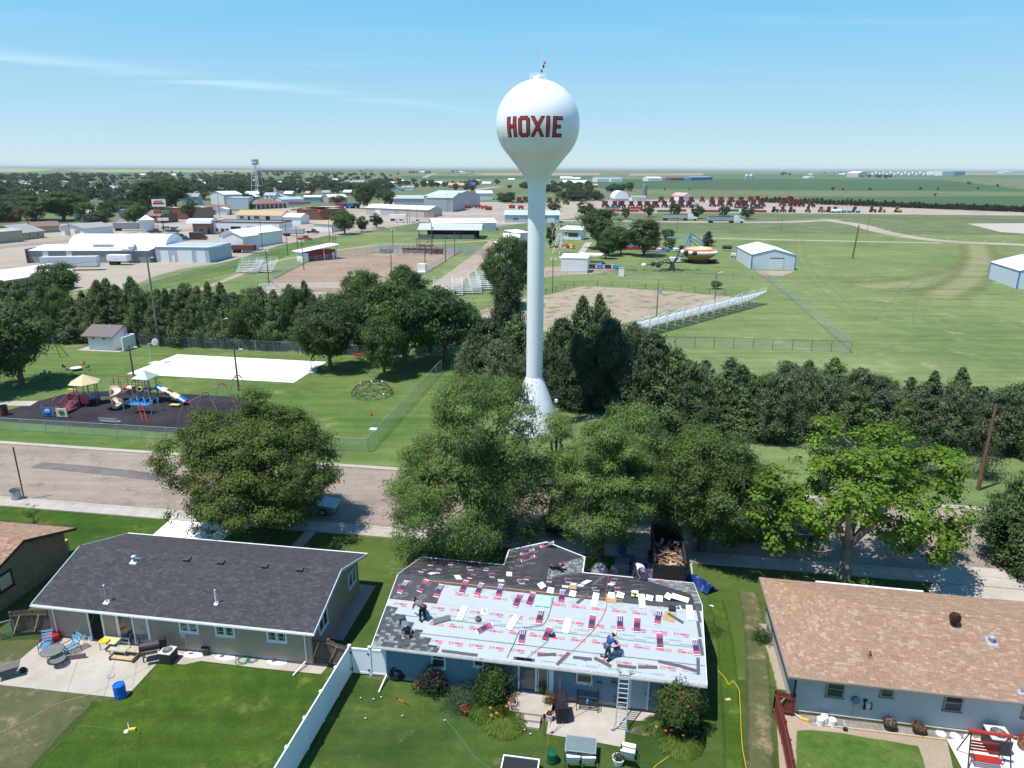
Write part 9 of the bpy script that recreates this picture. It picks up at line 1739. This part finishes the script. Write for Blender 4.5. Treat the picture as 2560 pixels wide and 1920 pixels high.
hose('garden_hose','thin green hose wandering over the middle back lawn',[gz(*p,.02)for p in((1135,1750),(1118,1765),(1117,1800),(1140,1830),(1168,1868),(1190,1895),(1232,1925))],gh,.012); hose('garden_hose','green hose from the green tank to the bottom edge',[gz(*p,.02)for p in((1375,1885),(1345,1900),(1320,1920),(1300,1945))],gh,.012)
for k,(px,py)in enumerate(((914,1800),(902,1749),(934,1752),(953,1747),(1006,1794),(1112,1805),(1311,1829),(1326,1839),(1662,1873))):o=thing('path_light','small silver path light on the middle lawn, %s from left'%ordw(1+sum(1 for q in(914,902,934,953,1006,1112,1311,1326,1662)if q<px)),'path light',G(px,py),0,'path lights on the lawn'); MB().tube((0,0,0),(0,0,.2),.012).build('stake',m_darkmetal,o); MB().lathe([(.035,.12),(.045,.14),(.02,.16),(0,.16)],10).build('cap',m_white,o)
o=thing('solar_lamp','dark stake lamp beside the porch steps','lamp',G(1360,1840)); MB().tube((0,0,0),(0,0,1.15),.018).build('stake',m_darkmetal,o); MB().lathe([(.05,1.1),(.07,1.35),(0,1.38)],8).build('head',m_black,o)
o=thing('leaf_tool','orange and black garden tool lying on the lawn','garden tool',G(1008,1757),-.6); MB().tube((-.35,0,.06),(.05,0,.06),.04).build('body',m_pl['orange'],o); MB().tube((.05,0,.05),(.45,0,.03),.02).build('shaft',m_black,o); MB().tube((-.5,0,.08),(-.35,0,.06),.03).build('grip',m_black,o)
o=thing('toy_sprinkler','yellow and white sprinkler toy on the left back lawn','sprinkler',G(328,1828)); MB().box((.05,0,.1),(.35,.16,.14),rz=.2).build('body',m_yellow,o); MB().lathe([(0,0),(.13,0),(.13,.08),(0,.1)],10,(-.2,-.08,0)).build('wheel',m_white,o); MB().tube((-.15,.1,.1),(-.3,.3,.25),.03).build('spout',m_galv,o); hose('garden_hose','grey hose leading left from the yellow sprinkler toy',[gz(*p,.02)for p in((320,1828),(260,1820),(190,1816),(120,1835))],mat('dull_hose',(.13,.15,.12)),.009)
o=thing('covered_grill','tall grill under a black fabric cover beside the porch','grill',G(1405,1800),AX+.2); b=MB(); L1=[(-.32,-.3),(.32,-.3),(.36,.75),(-.34,.75)]; L2=[(-.30,-.32),(.30,-.32),(.30,.75),(-.28,.75)]; L3=[(-.24,-.12),(.22,-.12),(.2,.5),(-.2,.5)]
rg=[[(x,y,z)for x,y in L]for L,z in((L1,.02),(L2,.75),(L2,1.0),(L3,1.32))]
for a,c in zip(rg,rg[1:]):[b.quad([a[k],a[(k+1)%4],c[(k+1)%4],c[k]])for k in range(4)]
b.quad(rg[-1]); b.build('cover',mat('black_cover',(.018,.018,.02),.75,.3,3,bump=.6,bscale=4),o); MB().lathe([(.05,0),(0,.03)],8,(.2,-.15,1.2)).build('badge',m_white,o); MB().path([(-.3,.75,.75),(-.1,.95,1.4),(.1,1.0,1.55)],.03).build('side_arm',m_darkmetal,o)
o=thing('garden_bench','black metal bench against the blue wall','bench',G(1468,1773),AX+math.pi*1.0); [MB().box((0,-.25+k*.1,.42),(1.15,.06,.02)).build('seat_slat',m_black,o)for k in range(5)]; [MB().box((0,-.32,.6+k*.14),(1.15,.02,.03)).build('back_slat',m_black,o)for k in range(3)]; [MB().path([(s*.57,.22,0),(s*.57,.22,.6),(s*.57,-.3,.6),(s*.57,-.32,.95),(s*.57,-.32,0)],.02).build('end_frame',m_black,o)for s in(-1,1)]; MB().lathe([(0,.43),(.08,.43),(.06,.62),(0,.64)],8).build('bottle',m_pl['sky'],o)
drum('gas_cylinder','dark green round tank standing on the lawn','tank',1380,1905,.26,.6,mat('tank_green',(.01,.10,.05),.35));
o=thing('trampoline_frame','white edged dark screen frame cut by the bottom edge','frame',G(1300,1935),AX); MB().box((0,0,.5),(1.7,.9,.02)).build('mat',m_black,o); [MB().box(c,s).build('rim',m_white,o)for c,s in(((0,.48,.52),(1.8,.06,.06)),((-.87,0,.52),(.06,.9,.06)),((.87,0,.52),(.06,.9,.06)))]; [MB().tube((x,.4,0),(x,.4,.5),.03).build('leg',m_white,o)for x in(-.8,.8)]
for k,(px,py)in enumerate(((485,1637),(563,1644),(693,1656))):o=thing('window_well_cover','white half round cover on the walk below the %s window'%('left','middle','right')[k],'cover',G(px,py),RD); MB().lathe([(0,.05),(.62,.05),(.62,0)],24,M=Matrix.Diagonal((1,.45,1,1))).build('lid',m_white,o); MB().box((-.2,0,.08),(.25,.09,.07),rz=.4).build('brick',RB,o)
b=thing('dog_bowl','small steel bowl in the middle of the patio','bowl',G(277,1692)); MB().lathe([(0,.01),(.14,.01),(.19,.07),(.17,.07),(.12,.02)],14).build('bowl',m_galv,b); o=thing('long_board','white board lying beside the air conditioner','board',G(462,1641),-.3); MB().box((0,0,.03),(1.1,.09,.05)).build('plank',m_white,o)
for k,(px,a,h)in enumerate(((216,.1,1.5),(227,-.08,1.4))):o=thing('garden_broom','long handled %s leaning by the doorway'%('broom','rake')[k],'broom',G(px,1600)); MB().tube((0,0,0),(a,.25,h),.018).build('handle',m_woodl if k else m_darkmetal,o); MB().box((0,-.05,.05),(.3,.1,.08)).build('head',m_woodl,o)
# swing seat and bed items of the right yard
o=thing('garden_swing','black framed garden swing with red canopy bar and red slats','swing',G(2460,1915),AX-.05); rd=mat('bright_red_slat',(.38,.03,.02),.5)
for s in(-1,1):MB().path([(s*.95,-.6,0),(s*.85,.1,1.85),(s*.95,.8,0)],.035).build('side_frame',m_darkmetal,o)
MB().box((0,.1,1.88),(1.95,.16,.1)).build('top_bar',rd,o); [MB().box((0,-.25+k*.12,.5),(1.3,.10,.02)).build('seat_slat',rd,o)for k in range(4)]; [MB().box((0,.30+k*.05,.62+k*.13),(1.3,.03,.11)).build('back_slat',rd,o)for k in range(4)]; [MB().path([(s*.65,-.3,.5),(s*.65,-.3,.75),(s*.65,.35,.75),(s*.8,.1,1.85)],.02).build('arm',m_darkmetal,o)for s in(-1,1)]
for k,(px,py)in enumerate(((2352,1835),(2388,1841),(2422,1846))):o=thing('stepping_stone','round white stepping stone in the gravel bed, %s from left'%ordw(k+1),'stepping stone',G(px,py),0,'white stepping stones'); MB().lathe([(0,.05),(.24,.05),(.26,.0)],16).build('stone',m_white,o)
o=thing('edging_board','long pale timber edging along the gravel bed','edging',G(2030,1812)); e=G(2367,1852)-o.location; [MB().box((e*((k+.5)/4)+EZ*.05),(e.length/4-.02,.09,.1),rz=math.atan2(e.y,e.x)).build('timber',m_woodl,o)for k in range(4)]
o=thing('hose_reel','black hose reel on a post against the pale wall','hose reel',G(2158,1800)); MB().tube((0,0,0),(0,0,.9),.025).build('post',m_darkmetal,o); MB().lathe([(.24,-.16),(.24,.16)],16,M=Matrix.Translation((0,0,1.05))@Matrix.Rotation(math.pi/2,4,'Y')).build('hose_coil',m_galv,o); [MB().lathe([(0,0),(.3,0),(.3,.02),(0,.02)],16,M=Matrix.Translation((x,0,1.05))@Matrix.Rotation(math.pi/2,4,'Y')).build('flange',m_black,o)for x in(-.18,.16)]; MB().box((0,0,1.38),(.5,.25,.2)).build('box',m_black,o)
o=thing('meter_dish','round grey meter on the pale wall left of the hose reel','meter',hit_:=ht.F@Vector((ht.wallu(2136,1760)[0],.42,1.35))); MB().lathe([(0,-.06),(.22,-.06),(.22,.06),(0,.06)],16,M=Matrix.Rotation(math.pi/2,4,'X')).build('case',mat('blue_grey_box',(.13,.18,.24)),o); MB().tube((0,0,-.2),(0,0,-1.2),.02).build('conduit',m_galv,o)
o=thing('yellow_trimmer','yellow garden trimmer lying in the gravel bed','garden tool',G(2012,1803),-.4); MB().box((0,0,.08),(.35,.14,.14)).build('motor',m_yellow,o); MB().tube((-.15,0,.1),(-.6,.2,.2),.02).build('shaft',m_galv,o); o=thing('garden_spade','black handled spade standing in the gravel bed','garden tool',G(2078,1790)); MB().tube((0,0,0),(0,.1,.6),.018).build('handle',m_black,o); MB().box((0,0,.08),(.16,.03,.2)).build('blade',m_yellow,o)
o=thing('downspout_extension','grey downspout boot lying in the gravel bed','pipe',G(2110,1815),1.3); MB().box((0,0,.08),(.6,.14,.12)).build('pipe',m_galv,o); MB().box((-.35,0,.1),(.15,.2,.18)).build('boot',m_black,o); o=thing('pink_can','pink toy by the red gate','toy',G(1945,1790)); MB().lathe([(0,0),(.2,.05),(.2,.22),(0,.26)],10).build('body',m_pink,o)
for k,px in enumerate((2374,2401)):o=thing('glass_flower','ornamental metal flower by the pale wall, %s one'%('larger left','smaller right')[k],'ornament',G(px,1818+k*8)); MB().lathe([(0,0),(.2-.06*k,.04),(.05,.03)],10,M=Matrix.Translation((0,0,.4))@Matrix.Rotation(1.2,4,'X')).build('petals',mat('copper',(.25,.13,.09)),o); MB().tube((0,0,0),(0,0,.4),.012).build('stem',m_pl['green'],o)
b=thing('paper_scrap','white scrap on the strip of grass at right of the re-roofed house','scrap',G(1779,1515)); MB().box((0,0,.02),(.25,.12,.02),rz=-.6).build('scrap',m_white,b); b=thing('shingle_scrap','tan shingle scrap on the grass strip','scrap',G(1820,1749)); MB().box((0,0,.02),(.3,.18,.02),rz=.2).build('scrap',m_woodl,b); b=thing('shingle_scrap','dark shingle piece on the grass strip','scrap',G(1803,1575)); MB().box((0,0,.03),(.3,.5,.03),rz=.5).build('scrap',m_darkmetal,b)
# ---- driveway: dump trailer, pallets, bags, tarp
o=thing('dump_trailer','black dump trailer full of torn-off wood and roofing on the driveway','trailer',M=Matrix.Translation(G(1672,1462))@Matrix.Rotation(AX,4,'Z')); Wd,Ld,hb_=2.1,5.6,1.6
for s in(-1,1):MB().box((s*Wd/2,Ld/2,.55+hb_/2-.2),(.08,Ld,hb_-.4)).build('side_wall',m_black,o); MB().box((s*Wd/2,Ld/2,hb_+.18),(.14,Ld,.1)).build('top_rail',m_darkmetal,o); [MB().box((s*(Wd/2+.07),.4+k*.8,.95),(.06,.08,1.2)).build('stake',m_darkmetal,o)for k in range(7)]; [MB().lathe([(0,-.12),(.38,-.12),(.38,.12),(0,.12)],14,M=Matrix.Translation((s*(Wd/2+.2),y,.38))@Matrix.Rotation(math.pi/2,4,'Y')).build('wheel',m_black,o)for y in(2.3,3.2)]
MB().box((0,Ld/2,.5),(Wd,Ld,.08)).build('bed_floor',m_darkmetal,o); MB().box((0,Ld,1.1),(Wd,.08,1.2)).build('front_wall',m_black,o); MB().box((0,-.02,1.05),(Wd,.07,1.0)).build('tailgate',m_black,o); b=MB(); [b.box((x,-.07,.45),(.16,.03,.06))for x in(-.8,-.5,.5,.8)]; b.build('reflector',m_red,o)
MB().box((0,.3,.9),(Wd-.2,.2,.6)).build('debris_bed',m_wood,o); b=MB(); r_=random.Random(6)
for k in range(150):c=r_.choice(((.38,.25,.13),(.22,.13,.07),(.10,.08,.07),(.42,.35,.27),(.28,.17,.09))); b.box((r_.uniform(-.85,.85),r_.uniform(.3,3.4),1.15+r_.uniform(-.15,.3)),(r_.uniform(.2,.9),r_.uniform(.05,.2),.03),r_.uniform(0,3.1),col=c,M=Matrix.Rotation(r_.uniform(-.12,.12),4,'X'))
q=b.build('debris',m_col,o); q['kind']='stuff'; MB().box((0,1.8,.8),(Wd-.15,3.4,.55)).build('debris_base',m_wood,o)
for i,(px,py,nx,c,lb)in enumerate(((1554,1428,1,(.16,.18,.20),'grey shingle pallet on the driveway'),(1569,1408,1,(.12,.10,.16),'small half pallet between two stacks'),(1597,1442,1,(.15,.11,.24),'purple wrapped shingle pallet beside the white shirted roofer'),(1613,1440,1,(.27,.18,.35),'lilac wrapped shingle pallet nearest the trailer'))):
 o=thing('shingle_pallet',lb,'pallet',G(px,py),AX); MB().box((0,0,.06),(1.0,1.1,.12)).build('pallet_base',m_woodl,o); mm=mat('wrap_%d'%i,c,.35,.1); [MB().box((x,0,.17+z*.085),(.33,1.0,.075)).build('bundle',mm,o)for z in range(8 if i!=1 else 4)for x in(-.34,.0,.34)]
def bag(lb,px,py,r,h,m,name='bag',cat='bag',n=9):o=thing(name,lb,cat,G(px,py)); b=MB(); b.lathe([(0,0),(r,.05),(r*1.1,h*.4),(r*.8,h*.8),(r*.3,h),(0,h*.95)],n); rr=random.Random(int(px)); b.v=[(x*rr.uniform(.85,1.15),y*rr.uniform(.85,1.15),z*rr.uniform(.9,1.1))for x,y,z in b.v]; b.build('sack',m,o)
clr=mat('clear_plastic',(.30,.32,.33),.15,.3,4,spec=.8); bag('large clear plastic bag beside the front wing',1497,1440,.6,1.0,clr); bag('small pale plastic bag left of the pallets',1535,1432,.35,.6,clr)
o=drum('plastic_drum','blue barrel behind the shingle pallets','drum',1556,1385,.3,.85,m_blue)
b=MB(); r_=random.Random(2); n=10; z_=[[r_.uniform(.05,.55)*(1-abs(i-5)/6)+.05 for j in range(n+1)]for i in range(n+1)]
for i in range(n):
 for j in range(n):b.quad([(-.6+(i+a)*.12,-1.2+(j+c)*.22,z_[i+a][j+c])for a,c in((0,0),(1,0),(1,1),(0,1))])
tag(b.build('tarp',mat('blue_tarp',(.012,.035,.16),.4,.3,5),None,G(1750,1462),.5),'crumpled blue tarp on the grass behind the roof corner','tarp')
